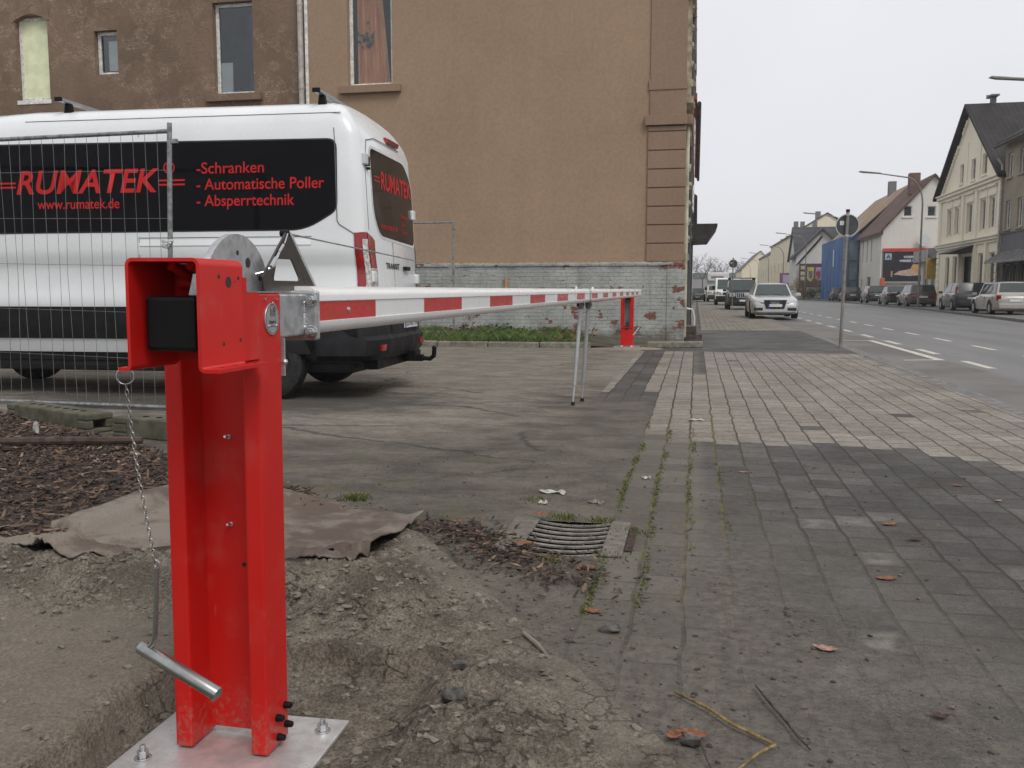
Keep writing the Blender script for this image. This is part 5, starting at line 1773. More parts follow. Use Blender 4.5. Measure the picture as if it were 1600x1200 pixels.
dp.build('downpipe', ZINCPIPE, HB, smooth=True)
MB().box(-8.70, -8.63, WY - 0.035, WY - 0.001, 1.6, 13).build('render_edge', WINFR, HB)

# painted brick wall
BW = thing('brick_wall', 'low brick wall with flaking grey-green paint along the foot of the house', 'wall', (-6, 19.2, 0))
b = MB()
b.box(-26, -0.24, 18.95, WY - 0.02, 0.0, 1.60)
b.box(-0.60, -0.232, 18.93, 18.949, 0.0, 1.605)
b.build('wall', BRICK, BW, bevel=0.01)
cp = MB()
rr = random.Random(3)
x = -26
while x < -0.3:
    l = 0.25
    cp.box(x + .003, min(x + l, -0.228), 18.925 + rr.uniform(-.008, .008), WY - 0.021, 1.602 + rr.uniform(0, .004), 1.672 + rr.uniform(-.012, .006))
    x += l
cp.build('coping', BRICK, BW, bevel=0.008)
mo = MB().box(-26, -0.30, 19.30, WY - .013, 1.6725, 1.70).build('mortar_fillet', M('pale_mortar', (0.46, 0.42, 0.34), 0.9, scale=7, c2=(0.2, 0.17, 0.14)), BW)
# kerb stones in front of the grass
rr = random.Random(6)
ks = None
x = -9.0
i = 0
names = ['mossy kerb stone']
while x < -2.1:
    l = rr.uniform(0.95, 1.05)
    st = MB().box(x + .01, min(x + l - .01, -1.95), 16.92 + rr.uniform(-.01, .01), 17.07, -0.05, 0.105 + rr.uniform(-.012, .01))
    o = st.build('kerb_stone', CONC, None, bevel=0.025)
    tag(o, 'weathered grey kerb stone lying in the row in front of the grass strip', 'kerb stone', 'kerb stones along the grass strip')
    x += l
sb = MB()
sb.prism([(-0.90, 17.20, 0.0), (0.14, 17.50, 0.0), (0.14, 17.75, 0.0), (-0.90, 17.45, 0.0)], (0, 0, 0.12))
o = sb.build('stone_slab', CONC, None, bevel=0.02)
tag(o, 'loose grey stone slab lying at the corner of the brick wall', 'stone slab')
stp = MB()
stp.box(-0.23, 0.14, 19.6, 20.5, 0.0, 0.16)
stp.box(-0.23, 0.02, 19.62, 20.48, 0.1605, 0.33)
o = stp.build('door_step', M('dark_stone_step', (0.085, 0.07, 0.06), 0.85, var=0.2, scale=10, bump=0.3), None, bevel=0.015)
tag(o, 'dark stone doorstep by the corner of the brown house', 'doorstep')
bp_ = MB()
bp_.tube([(-0.2, 19.25, 0.72), (-0.08, 19.3, 0.70), (-0.03, 19.3, 0.55), (-0.03, 19.3, 0.36)], 0.022, 8)
o = bp_.build('standpipe', WHITEP, None, smooth=True)
tag(o, 'short white bent pipe on the corner of the brick wall', 'pipe')
# earth bank and grass strip between kerb and wall
eb = MB()
eb.grid(lambda a_, b_: (-26 + 25.7 * a_, 17.02 + 1.94 * b_, (0.05 + 0.12 * b_ + 0.03 * fbm(a_ * 25, b_ * 2, 2.0, 3)) * sm(-(-26 + 25.7 * a_), 0.9, 2.4) + 0.004), 160, 14)
struct('verge', eb, M('dark_verge_earth', (0.10, 0.085, 0.06), 0.95, scale=3, c2=(0.055, 0.05, 0.03), bump=0.6, bscale=40), smooth=True, normals=False)
sandm = MB()
sandm.grid(lambda a_, b_: (-1.28 + (a_ - .5) * 1.9, 17.1 + (b_ - .5) * 1.15, -0.012 + 0.036 * max(0, 1 - ((a_ - .5) ** 2 + (b_ - .5) ** 2) * 4.6) + 0.006 * fbm(a_ * 6, b_ * 6, 2, 3)), 30, 20)
struct('sand_patch', sandm, M('yellowish_sand', (0.27, 0.23, 0.17), 0.95, var=0.15, scale=18, bump=0.4), smooth=True, normals=False)


def blades(mb, n, area, hfun, rnd, ground, lean=0.5, wid=0.006):
    for k in range(n):
        x, y_ = area(rnd)
        h_ = hfun(x, y_, rnd)
        if h_ <= 0.01:
            continue
        z = ground(x, y_)
        a_ = rnd.uniform(0, 2 * math.pi)
        dx, dy = math.cos(a_) * wid, math.sin(a_) * wid
        lx, ly = rnd.gauss(0, lean) * h_, rnd.gauss(0, lean) * h_
        mb.add([(x - dx, y_ - dy, z), (x + dx, y_ + dy, z), (x + lx * .45 + dx * .7, y_ + ly * .45 + dy * .7, z + h_ * .62), (x + lx, y_ + ly, z + h_ * (1 - abs(lean) * .2))], [(0, 1, 2), (0, 2, 3)])


gr_ = MB()
rr = random.Random(21)
blades(gr_, 15000, lambda r: (r.uniform(-9.2, -1.9), 17.1 + 1.85 * r.random()),
       lambda x, y_, r: (0.10 + 0.16 * max(0, fbm(x, y_, 1.3, 3, 2) + .45)) * r.uniform(.5, 1.2) * sm(-x, 1.85, 3.1) * (1 if fbm(x, y_, 1.1, 3, 7) > -0.12 else .3), rr,
       lambda x, y_: (0.05 + 0.06 * (y_ - 17.02)), 0.5, 0.007)
o = gr_.build('grass', GRASS, None, normals=False)
o['kind'] = 'stuff'
ll = MB()
for k in range(500):
    x, y_ = rr.uniform(-6.5, -2.0), rr.uniform(17.2, 18.9)
    if rr.random() < .6 and x < -4.2:
        x = rr.gauss(-4.9, .35)
        y_ = rr.gauss(18.5, .15)
    s_ = rr.uniform(.02, .05)
    z = 0.1 + 0.06 * (y_ - 17) + rr.uniform(0.02, .10) + (0.12 * rr.random() * max(0, 1 - abs(x + 4.9) / .6) if y_ > 18.3 else 0)
    d1, d2 = Vector((rr.gauss(0, 1), rr.gauss(0, 1), rr.gauss(0, .8))).normalized() * s_, Vector((rr.gauss(0, 1), rr.gauss(0, 1), rr.gauss(0, .8))).normalized() * s_ * .7
    c_ = Vector((x, y_, z))
    ll.add([c_ - d1, c_ + d2, c_ + d1, c_ - d2], [(0, 1, 2, 3)])
o = ll.build('leaf_litter', M('russet_leaf_litter', (0.20, 0.09, 0.045), 0.8, scale=12, c2=(0.08, 0.04, 0.022)), None, normals=False)
o['kind'] = 'stuff'

# ivy-like weed by the wall
wd = MB()
for k in range(260):
    c_ = Vector((rr.gauss(-4.05, .28), rr.gauss(18.7, .12), 0.16 + abs(rr.gauss(0, .09))))
    s_ = rr.uniform(.02, .05)
    d1 = Vector((rr.gauss(0, 1), rr.gauss(0, 1), rr.gauss(0, .6))).normalized() * s_
    d2 = Vector((rr.gauss(0, 1), rr.gauss(0, 1), rr.gauss(0, .6))).normalized() * s_
    wd.add([c_ - d1, c_ + d2, c_ + d1, c_ - d2], [(0, 1, 2, 3)])
o = wd.build('weed', M('dark_weed_leaf', (0.05, 0.085, 0.03), 0.6, var=0.3, scale=20), None, normals=False)
o['kind'] = 'stuff'
# orange marker rod on the wall
o = MB().box(-4.02, -3.96, 18.88, 18.92, 0.9, 1.40).build('marker_rod', M('rusty_orange_paint', (0.5, 0.2, 0.05), 0.7, scale=10, c2=(0.4, 0.3, 0.2)), None)
tag(o, 'rusty orange marker rod leaning flat against the brick wall', 'marker')


# mesh fence panels
def fence(x0, x1, ya, yb, z0, z1, label, post_top, seed, sag=0.0, cut=True, lean=0.0):
    f = thing('mesh_fence', label, 'fence panel', (x1, yb, z0))
    Y = lambda x: ya + (yb - ya) * (x - x0) / (x1 - x0)
    S = lambda x: sag * (x1 - x)
    MB().tube([(x1 - lean, yb, z0 - .0), (x1, yb, post_top)], 0.0215, 12).build('end_post', FENCE, f, smooth=True)
    MB().tube([(x0, ya, z0 - .0), (x0, ya, post_top)], 0.0215, 12).build('end_post', FENCE, f, smooth=True)
    MB().tube([(x0, ya, z1 + S(x0)), (x1, yb, z1)], 0.0190, 10).build('top_rail', FENCE, f, smooth=True)
    MB().tube([(x0, ya, z0 + 0.03 + S(x0) * .2), (x1, yb, z0 + 0.03)], 0.0190, 10).build('bottom_rail', FENCE, f, smooth=True)
    w = MB()
    rnd = random.Random(seed)
    x = x1 - 0.125
    while x > x0:
        b1, b2 = rnd.gauss(0, .012), rnd.gauss(0, .006)
        w.tube([(x + b2, Y(x) - .01, z0 + 0.03), (x + b1, Y(x) - .01 + rnd.gauss(0, .01), (z0 + z1) / 2), (x, Y(x) - .01, z1 - (0.0 if not cut else 0.02) + S(x))], 0.0021, 5, cap=False)
        x -= 0.1235 + rnd.gauss(0, .003)
    k = 0
    z = z0 + 0.46
    while z < z1 - .1:
        w.tube([(x0, ya, z + S(x0) * .6 + .10), ((x0 + x1) / 2, (ya + yb) / 2, z + .04), (x1, yb, z)], 0.0021, 5, cap=False)
        z += 0.42
    w.build('wire_mesh', WIRE, f)
    return f


f1 = fence(-8.4, -4.548, 7.53, 7.27, 0.0, 2.475, 'tall grey mesh site fence standing in front of the van', 2.545, 3, sag=0.004, lean=.09)
q = MB()
q.box(-4.533, -4.478, 7.255, 7.285, 2.37, 2.405)
q.build('coupling', FENCE, f1)
q = MB()
rr = random.Random(14)
for k in range(9):
    q.blob((-4.60 + rr.gauss(0, .03), 7.24, 1.50 + rr.gauss(0, .02)), rr.uniform(.015, .03), (1.4, .8, .8), k, 7)
q.build('tape_wrap', M('clear_tape', (0.55, 0.56, 0.57), 0.25, var=0.15, scale=60), f1)
f2 = fence(-8.3, -4.93, 18.05, 18.05, 0.20, 2.49, 'second grey mesh fence behind the van on the grass strip', 2.54, 5)
q = MB().box(-4.93, -4.82, 18.03, 18.06, 2.33, 2.36)
q.build('coupling', FENCE, f2)
# fence feet
def foot(x, y_, rz, label, grp):
    t_ = thing('fence_foot', label, 'concrete block', (x, y_, 0), rz, grp)
    L_, W_, H_ = 0.62, 0.22, 0.15
    q = MB()
    prof_ = [(-W_ / 2, 0), (W_ / 2, 0), (W_ / 2 - .012, H_), (-W_ / 2 + .012, H_)]
    # long block with a hand hole through each end
    q.box(-L_ + .14, L_ - .14, -W_ / 2, W_ / 2, 0, H_)
    for s in (1, -1):
        q.box(*sorted((s * (L_ - .1395), s * L_)), -W_ / 2, W_ / 2, 0.10, H_)
        q.box(*sorted((s * (L_ - .1395), s * L_)), -W_ / 2, W_ / 2, 0, 0.035)
        q.box(*sorted((s * (L_ - .1395), s * L_)), -W_ / 2, -W_ / 2 + .06, 0.0351, 0.0999)
        q.box(*sorted((s * (L_ - .1395), s * L_)), W_ / 2 - .06, W_ / 2, 0.0351, 0.0999)
    q.build('block', MOSSC, t_, world=False, bevel=0.012)
    q = MB()
    for k in range(-3, 4):
        q.cyl((k * .13, 0, H_ - .001), (k * .13, 0, H_ + .0015), 0.024, 14)
    q.build('post_hole', HOLE, t_, world=False)
    return t_


foot(-5.02, 6.28, R(-24), 'mossy concrete fence foot with a hand hole at the left edge', 'concrete fence feet')
foot(-3.62, 5.86, R(-12), 'mossy concrete fence foot half hidden behind the red post', 'concrete fence feet')

# ---------------------------------------------------------------- houses of the street
def frame3(o, u, n):
    o, u, n = Vector(o), Vector(u), Vector(n)
    return lambda a, z, d=0.0: o + u * a + n * d + Vector((0, 0, z))


def wall_poly(mb, P, outline, holes, depth=0.16, m=0):
    # outline: (a0,a1,z0,z1) wall pierced by holes, P(a,z,d) with d outwards
    a0, a1, z0, z1 = outline
    xs = sorted({a0, a1, *[h[0] for h in holes], *[h[1] for h in holes]})
    zs = sorted({z0, z1, *[h[2] for h in holes], *[h[3] for h in holes]})
    for i in range(len(xs) - 1):
        for j in range(len(zs) - 1):
            c0, c1 = (xs[i] + xs[i + 1]) / 2, (zs[j] + zs[j + 1]) / 2
            if any(h[0] < c0 < h[1] and h[2] < c1 < h[3] for h in holes):
                continue
            mb.add([P(xs[i], zs[j]), P(xs[i + 1], zs[j]), P(xs[i + 1], zs[j + 1]), P(xs[i], zs[j + 1])], [(0, 1, 2, 3)], m)
    for a, b, c, d in holes:
        mb.add([P(a, c), P(b, c), P(b, d), P(a, d), P(a, c, -depth), P(b, c, -depth), P(b, d, -depth), P(a, d, -depth)], [(0, 1, 5, 4), (1, 2, 6, 5), (2, 3, 7, 6), (3, 0, 4, 7)], m)


def pbox(mb, P, a0, a1, z0, z1, d0, d1, m=0):
    mb.add([P(a0, z0, d0), P(a1, z0, d0), P(a1, z1, d0), P(a0, z1, d0), P(a0, z0, d1), P(a1, z0, d1), P(a1, z1, d1), P(a0, z1, d1)],
           [(0, 1, 2, 3), (4, 7, 6, 5), (0, 4, 5, 1), (1, 5, 6, 2), (2, 6, 7, 3), (3, 7, 4, 0)], m)


def win(root, P, h, pane=None, fr=None, depth=0.16, sill=None, split=True, trim=None, name='window'):
    a0, a1, z0, z1 = h
    f = min(0.075, (a1 - a0) * .1)
    q = MB()
    e = 0.003
    for s in ((a0 + e, a0 + f, z0 + e, z1 - e), (a1 - f, a1 - e, z0 + e, z1 - e), (a0 + f, a1 - f, z0 + e, z0 + f), (a0 + f, a1 - f, z1 - f, z1 - e)):
        pbox(q, P, *s, -depth + .0, -depth + .06)
    if split and a1 - a0 > .5:
        pbox(q, P, (a0 + a1) / 2 - .03, (a0 + a1) / 2 + .03, z0 + f, z1 - f, -depth + .002, -depth + .058)
    w = q.build(name, fr or WINFR, root)
    q = MB()
    q.add([P(a0, z0, -depth + .02), P(a1, z0, -depth + .02), P(a1, z1, -depth + .02), P(a0, z1, -depth + .02)], [(0, 1, 2, 3)])
    q.build('pane', pane or PANE, w)
    if sill:
        q = MB()
        pbox(q, P, a0 - .1, a1 + .1, z0 - .12, z0 - .002, -.02, .10)
        q.build('sill', sill, w)
    if trim:
        q = MB()
        pbox(q, P, a0 - .16, a0 - .004, z0 - .02, z1 + .10, .003, .06)
        pbox(q, P, a1 + .004, a1 + .16, z0 - .02, z1 + .10, .003, .06)
        pbox(q, P, a0 - .2, a1 + .2, z1 + .101, z1 + .30, .003, .10)
        pbox(q, P, a0 - .14, a1 + .14, z1 + .301, z1 + .62, .003, .04)
        pbox(q, P, a0 - .24, a1 + .24, z1 + .621, z1 + .74, .003, .16)
        q.build('surround', trim, w)
    return w


def roof_slab(mb, a, b, c, d, th=0.18, m=0):
    a, b, c, d = map(Vector, (a, b, c, d))
    mb.prism([a, b, c, d], (0, 0, th), m)


# --- cream gabled house (street front in the plane x = 17, gable towards the street)
CH = thing('gabled_house', 'tall cream stucco house with a steep dark tiled gable and ornate window surrounds', 'house', (17, 63, 0))
Pc = frame3((17, 70.0, 0), (0, -1, 0), (-1, 0, 0))       # a runs towards the camera
cu = lambda Y: 70.0 - Y
c1 = [(cu(67.75), cu(66.75), 4.85, 6.60), (cu(66.0), cu(65.0), 4.85, 6.60), (cu(63.2), cu(61.95), 4.80, 6.60), (cu(60.35), cu(59.3), 4.80, 6.60), (cu(58.65), cu(57.6), 4.80, 6.60)]
c0 = [(cu(67.9), cu(66.9), 1.0, 3.42), (cu(66.1), cu(65.1), 1.0, 3.42), (cu(60.5), cu(59.2), 0.8, 3.40), (cu(58.4), cu(57.1), 0.8, 3.38)]
cd = (cu(63.9), cu(61.7), 0.0, 3.3)
c2 = [(cu(65.35), cu(64.55), 8.15, 9.40), (cu(62.85), cu(61.95), 8.10, 9.40), (cu(60.55), cu(59.65), 8.15, 9.40)]
wm_ = MB()
wall_poly(wm_, Pc, (0, 13.6, 0, 7.75), c1 + c0 + [cd])
GR = cu(63.4)
zr = 12.75
for a0, a1 in ((0.0, 13.6),):
    # gable over the cornice, pierced by three small windows
    sl = lambda a: 7.75 + (zr - 7.75) * (1 - abs(a - GR) / (GR if a < GR else 13.6 - GR))
    xs = sorted({0.0, GR, 13.6, *[h[0] for h in c2], *[h[1] for h in c2]})
    for x0, x1 in zip(xs, xs[1:]):
        hs_ = [h for h in c2 if h[0] <= (x0 + x1) / 2 <= h[1]]
        if hs_:
            h = hs_[0]
            wm_.add([Pc(x0, 7.75), Pc(x1, 7.75), Pc(x1, h[2]), Pc(x0, h[2])], [(0, 1, 2, 3)])
            wm_.add([Pc(x0, h[3]), Pc(x1, h[3]), Pc(x1, sl(x1)), Pc(x0, sl(x0))], [(0, 1, 2, 3)])
            a, b, c, d = h
            wm_.add([Pc(a, c), Pc(b, c), Pc(b, d), Pc(a, d), Pc(a, c, -.16), Pc(b, c, -.16), Pc(b, d, -.16), Pc(a, d, -.16)], [(0, 1, 5, 4), (1, 2, 6, 5), (2, 3, 7, 6), (3, 0, 4, 7)])
        else:
            wm_.add([Pc(x0, 7.75), Pc(x1, 7.75), Pc(x1, sl(x1)), Pc(x0, sl(x0))], [(0, 1, 2, 3)])
wm_.add([Pc(0, 0), Pc(0, 7.75), Pc(0, 7.75, -12), Pc(0, 0, -12)], [(0, 1, 2, 3)])
wm_.add([Pc(13.6, 0), Pc(13.6, 7.75), Pc(13.6, 7.75, -12), Pc(13.6, 0, -12)], [(0, 1, 2, 3)])
wm_.build('wall', CREAM, CH)
# sheltering boards behind the openings
MB().add([Pc(0, 0, -.5), Pc(13.6, 0, -.5), Pc(13.6, 7.7, -.5), Pc(0, 7.7, -.5)], [(0, 1, 2, 3)]).build('inner_wall', GREYD, CH)
for h in c1:
    win(CH, Pc, h, trim=CREAML)
for h in c0:
    win(CH, Pc, h, PANED, CREAML, split=False)
for h in c2:
    win(CH, Pc, h, split=False, sill=CREAML)
q = MB()
pbox(q, Pc, *cd, -0.45, -0.40)
q.build('door', M('grey_door', (0.16, 0.15, 0.14), 0.6), CH)
tr_ = MB()
for z0, z1, d in ((3.95, 4.10, .10), (4.11, 4.26, .22), (4.27, 4.34, .30), (7.30, 7.46, .12), (7.47, 7.66, .26), (7.67, 7.76, .36)):
    pbox(tr_, Pc, -.02, 13.62, z0, z1, .004, d)
tr_.build('cornice', CREAML, CH)
def part_boxes(name, m_, root, P, rows):
    for r_1 in rows:
        q_1 = MB()
        pbox(q_1, P, *r_1)
        q_1.build(name, m_, root)


part_boxes('pilaster', CREAML, CH, Pc, [(a, a + .5, 4.345, 7.295, .003, .11) for a in (.10, cu(64.35), cu(61.45), 13.05)]
           + [(a, a + .42, 0.0, 3.945, .003, .16) for a in (cu(64.5), cu(61.2), cu(58.95))]
           + [(a, a + .4, 7.77, 10.6, .003, .05) for a in (cu(64.0), cu(61.3))])
for a0_, a1_ in ((0.0, .62), (13.0, 13.58)):
    tr_ = MB()
    for k in range(9):
        pbox(tr_, Pc, a0_, a1_, .1 + k * .42, .46 + k * .42, .004, .09)
    tr_.build('quoin', CREAML, CH)
for side_ in (0, 1):
    for lo_, hi_ in ((0, .62), (.76, .97)):
        tr_ = MB()
        for k in range(26):
            f_ = k / 26
            a = GR * f_ + .2 if side_ == 0 else 13.6 - (13.6 - GR) * f_ - .2
            if lo_ <= f_ <= hi_ and abs(a - GR) > .5:
                zz = sl(a) - .52
                pbox(tr_, Pc, a - .09, a + .09, zz, zz + .24, .004, .14)
        if tr_.v:
            tr_.build('dentil_row', CREAML, CH)
rf = MB()
ov, bk_ = .45, -13
for s, aE in ((-1, -0.35), (1, 13.95)):
    zE = 7.75 - .35 * (zr - 7.75) / (GR if s < 0 else 13.6 - GR)
    p = [Pc(aE, zE, ov), Pc(GR, zr + .03, ov), Pc(GR, zr + .03, bk_), Pc(aE, zE, bk_)]
    roof_slab(rf, *p, th=.2)
cr = rf.build('roof', ROOFD, CH)
q = MB()
pbox(q, Pc, GR - .25, GR + .05, zr + .1, zr + .62, -1.4, -1.1)
pbox(q, Pc, GR - .70, GR + .35, zr + .62, zr + .72, -1.5, -1.0)
pbox(q, Pc, GR - .70, GR - .60, zr + .72, zr + .85, -1.5, -1.0)
q.build('chimney', GREYD, cr)
q = MB()
q.prism([Pc(cu(64.4), 3.5, 0.006), Pc(cu(64.4), 3.5, 1.5), Pc(cu(64.1), 4.0, .006)], Vector((0, -3.2, 0)))
q.build('door_hood', SLATE, CH)
q = MB().tube([Pc(13.62, 0.1, .12), Pc(13.62, 8.2, .12), Pc(13.62, 8.6, .4)], .07, 8)
q.build('downpipe', ZINCPIPE, CH)

# --- grey-beige house, nearest on the right
GH = thing('grey_house', 'grimy beige house with a dark grey shop floor at the right edge of the picture', 'house', (17, 50, 0))
Pg = frame3((17, 56.35, 0), (0, -1, 0), (-1, 0, 0))
gu_ = lambda Y: 56.35 - Y
gw = []
for k in range(5):
    a = gu_(55.85) + k * 1.92
    gw += [(a, a + .85, 7.42, 8.75), (a, a + .85, 4.55, 6.12)]
shop = [(.6, 1.75, .5, 2.6), (1.9, 3.0, .5, 2.6), (3.15, 4.3, .0, 2.6), (5.2, 7.2, .6, 2.6), (8, 10, .6, 2.6)]
q = MB()
wall_poly(q, Pg, (0, 16, 4.34, 9.35), gw)
q.add([Pg(0, 0), Pg(0, 9.35), Pg(0, 9.35, -11), Pg(0, 0, -11)], [(0, 1, 2, 3)])
q.add([Pg(16, 0), Pg(16, 9.35), Pg(16, 9.35, -11), Pg(16, 0, -11)], [(0, 1, 2, 3)])
q.build('wall', GREYH, GH)
q = MB()
wall_poly(q, Pg, (0, 16, 0, 4.30), shop)
pbox(q, Pg, 0, 16, 4.30, 4.345, -.1, .06)
q.build('shop_front', GREYD, GH)
MB().add([Pg(0, 0, -.5), Pg(16, 0, -.5), Pg(16, 9, -.5), Pg(0, 9, -.5)], [(0, 1, 2, 3)]).build('inner_wall', GREYD, GH)
for h in gw:
    win(GH, Pg, h, sill=GREYH)
for h in shop:
    win(GH, Pg, h, PANED, GREYH, name='shop_window')
rf = MB()
roof_slab(rf, Pg(-.05, 9.2, .5), Pg(16.2, 9.2, .5), Pg(16.2, 13.0, -5.5), Pg(-.05, 13.0, -5.5), th=.2)
rf.build('roof', ROOFD, GH)
q = MB()
q.prism([Pg(.35, 2.75, .01), Pg(.35, 2.62, .95), Pg(.35, 2.70, .95), Pg(.35, 3.35, .01)], Vector((0, -7, 0)))
for k in range(12):
    q.obox(Pg(.6 + .58 * k, 3.06, .49), Vector((0, .02, 0)), Vector((-.46, 0, -.32)), Vector((0, 0, .02)))
q.build('awning', M('grey_slat_awning', (0.20, 0.20, 0.20), 0.5, var=.15, scale=4), GH)
q = MB().tube([Pg(-.1, 9.2, .55), Pg(16, 9.2, .55)], .08, 8)
q.build('gutter', SLATE, GH)

# --- off-white house with the billboard on its gable
WH = thing('white_house', 'plain off-white house with a brown roof and a large billboard on its blank gable', 'house', (17, 95, 0))
Pw = frame3((17, 90, 0), (1, 0, 0), (0, -1, 0))
ww = [(1.70, 2.45, 7.98, 8.92), (3.75, 4.5, 7.95, 8.90)]
q = MB()
wall_poly(q, Pw, (0, 8.6, 0, 6.7), [])
sl2 = lambda a: 6.7 + 4.9 * (1 - abs(a - 4.25) / 4.35)
xs = sorted({0, 8.6, 4.25, *[h[0] for h in ww], *[h[1] for h in ww]})
for x0, x1 in zip(xs, xs[1:]):
    hs_ = [h for h in ww if h[0] <= (x0 + x1) / 2 <= h[1]]
    if hs_:
        a, b, c, d = hs_[0]
        q.add([Pw(x0, 6.7), Pw(x1, 6.7), Pw(x1, c), Pw(x0, c)], [(0, 1, 2, 3)])
        if sl2(x0) > d or sl2(x1) > d:
            q.add([Pw(x0, d), Pw(x1, d), Pw(x1, sl2(x1)), Pw(x0, sl2(x0))], [(0, 1, 2, 3)])
    else:
        q.add([Pw(x0, 6.7), Pw(x1, 6.7), Pw(x1, sl2(x1)), Pw(x0, sl2(x0))], [(0, 1, 2, 3)])
Pws = frame3((17, 102, 0), (0, -1, 0), (-1, 0, 0))
sw = [(1.6, 2.3, 4.0, 6.3), (4.0, 4.7, 4.0, 6.3), (6.2, 6.9, 4.0, 6.3), (1.4, 2.2, .1, 2.3), (4.6, 6.6, .6, 2.5)]
wall_poly(q, Pws, (0, 12, 0, 6.7), sw)
q.add([(25.6, 90, 0), (25.6, 102, 0), (25.6, 102, 6.7), (25.6, 90, 6.7)], [(0, 1, 2, 3)])
q.build('wall', OFFWH, WH)
MB().add([(17.5, 102, 0), (17.5, 90.5, 0), (17.5, 90.5, 6.6), (17.5, 102, 6.6)], [(0, 1, 2, 3)]).build('inner_wall', GREYD, WH)
for h in sw:
    win(WH, Pws, h, PANE, OFFWH, split=False)
for h in ww:
    win(WH, Pw, h, PANED, WINFR, depth=.12, split=False, sill=WINFR)
rf = MB()
roof_slab(rf, (16.6, 89.7, 6.35), (16.6, 102.2, 6.35), (21.25, 102.2, 11.62), (21.25, 89.7, 11.62), th=.22)
roof_slab(rf, (26.0, 89.7, 6.35), (26.0, 102.2, 6.35), (21.25, 102.2, 11.62), (21.25, 89.7, 11.62), th=.22)
r_ = rf.build('roof', ROOFB, WH)
MB().box(19.55, 20.5, 92, 92.8, 10.2, 12.2).build('chimney', M('brick_chimney', (0.16, 0.09, 0.075), 0.9, var=.2), r_)
MB().tube([(16.9, 89.93, 0.2), (16.9, 89.93, 6.3)], .06, 8).build('downpipe', WINFR, WH)
q = MB()
q.tube([(20.75 + .55 * math.cos(t_), 89.6, 6.0 + .55 * math.sin(t_)) for t_ in [2 * math.pi * i / 24 for i in range(24)]][:2], .01, 4)
dsh = MB().loft([[Vector((20.5 + r_2 * math.cos(t_), 89.55 + d_, 5.75 + r_2 * math.sin(t_))) for t_ in [2 * math.pi * i / 20 for i in range(20)]] for r_2, d_ in ((.55, 0), (.54, .03), (.4, .12), (.05, .18))])
dsh.build('satellite_dish', WHITEP, WH, smooth=True)
# billboard
BLK = M('billboard_print', (0.018, 0.018, 0.026), 0.4, var=.1)
BB = thing('billboard', 'wide dark billboard showing a white shoe-like loaf under a red top bar', 'billboard', (19.0, 89.8, 1.9))
MB().box(17.08, 21.0, 89.78, 89.86, 2.0, 4.72).build('poster', BLK, BB)
MB().box(17.0, 21.3, 89.70, 89.9, 4.76, 5.05).build('top_bar', M('billboard_red', (0.50, 0.05, 0.04), 0.5), BB)
MB().box(17.0, 21.1, 89.72, 89.9, 1.82, 1.98).build('bottom_bar', GALV, BB)
MB().box(17.2, 17.8, 89.765, 89.778, 4.0, 4.6).build('logo', M('logo_blue_grey', (.35, .40, .55), .5), BB)
MB().prism([(17.3, 89.76, 4.1), (17.5, 89.76, 4.5), (17.7, 89.76, 4.1), (17.6, 89.76, 4.1), (17.5, 89.76, 4.3), (17.4, 89.76, 4.1)], (0, .004, 0)).build('logo_mark', INK, BB)
text('lettering', 'VORFREUDE', Vector((18.85, 89.77, 4.15)) - BB.location, (1, 0, 0), (0, 0, 1), .28, WHITEP, BB, bold=.012, width=1.7)
text('lettering', 'WEISSER WEIN', Vector((18.5, 89.77, 3.80)) - BB.location, (1, 0, 0), (0, 0, 1), .28, WHITEP, BB, bold=.012, width=1.8)
text('lettering', 'jetzt nur 3.99', Vector((17.3, 89.77, 3.4)) - BB.location, (1, 0, 0), (0, 0, 1), .16, WHITEP, BB, width=1.2) if False else None
q = MB()
q.prism([(18.0, 89.77, 2.62), (18.5, 89.77, 2.95), (19.3, 89.77, 3.1), (19.9, 89.77, 3.3), (20.4, 89.77, 3.2), (20.5, 89.77, 2.6), (19.4, 89.77, 2.48)], (0, .005, 0))
q.build('picture', M('poster_cream', (.52, .42, .36), .5, scale=2, c2=(.4, .28, .2)), BB)
q = MB()
q.prism([(19.5, 89.765, 3.25), (19.7, 89.765, 3.6), (20.3, 89.765, 3.55), (20.6, 89.765, 2.7), (20.2, 89.765, 2.65)], (0, .004, 0))
q.box(17.78, 17.92, 89.765, 89.769, 2.42, 2.95)
q.build('picture', M('poster_orange', (.5, .22, .07), .5, scale=3, c2=(.45, .3, .12)), BB)
# low white shop in front of that gable
LS = thing('low_shop', 'low white shop building with dark eaves before the billboard house', 'shop', (19, 76, 0))
Pl = frame3((18.2, 80, 0), (0, -1, 0), (-1, 0, 0))
lw = [(.8, 2.3, .8, 3.0), (3.2, 4.3, 0.0, 3.0), (5.6, 8.0, .8, 3.0)]
q = MB()
wall_poly(q, Pl, (0, 9.6, 0, 3.6), lw)
q.add([Pl(0, 0), Pl(0, 3.6), Pl(0, 3.6, -7), Pl(0, 0, -7)], [(0, 1, 2, 3)])
q.add([Pl(9.6, 0), Pl(9.6, 3.6), Pl(9.6, 3.6, -7), Pl(9.6, 0, -7)], [(0, 1, 2, 3)])
q.build('wall', WHITEH, LS)
MB().add([Pl(0, 0, -.5), Pl(9.6, 0, -.5), Pl(9.6, 3.5, -.5), Pl(0, 3.5, -.5)], [(0, 1, 2, 3)]).build('inner_wall', GREYD, LS)
for h in lw:
    win(LS, Pl, h, PANED, WHITEP, name='shop_window')
q = MB()
q.prism([Pl(-.1, 3.55, .6), Pl(-.1, 4.5, -.1), Pl(-.1, 4.5, -7.1), Pl(-.1, 3.55, -7.1)], Vector((0, -9.8, 0)))
q.build('roof', SLATE, LS)
q = MB()
pbox(q, Pl, .2, 4.6, 3.4, 4.3, .62, .7)
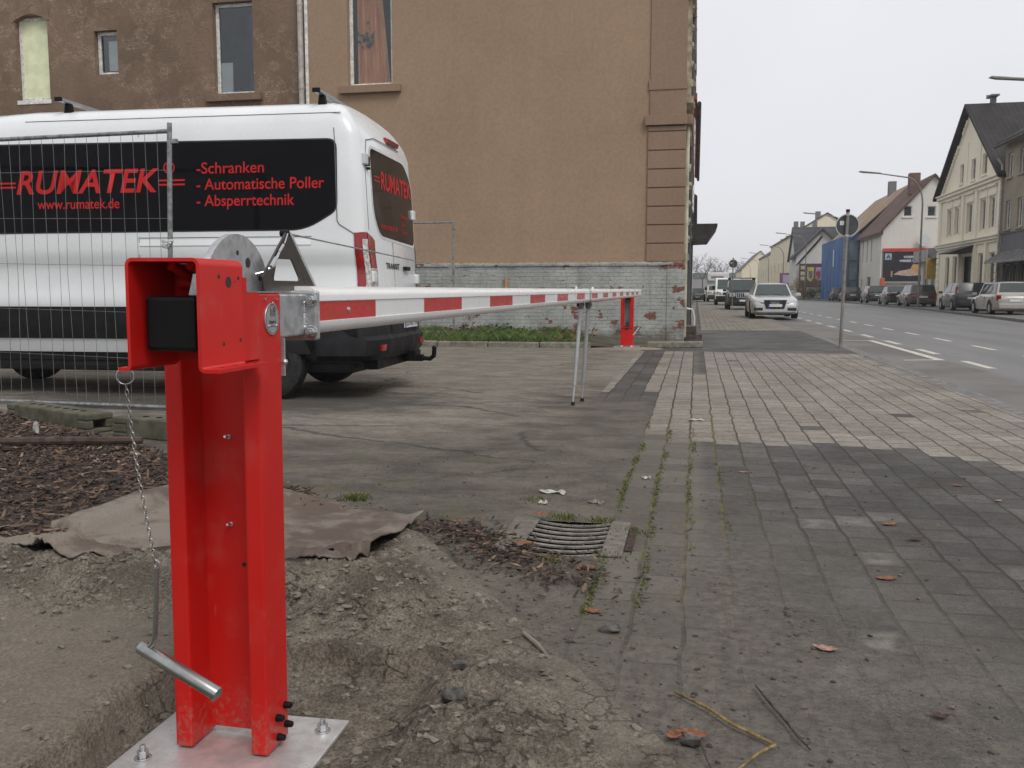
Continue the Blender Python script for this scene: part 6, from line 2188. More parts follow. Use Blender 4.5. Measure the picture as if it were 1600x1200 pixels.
q.build('fascia', M('grey_fascia', (.30, .31, .30), .5), LS)
q = MB()
pbox(q, Pl, 4.9, 5.3, 2.0, 3.6, .1, .8)
q.build('hanging_sign', M('yellow_sign', (.52, .33, .05), .5), LS)
o = MB().box(16.75, 17.05, 88.6, 89.4, 0.05, 2.3).build('orange_column', M('orange_red_paint', (.55, .11, .05), .5), None, bevel=.03)
tag(o, 'orange-red advertising pillar left of the billboard on the white gable', 'pillar')

# --- blue netted scaffold and the glazed scaffold bay
BS = thing('netted_scaffold', 'scaffold wrapped in bright blue netting on the far pavement', 'scaffold', (16, 114, 0))
NET = M('blue_netting', (0.025, 0.135, 0.36), 0.7, scale=1.3, c2=(0.015, 0.085, 0.24), stretch=(1, 1, .25), bump=.4, bscale=3)
q = MB()
q.grid(lambda a_, b_: (15.7 + .06 * math.sin(a_ * 40) * (1 - b_), 103 + 19 * a_, .05 + 7.0 * b_), 60, 8)
q.grid(lambda a_, b_: (15.7 + 3.3 * a_, 103 - .05 * math.sin(a_ * 25), .05 + (7.0 + .6 * a_) * b_), 12, 6)
q.build('net', NET, BS, smooth=True)
MB().box(15.6, 15.66, 110.6, 111.4, 3.9, 5.9).build('banner', M('pale_blue_banner', (.5, .62, .72), .5), BS)
q = MB()
for k in range(9):
    for x in (15.85, 18.9):
        q.cyl((x, 103.2 + k * 2.3, 0), (x, 103.2 + k * 2.3, 7.2), .03, 6)
q.build('pole', GALV, BS)
q = MB()
for z in (2.1, 4.2, 6.3):
    q.box(15.9, 18.9, 103.1, 121.9, z, z + .05)
q.build('deck', TWIG, BS)
GS = thing('glazed_scaffold', 'bluish sheeted scaffold bay beside the blue netting', 'scaffold', (16, 99, 0))
q = MB()
for k in range(5):
    for x in (15.9, 16.9):
        q.box(x - .06, x + .06, 102.1 + k * .18, 102.2 + k * .18, 0.05, 6.6)
for y_ in (102.2, 102.85):
    for z in (0.1, 2.2, 4.3, 6.4):
        q.box(15.9, 19, y_ - .05, y_ + .05, z, z + .12)
q.build('frame', M('bluegrey_frame', (.06, .09, .13), .5), GS)
q = MB().box(15.95, 19, 102.35, 102.4, .2, 6.4)
q.build('sheeting', M('bluish_sheet', (.20, .26, .32), .3, scale=1, c2=(.10, .14, .19)), GS)
# house under the bare battens
RH = thing('roofless_house', 'house under renovation with bare orange roof battens behind the scaffold', 'house', (20, 112, 0))
q = MB().box(16.9, 27, 103, 122, 0, 6.9)
q.prism([(16.9, 103.01, 6.9), (27, 103.01, 6.9), (22, 103.01, 12.2)], (0, 18.9, 0))
q.build('wall', GREYH, RH)
rf = MB()
roof_slab(rf, (16.2, 102.6, 6.7), (16.2, 122.4, 6.7), (22, 122.4, 12.3), (22, 102.6, 12.3), th=.15)
roof_slab(rf, (27.8, 102.6, 6.7), (27.8, 122.4, 6.7), (22, 122.4, 12.3), (22, 102.6, 12.3), th=.15)
r_ = rf.build('roof', BATTEN, RH)
MB().box(21.4, 22.2, 111, 111.8, 11.6, 13.6).build('chimney', GREYD, r_)

# --- pale gabled house with slate slope
SG = thing('slate_roof_house', 'pale house with a broad dark slate roof and a double gable beyond the blue netting', 'house', (15, 135, 0))
q = MB()
Ps = frame3((13.6, 132, 0), (1, 0, 0), (0, -1, 0))
q.add([Ps(0, 0), Ps(6.8, 0), Ps(6.8, 6.9), Ps(3.4, 9.4), Ps(0, 6.0)], [(0, 1, 2, 3, 4)])
q.add([(13.6, 132, 0), (13.6, 137.5, 0), (13.6, 137.5, 6.0), (13.6, 132, 6.0)], [(0, 1, 2, 3)])
q.add([(14.2, 137.4, 0), (14.2, 147.5, 0), (14.2, 147.5, 6), (14.2, 142, 10.3), (14.2, 137.4, 6)], [(0, 1, 2, 3, 4)])
q.add([(14.2, 137.4, 0), (22.8, 137.4, 0), (22.8, 137.4, 6), (14.2, 137.4, 6)], [(0, 1, 2, 3)])
q.build('wall', WHITEH, SG)
rf = MB()
roof_slab(rf, (13.1, 131.5, 5.5), (13.1, 137.5, 5.5), (17.0, 137.5, 9.5), (17.0, 131.5, 9.5), th=.3)
roof_slab(rf, (20.9, 131.5, 5.5), (20.9, 137.5, 5.5), (17.0, 137.5, 9.5), (17.0, 131.5, 9.5), th=.3)
roof_slab(rf, (13.9, 136.6, 5.6), (23.0, 136.6, 5.6), (23.0, 142.0, 10.35), (13.9, 142.0, 10.35), th=.3)
roof_slab(rf, (13.9, 148, 5.6), (23.0, 148, 5.6), (23.0, 142.0, 10.35), (13.9, 142.0, 10.35), th=.3)
rr_o = rf.build('roof', ROOFY, SG)
q = MB()
roof_slab(q, (13.5, 131.7, 4.6), (14.0, 131.7, 4.9), (17.0, 131.7, 8.5), (16.9, 131.7, 8.75), th=.05)
q.build('lower_verge', SLATE, SG)
for a in (0.3, 3.0):
    MB().box(13.9 + a, 14.5 + a, 142, 143, 9.5, 11.5).build('chimney', GREYD, rr_o)
b2 = thing('billboard', 'dark billboard with three coloured shields below the slate roofed house', 'billboard', (15, 131.5, 1.5))
MB().box(14.0, 18.3, 131.5, 131.6, 1.6, 4.9).build('poster', M('billboard_dark_print', (.035, .025, .03), .5, scale=1, c2=(.07, .03, .03)), b2)
for k, cc in enumerate(((.45, .40, .08), (.40, .22, .40), (.45, .06, .12))):
    x = 15.1 + k * 1.1
    q = MB().prism([(x, 131.49, 2.8), (x + .42, 131.49, 2.4), (x + .85, 131.49, 2.8), (x + .85, 131.49, 4.4), (x, 131.49, 4.4)], (0, .006, 0))
    q.build('shield', M('shield_print_%s' % 'abc'[k], cc, .5), b2)
    q = MB().prism([(x + .15, 131.48, 3.0), (x + .42, 131.48, 2.75), (x + .7, 131.48, 3.0), (x + .7, 131.48, 3.9), (x + .15, 131.48, 3.9)], (0, .006, 0))
    q.build('shield_field', M('shield_blue', (.09, .10, .20), .5), b2)
PNL = M('panel_print', (.38, .40, .42), .5, scale=6, c2=(.35, .3, .1))
for z in (2.6, 3.3, 4.1):
    MB().box(14.2, 14.75, 131.48, 131.49, z, z + .5).build('small_panel', PNL, b2)

# --- long pale cream houses further on
def row_house(name, label, x, y0, y1, ze, zr_, w, wallm, roofm, rows, wn_, chim=2):
    t_ = thing(name, label, 'house', (x, (y0 + y1) / 2, 0))
    P = frame3((x, y1, 0), (0, -1, 0), (-1, 0, 0))
    L = y1 - y0
    holes = []
    for z0, z1 in rows:
        for k in range(wn_):
            a = (k + .5) * L / wn_
            holes.append((a - .6, a + .6, z0, z1))
    q = MB()
    wall_poly(q, P, (0, L, 0, ze), holes)
    for a in (0, L):
        q.add([P(a, 0), P(a, ze), P(a, zr_, -w / 2), P(a, ze, -w), P(a, 0, -w)], [(0, 1, 2, 3, 4)])
    q.build('wall', wallm, t_)
    for h in holes:
        win(t_, P, h, PANE, WINFR, split=False)
    rf = MB()
    sk = (zr_ - ze) / (w / 2)
    roof_slab(rf, P(-.2, ze - .3 * sk, .3), P(L + .2, ze - .3 * sk, .3), P(L + .2, zr_, -w / 2), P(-.2, zr_, -w / 2), th=.2)
    roof_slab(rf, P(-.2, ze - .3 * sk, -w - .3), P(L + .2, ze - .3 * sk, -w - .3), P(L + .2, zr_, -w / 2), P(-.2, zr_, -w / 2), th=.2)
    r_ = rf.build('roof', roofm, t_)
    for k in range(chim):
        q = MB()
        a = (k + .5) * L / max(1, chim)
        pbox(q, P, a - .4, a + .4, zr_ - .6, zr_ + 1.3, -w / 2 - .4, -w / 2 + .4)
        q.build('chimney', GREYD, r_)
    return t_


row_house('cream_row_house', 'long pale cream house with a plain wall beyond the slate roofed house', 15.2, 152, 198, 10.3, 13.4, 10, PALEC, SLATE, ((1.2, 3.0), (4.4, 6.2)), 6)
row_house('cream_row_house', 'second pale cream house further along, with a tall chimney at its near end', 15.6, 199, 240, 9.2, 12.6, 10, PALEC, SLATE, ((4.4, 6.2),), 6, 3)
row_house('yellow_house', 'yellowish house with a steep dark roof at the far end of the right side', 12.4, 262, 300, 7.2, 12.2, 10, PALEC, SLATE, ((1.2, 3), (4, 5.6)), 5, 0)
b3 = thing('billboard', 'small purple billboard standing before the long cream house', 'billboard', (14.6, 150, 1))
q = MB().box(13.1, 17.2, 150.9, 151, 1.4, 4.0)
q.build('poster', M('purple_print', (.10, .06, .16), .5, scale=1.2, c2=(.2, .07, .12)), b3)
q = MB().box(13.6, 14.6, 150.88, 150.9, 2.4, 3.7)
q.build('print_moon', M('lilac_print', (.42, .36, .5), .5), b3)
q = MB()
q.cyl((13.5, 151.05, 0), (13.5, 151.05, 1.5), .07, 6)
q.cyl((16.8, 151.05, 0), (16.8, 151.05, 1.5), .07, 6)
q.build('leg', GALV, b3)
# garden wall and ochre shrub in front of the slate house
o = MB().box(13.7, 15.6, 127.0, 131.2, 0, 1.5).build('garden_wall', GREYH, None, bevel=.03)
tag(o, 'low dark garden wall below the shield billboard', 'wall')

# --- left row beyond the brown house
q0 = thing('red_roof_house', 'lower house with bright red roof tiles next along the left side', 'house', (-.3, 36, 0))
q = MB().box(-12, -0.30, 30.9, 52, 0, 7.4)
q.build('wall', M('dirty_cream_render', (.40, .36, .28), .9, scale=1, c2=(.26, .23, .19)), q0)
rf = MB()
roof_slab(rf, (-0.10, 30.9, 7.35), (-0.10, 52.2, 7.35), (-6, 52.2, 11.0), (-6, 30.9, 11.0), th=.2)
rf.build('roof', ROOFR, q0)
MB().tube([(-0.03, 31, 7.25), (-0.03, 52, 7.25)], .07, 8).build('gutter', SLATE, q0)
MB().tube([(-0.2, 33, 0.1), (-0.2, 33, 7.1)], .055, 8).build('downpipe', WINFR, q0)
MB().box(-0.299, -0.24, 31.2, 33, 0, 5).build('dark_panel', SLATE, q0)
c_ = MB()
c_.prism([(-0.25, 27.6, 2.56), (0.30, 27.6, 2.58), (0.57, 27.6, 2.98), (0.58, 27.6, 3.08), (-0.25, 27.6, 3.08)], (0, 2.4, 0))
cn = thing('entrance_canopy', 'dark boxy canopy jutting from the left house fronts over the pavement', 'canopy', (-.2, 28, 2.6))
c_.build('box', M('dark_canopy_boards', (.028, .026, .025), .6, var=.2, scale=6), cn)
MB().box(-0.26, -0.12, 27.7, 27.8, 3.081, 3.42).build('bracket', SLATE, cn)
MB().tube([(-0.16, 28.0, 0.02), (-0.16, 28.0, 2.56)], .03, 8).build('post', SLATE, cn)
for y0, y1, x, h_, mm, lab in ((53, 75, -.35, 6.5, WHITEH, 'pale house third in the left row'), (76, 120, -.9, 7.5, GREYH, 'dull beige house fourth in the left row'), (121, 190, -1.6, 6.0, PALEC, 'cream house far along the left row'), (192, 260, -2.5, 7.0, WHITEH, 'farthest pale house of the left row')):
    t_ = thing('row_house', lab, 'house', (x, (y0 + y1) / 2, 0))
    MB().box(x - 10, x, y0, y1, 0, h_).build('wall', mm, t_)
    rf = MB()
    roof_slab(rf, (x + .3, y0, h_ - .2), (x + .3, y1, h_ - .2), (x - 5, y1, h_ + 3.3), (x - 5, y0, h_ + 3.3), th=.2)
    rf.build('roof', SLATE, t_)
# far end of the street
t_ = thing('flat_roof_block', 'far low block with greenish roof edge closing the end of the street', 'building', (8, 330, 0))
MB().box(-2, 22, 330, 345, 0, 5.8).build('wall', M('far_grey_block', (.32, .33, .32), .8), t_)
MB().box(-2.2, 22.2, 329.7, 345, 5.81, 7.6).build('roof', M('greenish_roof', (.13, .17, .16), .7), t_)

# ---------------------------------------------------------------- cars (local: x forward, y left, z up)
def car_paint(name, c):
    return M(name, c, 0.28, var=.05, scale=1, coat=.5)


GLASSC = glass_mat('car_glass', (0.035, 0.045, 0.045), 0.05)
GRILLE = M('black_grille', (0.012, 0.012, 0.012), .5)


def smooth_prof(pts, x):
    for (a, b), (c, d) in zip(pts, pts[1:]):
        if a <= x <= c:
            t_ = (x - a) / (c - a)
            return b + (d - b) * t_
    return pts[0][1] if x < pts[0][0] else pts[-1][1]


def make_car(label, x, y, rz, L, W, H, paint, top, cab, roofz, cat='car', name='parked_car', group=None, belt_w=.93, roof_w=.74, wheel_r=.31, clear=.17,
             front='plain', rear='plain', tail='side', mid_pillar=True, bars=False, plate=True, lower=None, spoiler=False, z=0.0):
    # top: lower-body height profile along x; cab: (base front, roof front, roof rear, base rear)
    t_ = thing(name, label, cat, (x, y, z), rz, group)
    hw = W / 2
    secs = []
    N = 25
    for i in range(N):
        xx = -L / 2 + L * i / (N - 1)
        e = abs(xx) / (L / 2)
        k = 1 - .20 * max(0, (e - .78) / .22) ** 2.2
        zt = smooth_prof(top, xx)
        zb = clear + (.10 * max(0, (e - .86) / .14) ** 1.5)
        w = hw * k
        half_ = [(w * .80, zb), (w * .955, zb + .05), (w * .985, zb + .20), (w, zb + (zt - zb) * .52), (w * .985, zb + (zt - zb) * .78), (w * .94, zt - .05), (w * .84, zt - .008), (w * .45, zt + .015), (0, zt + .02)]
        secs.append([(xx, a, b) for a, b in half_] + [(xx, -a, b) for a, b in reversed(half_[:-1])])
    bd_ = MB().loft(secs)
    body_ = bd_.build('body', paint, t_, world=False, smooth=True, angle=50)
    bf, rf_, rr2, br = cab
    zbf, zbr = smooth_prof(top, bf) - .04, smooth_prof(top, br) - .04
    wb, wr2 = hw * belt_w, hw * roof_w
    A = [Vector((bf, wb * .93, zbf)), Vector((br, wb * .95, zbr)), Vector((rr2, wr2, roofz)), Vector((rf_, wr2, roofz))]
    mir = lambda p: Vector((p.x, -p.y, p.z))
    cabm = MB()
    # roof is slightly crowned
    ny = 5
    rows = []
    for j in range(ny):
        s = 1 - 2 * j / (ny - 1)
        cz = (H - roofz) * (1 - s * s)
        rows.append([Vector((rf_, wr2 * s, roofz + cz * .6)), Vector(((rf_ * 2 + rr2) / 3, wr2 * s, roofz + cz)), Vector(((rf_ + 2 * rr2) / 3, wr2 * s, roofz + cz)), Vector((rr2, wr2 * s, roofz + cz * .5))])
    cabm.add([p for r_ in rows for p in r_], [(j * 4 + i, j * 4 + i + 1, (j + 1) * 4 + i + 1, (j + 1) * 4 + i) for j in range(ny - 1) for i in range(3)])
    for s in (1, -1):
        q4 = [p if s > 0 else mir(p) for p in A]
        r0 = rows[0] if s > 0 else rows[-1]
        cabm.add([q4[0], q4[1], r0[3], r0[2], r0[1], r0[0]], [(0, 1, 2, 3, 4, 5)])
    fr_ = [A[0], mir(A[0])] + [r_[0] for r_ in reversed(rows)]
    cabm.add(fr_, [tuple(range(len(fr_)))])
    bk2 = [A[1], mir(A[1])] + [r_[3] for r_ in reversed(rows)]
    cabm.add(bk2, [tuple(range(len(bk2)))])
    cabm.build('cabin', paint, t_, world=False, smooth=True, angle=30)

    def inset(quad, i0, i1, off, nrm):
        a, b, c, d = quad         # a,b bottom; c,d top (c above b)
        def P(u, v):
            return (a * (1 - u) + b * u) * (1 - v) + (d * (1 - u) + c * u) * v + nrm * off
        return [P(i0[0], i0[1]), P(i1[0], i0[1]), P(i1[0], i1[1]), P(i0[0], i1[1])]
    # windscreen and rear window
    for nm_, (p, q_) in (('windscreen', (A[0], A[3])), ('rear_window', (A[1], A[2]))):
        quad = [p, mir(p), mir(q_), q_]
        nn = (quad[1] - quad[0]).cross(quad[3] - quad[0]).normalized()
        if (nn.x > 0) != (nm_ == 'windscreen'):
            nn = -nn
        lo = .10 if nm_ == 'windscreen' else (.22 if rear != 'sedan' else .12)
        g4 = inset(quad, (.05, lo), (.95, .93), .012, nn)
        MB().prism(g4, nn * .004).build(nm_, GLASSC, t_, world=False)
        if nm_ == 'windscreen':
            w_ = MB()
            for s in (.25, .6):
                a_ = inset(quad, (s, lo + .01), (s + .25, lo + .10), .02, nn)
                w_.tube([a_[0], a_[2]], .008, 4)
            w_.build('wiper', INK, t_, world=False)
    for s in (1, -1):
        quad = [p if s > 0 else mir(p) for p in (A[0], A[1], A[2], A[3])]
        nn = (quad[1] - quad[0]).cross(quad[3] - quad[0]).normalized()
        if (nn.y > 0) != (s > 0):
            nn = -nn
        spans_ = [(.10, .47), (.52, .93)] if mid_pillar else [(.10, .93)]
        if mid_pillar == 3:
            spans_ = [(.08, .36), (.40, .66), (.70, .93)]
        for u0, u1 in spans_:
            g4 = inset(quad, (u0, .16), (u1, .90), .010, nn)
            MB().prism(g4, nn * .004).build('side_window', GLASSC, t_, world=False)
        # mirror
        q = MB()
        q.obox((bf - .28, s * (hw + .10), zbf + .10), (.05, 0, 0), (0, .10, 0), (0, 0, .065))
        q.build('mirror', paint if front != 'dark' else BLACKPL, t_, world=False, bevel=.025)
        hd = MB()
        for dx in (-.02, -.32 * (cab[0] - cab[3])):
            hd.obox((bf - .45 * (bf - br) - .12 + dx, s * (hw * .99), smooth_prof(top, 0) - .17), (.09, 0, 0), (0, .02, 0), (0, 0, .016))
        hd.build('door_handle', paint, t_, world=False)
        sm_ = MB()
        for f_ in (.08, .50, .90):
            xx = bf + (br - bf) * f_
            sm_.box(xx - .004, xx + .004, *sorted((s * hw * .985, s * (hw + .0015))), clear + .22, smooth_prof(top, xx) - .12)
        sm_.build('door_seam', SEAM, t_, world=False)
        for wx in (L / 2 - L * .19, -L / 2 + L * .195):
            a_ = MB()
            pts_ = [(wx + (wheel_r + .055) * math.cos(q_), s * (hw * .9), max(clear + .01, wheel_r + (wheel_r + .055) * math.sin(q_))) for q_ in [math.pi * i / 14 for i in range(15)]]
            a_.prism(pts_, (0, s * hw * .107, 0))
            a_.build('wheel_arch', SEAM, t_, world=False)
            def wr3(yy, r):
                return [(wx + r * math.cos(q_), s * yy, wheel_r + r * math.sin(q_)) for q_ in [2 * math.pi * i / 20 for i in range(20)]]
            w_ = MB().loft([wr3(hw * .99, wheel_r * .66), wr3(hw * 1.015, wheel_r * .74), wr3(hw * 1.015, wheel_r * .93), wr3(hw * .98, wheel_r), wr3(hw * .78, wheel_r), wr3(hw * .76, wheel_r * .9)])
            w_o = w_.build('wheel', TYRE, t_, world=False, smooth=True)
            q = MB().loft([wr3(hw * 1.0, wheel_r * .68), wr3(hw * 1.005, wheel_r * .5), wr3(hw * 1.02, wheel_r * .12)])
            q.build('rim', RIM, w_o, world=False)
    # ends
    xr, xf = -L / 2, L / 2
    zr_ = smooth_prof(top, xr + .12)
    zf_ = smooth_prof(top, xf - .12)
    kx = .80
    if tail == 'side':
        ts = [(hw * .70, hw * .83, zr_ - .30, zr_ - .06)]
    elif tail == 'tall':
        ts = [(hw * .76, hw * .86, zr_ - .12, zr_ + .32)]
    else:
        ts = [(hw * .48, hw * .83, zr_ - .24, zr_ - .05)]
    for s in (1, -1):
        for a0, a1, z0, z1 in ts:
            q = MB()
            xo = xr - .012 if tail != 'tall' else br + .10
            q.box(xo, xo + .22, *sorted((s * a0, s * (a1 + hw * .06))), z0, z1)
            if tail != 'tall':
                q.xf(lambda p: Vector((p.x + (.10 if abs(p.y) > a1 else 0), p.y, p.z)))
            q.build('tail_light', LAMPRED, t_, world=False, bevel=.03)
        q = MB()
        hz = zf_ - .02
        q.prism([(xf - .03, s * hw * .42, hz - .20), (xf - .02, s * hw * .44, hz - .09), (xf - .20, s * hw * .88, hz - .02), (xf - .24, s * hw * .92, hz - .10), (xf - .10, s * hw * .80, hz - .22)], (.018, 0, .012))
        q.build('headlight', LAMPHEAD, t_, world=False)
    if plate:
        q = MB().box(xr - .022, xr - .010, -.26, .26, zr_ - .34, zr_ - .23)
        pl1 = q.build('number_plate', NUMW, t_, world=False)
        q = MB().box(xf + .006, xf + .018, -.26, .26, clear + .24, clear + .35)
        pl2 = q.build('number_plate', NUMW, t_, world=False)
        MB().box(xf + .0181, xf + .019, -.26, -.215, clear + .241, clear + .349).build('blue_strip', NUMB, pl2, world=False)
    q = MB().box(xr - .02, xr + .12, -hw * .80, hw * .80, clear + .10, clear + .33)
    rb_ = q.build('rear_bumper', lower or paint, t_, world=False, bevel=.04)
    q = MB().box(xf - .12, xf + .004, -hw * .80, hw * .80, clear + .08, clear + .30)
    q.build('front_bumper', lower or paint, t_, world=False, bevel=.05)
    q = MB()
    q.box(xf - .05, xf + .006, -hw * .30, hw * .30, clear + .36, zf_ - .16)
    q.build('grille', GRILLE, t_, world=False, bevel=.01)
    MB().box(xr + .3, xf - .3, -hw * .72, hw * .72, clear - .02, clear + .2).build('underbody', SEAM, t_, world=False)
    if bars:
        for fx in (.18, .62):
            q = MB().obox((rf_ + (rr2 - rf_) * fx, 0, H + .07), (.03, 0, 0), (0, wr2 * 1.08, 0), (0, 0, .02))
            b_ = q.build('roof_bar', BLACKPL, t_, world=False)
            for s in (1, -1):
                MB().obox((rf_ + (rr2 - rf_) * fx, s * wr2 * .96, H + .01), (.05, 0, 0), (0, .06, 0), (0, 0, .06)).build('bar_foot', BLACKPL, b_, world=False)
    return t_


def sedan_top(L, hood, belt, trunk, nose):
    h = L / 2
    return [(-h, trunk - .12), (-h + .12, trunk - .02), (-h + .7, trunk), (-.7, belt), (.45, belt - .01), (.9, hood), (h - .5, hood - .08), (h - .12, nose), (h, nose - .18)]


def wagon_top(L, hood, belt, nose):
    h = L / 2
    return [(-h, belt - .22), (-h + .10, belt - .02), (-h + .4, belt), (.4, belt - .02), (.85, hood), (h - .5, hood - .09), (h - .12, nose), (h, nose - .18)]


S_ = lambda name, c: car_paint(name, c)
silver = S_('silver_paint', (.50, .51, .52))
warm_silver = S_('champagne_silver_paint', (.36, .34, .31))
black = S_('black_car_paint', (.022, .022, .026))
dkblue = S_('dark_blue_paint', (.024, .026, .036))
brown = S_('brown_metallic_paint', (.085, .062, .055))
dkgrey = S_('dark_grey_paint', (.035, .036, .038))
whitep = S_('white_car_paint', (.72, .74, .74))
RG = 'cars parked along the far kerb'
LG = 'vehicles parked along the near kerb'
U = R(90)      # pointing along +Y, away from the camera
L_ = 4.25
cx = lambda y_: far_kerb(y_) + .35 + .9
make_car('silver estate car parked last in the row before the grey shop front', cx(44.3) + .05, 44.6, U - R(1.5), 4.2, 1.70, 1.46, warm_silver, wagon_top(4.2, .86, .93, .70), (1.05, .45, -1.75, -1.98), 1.42, group=RG, tail='side', mid_pillar=3, lower=warm_silver, z=.05)
make_car('black hatchback with tall tail lights parked in front of the cream house', cx(52.7), 53.0, U - R(2), 4.1, 1.72, 1.50, dkblue, wagon_top(4.1, .95, .98, .75), (1.15, .45, -1.65, -1.92), 1.46, group=RG, tail='tall', mid_pillar=True, z=.05, lower=dkblue)
make_car('brown estate car with wide red tail lights parked by the low white shop', cx(66.1), 66.2, U - R(1.5), 4.65, 1.82, 1.48, brown, wagon_top(4.65, .92, .96, .72), (1.05, .35, -1.95, -2.22), 1.44, group=RG, tail='wide', mid_pillar=3, z=.05)
make_car('low dark saloon parked between the brown estate and the tall black wagon', cx(74.3), 74.4, U - R(1), 4.5, 1.76, 1.41, dkgrey, sedan_top(4.5, .88, .93, .98, .70), (1.0, .35, -.95, -1.55), 1.37, group=RG, tail='wide', rear='sedan', z=.05)
make_car('black wagon with upright tail lights parked below the billboard', cx(83.8), 84, U - R(1), 4.5, 1.78, 1.52, black, wagon_top(4.5, .93, .98, .75), (1.0, .35, -1.95, -2.15), 1.48, group=RG, tail='tall', mid_pillar=3, z=.05)
make_car('dark blue estate car half hidden by the round sign post', cx(97.5), 97.7, U - R(1), 4.6, 1.78, 1.46, dkblue, wagon_top(4.6, .9, .95, .72), (1.05, .35, -1.85, -2.2), 1.42, group=RG, tail='wide', mid_pillar=3, z=.05)
make_car('dark small car with red tail lights parked first in front of the blue netting', cx(105.5), 105.8, U - R(1), 4.0, 1.7, 1.46, dkgrey, wagon_top(4.0, .9, .95, .72), (1.05, .35, -1.6, -1.9), 1.42, group=RG, tail='side', z=.05)

# near kerb, fronts towards us
D = -R(90)
au = make_car('silver saloon with a tall dark grille parked nearest on the left kerb', 3.02, 38.7, D, 4.7, 1.83, 1.43, silver, sedan_top(4.7, .90, .95, .98, .74), (1.05, .30, -1.0, -1.75), 1.385, group=LG, tail='wide', rear='sedan', wheel_r=.33, lower=silver, roof_w=.66)
h_ = 4.7 / 2
q = MB().prism([(h_ + .006, -.44, .86 - .12), (h_ + .006, .44, .74), (h_ + .006, .34, .40), (h_ + .006, -.34, .40)], (.012, 0, 0))
q.build('deep_grille', GRILLE, au, world=False)
q = MB()
for k in range(4):
    q.tube([(h_ + .022, -.12 + k * .08 + .05 * math.cos(a_), .655 + .05 * math.sin(a_)) for a_ in [2 * math.pi * i / 14 for i in range(14)]], .008, 5, closed=True)
q.build('ring_emblem', CHROME, au, world=False)
np2 = MB().box(h_ + .0185, h_ + .028, -.26, .26, .47, .58).build('number_plate', NUMW, au, world=False)
MB().box(h_ + .0281, h_ + .029, -.26, -.215, .471, .579).build('blue_strip', NUMB, np2, world=False)
for s in (1, -1):
    MB().box(h_ - .10, h_ + .009, *sorted((s * .46, s * .80)), .32, .44).build('air_intake', GRILLE, au, world=False, bevel=.015)
suv = make_car('black off-road car with roof bars and a slotted grille behind the silver saloon', 2.70, 56.3, D, 4.5, 1.86, 1.80, black, wagon_top(4.5, 1.08, 1.12, .98), (.95, .42, -2.0, -2.15), 1.74, group=LG, tail='side', wheel_r=.37, clear=.24, bars=True, mid_pillar=3, roof_w=.80, front='dark', lower=GRILLE)
q = MB()
for k in range(7):
    q.box(2.255, 2.275, -.36 + k * .105, -.30 + k * .105, .72, .96)
q.build('grille_slot', INK, suv, world=False)
q = MB().box(2.248, 2.262, -.42, .42, .69, .99)
q.build('chrome_grille', CHROME, suv, world=False)
for s in (1, -1):
    q = MB().box(2.2, 2.268, *sorted((s * .48, s * .80)), .74, .97)
    q.build('headlight', LAMPHEAD, suv, world=False, bevel=.05)


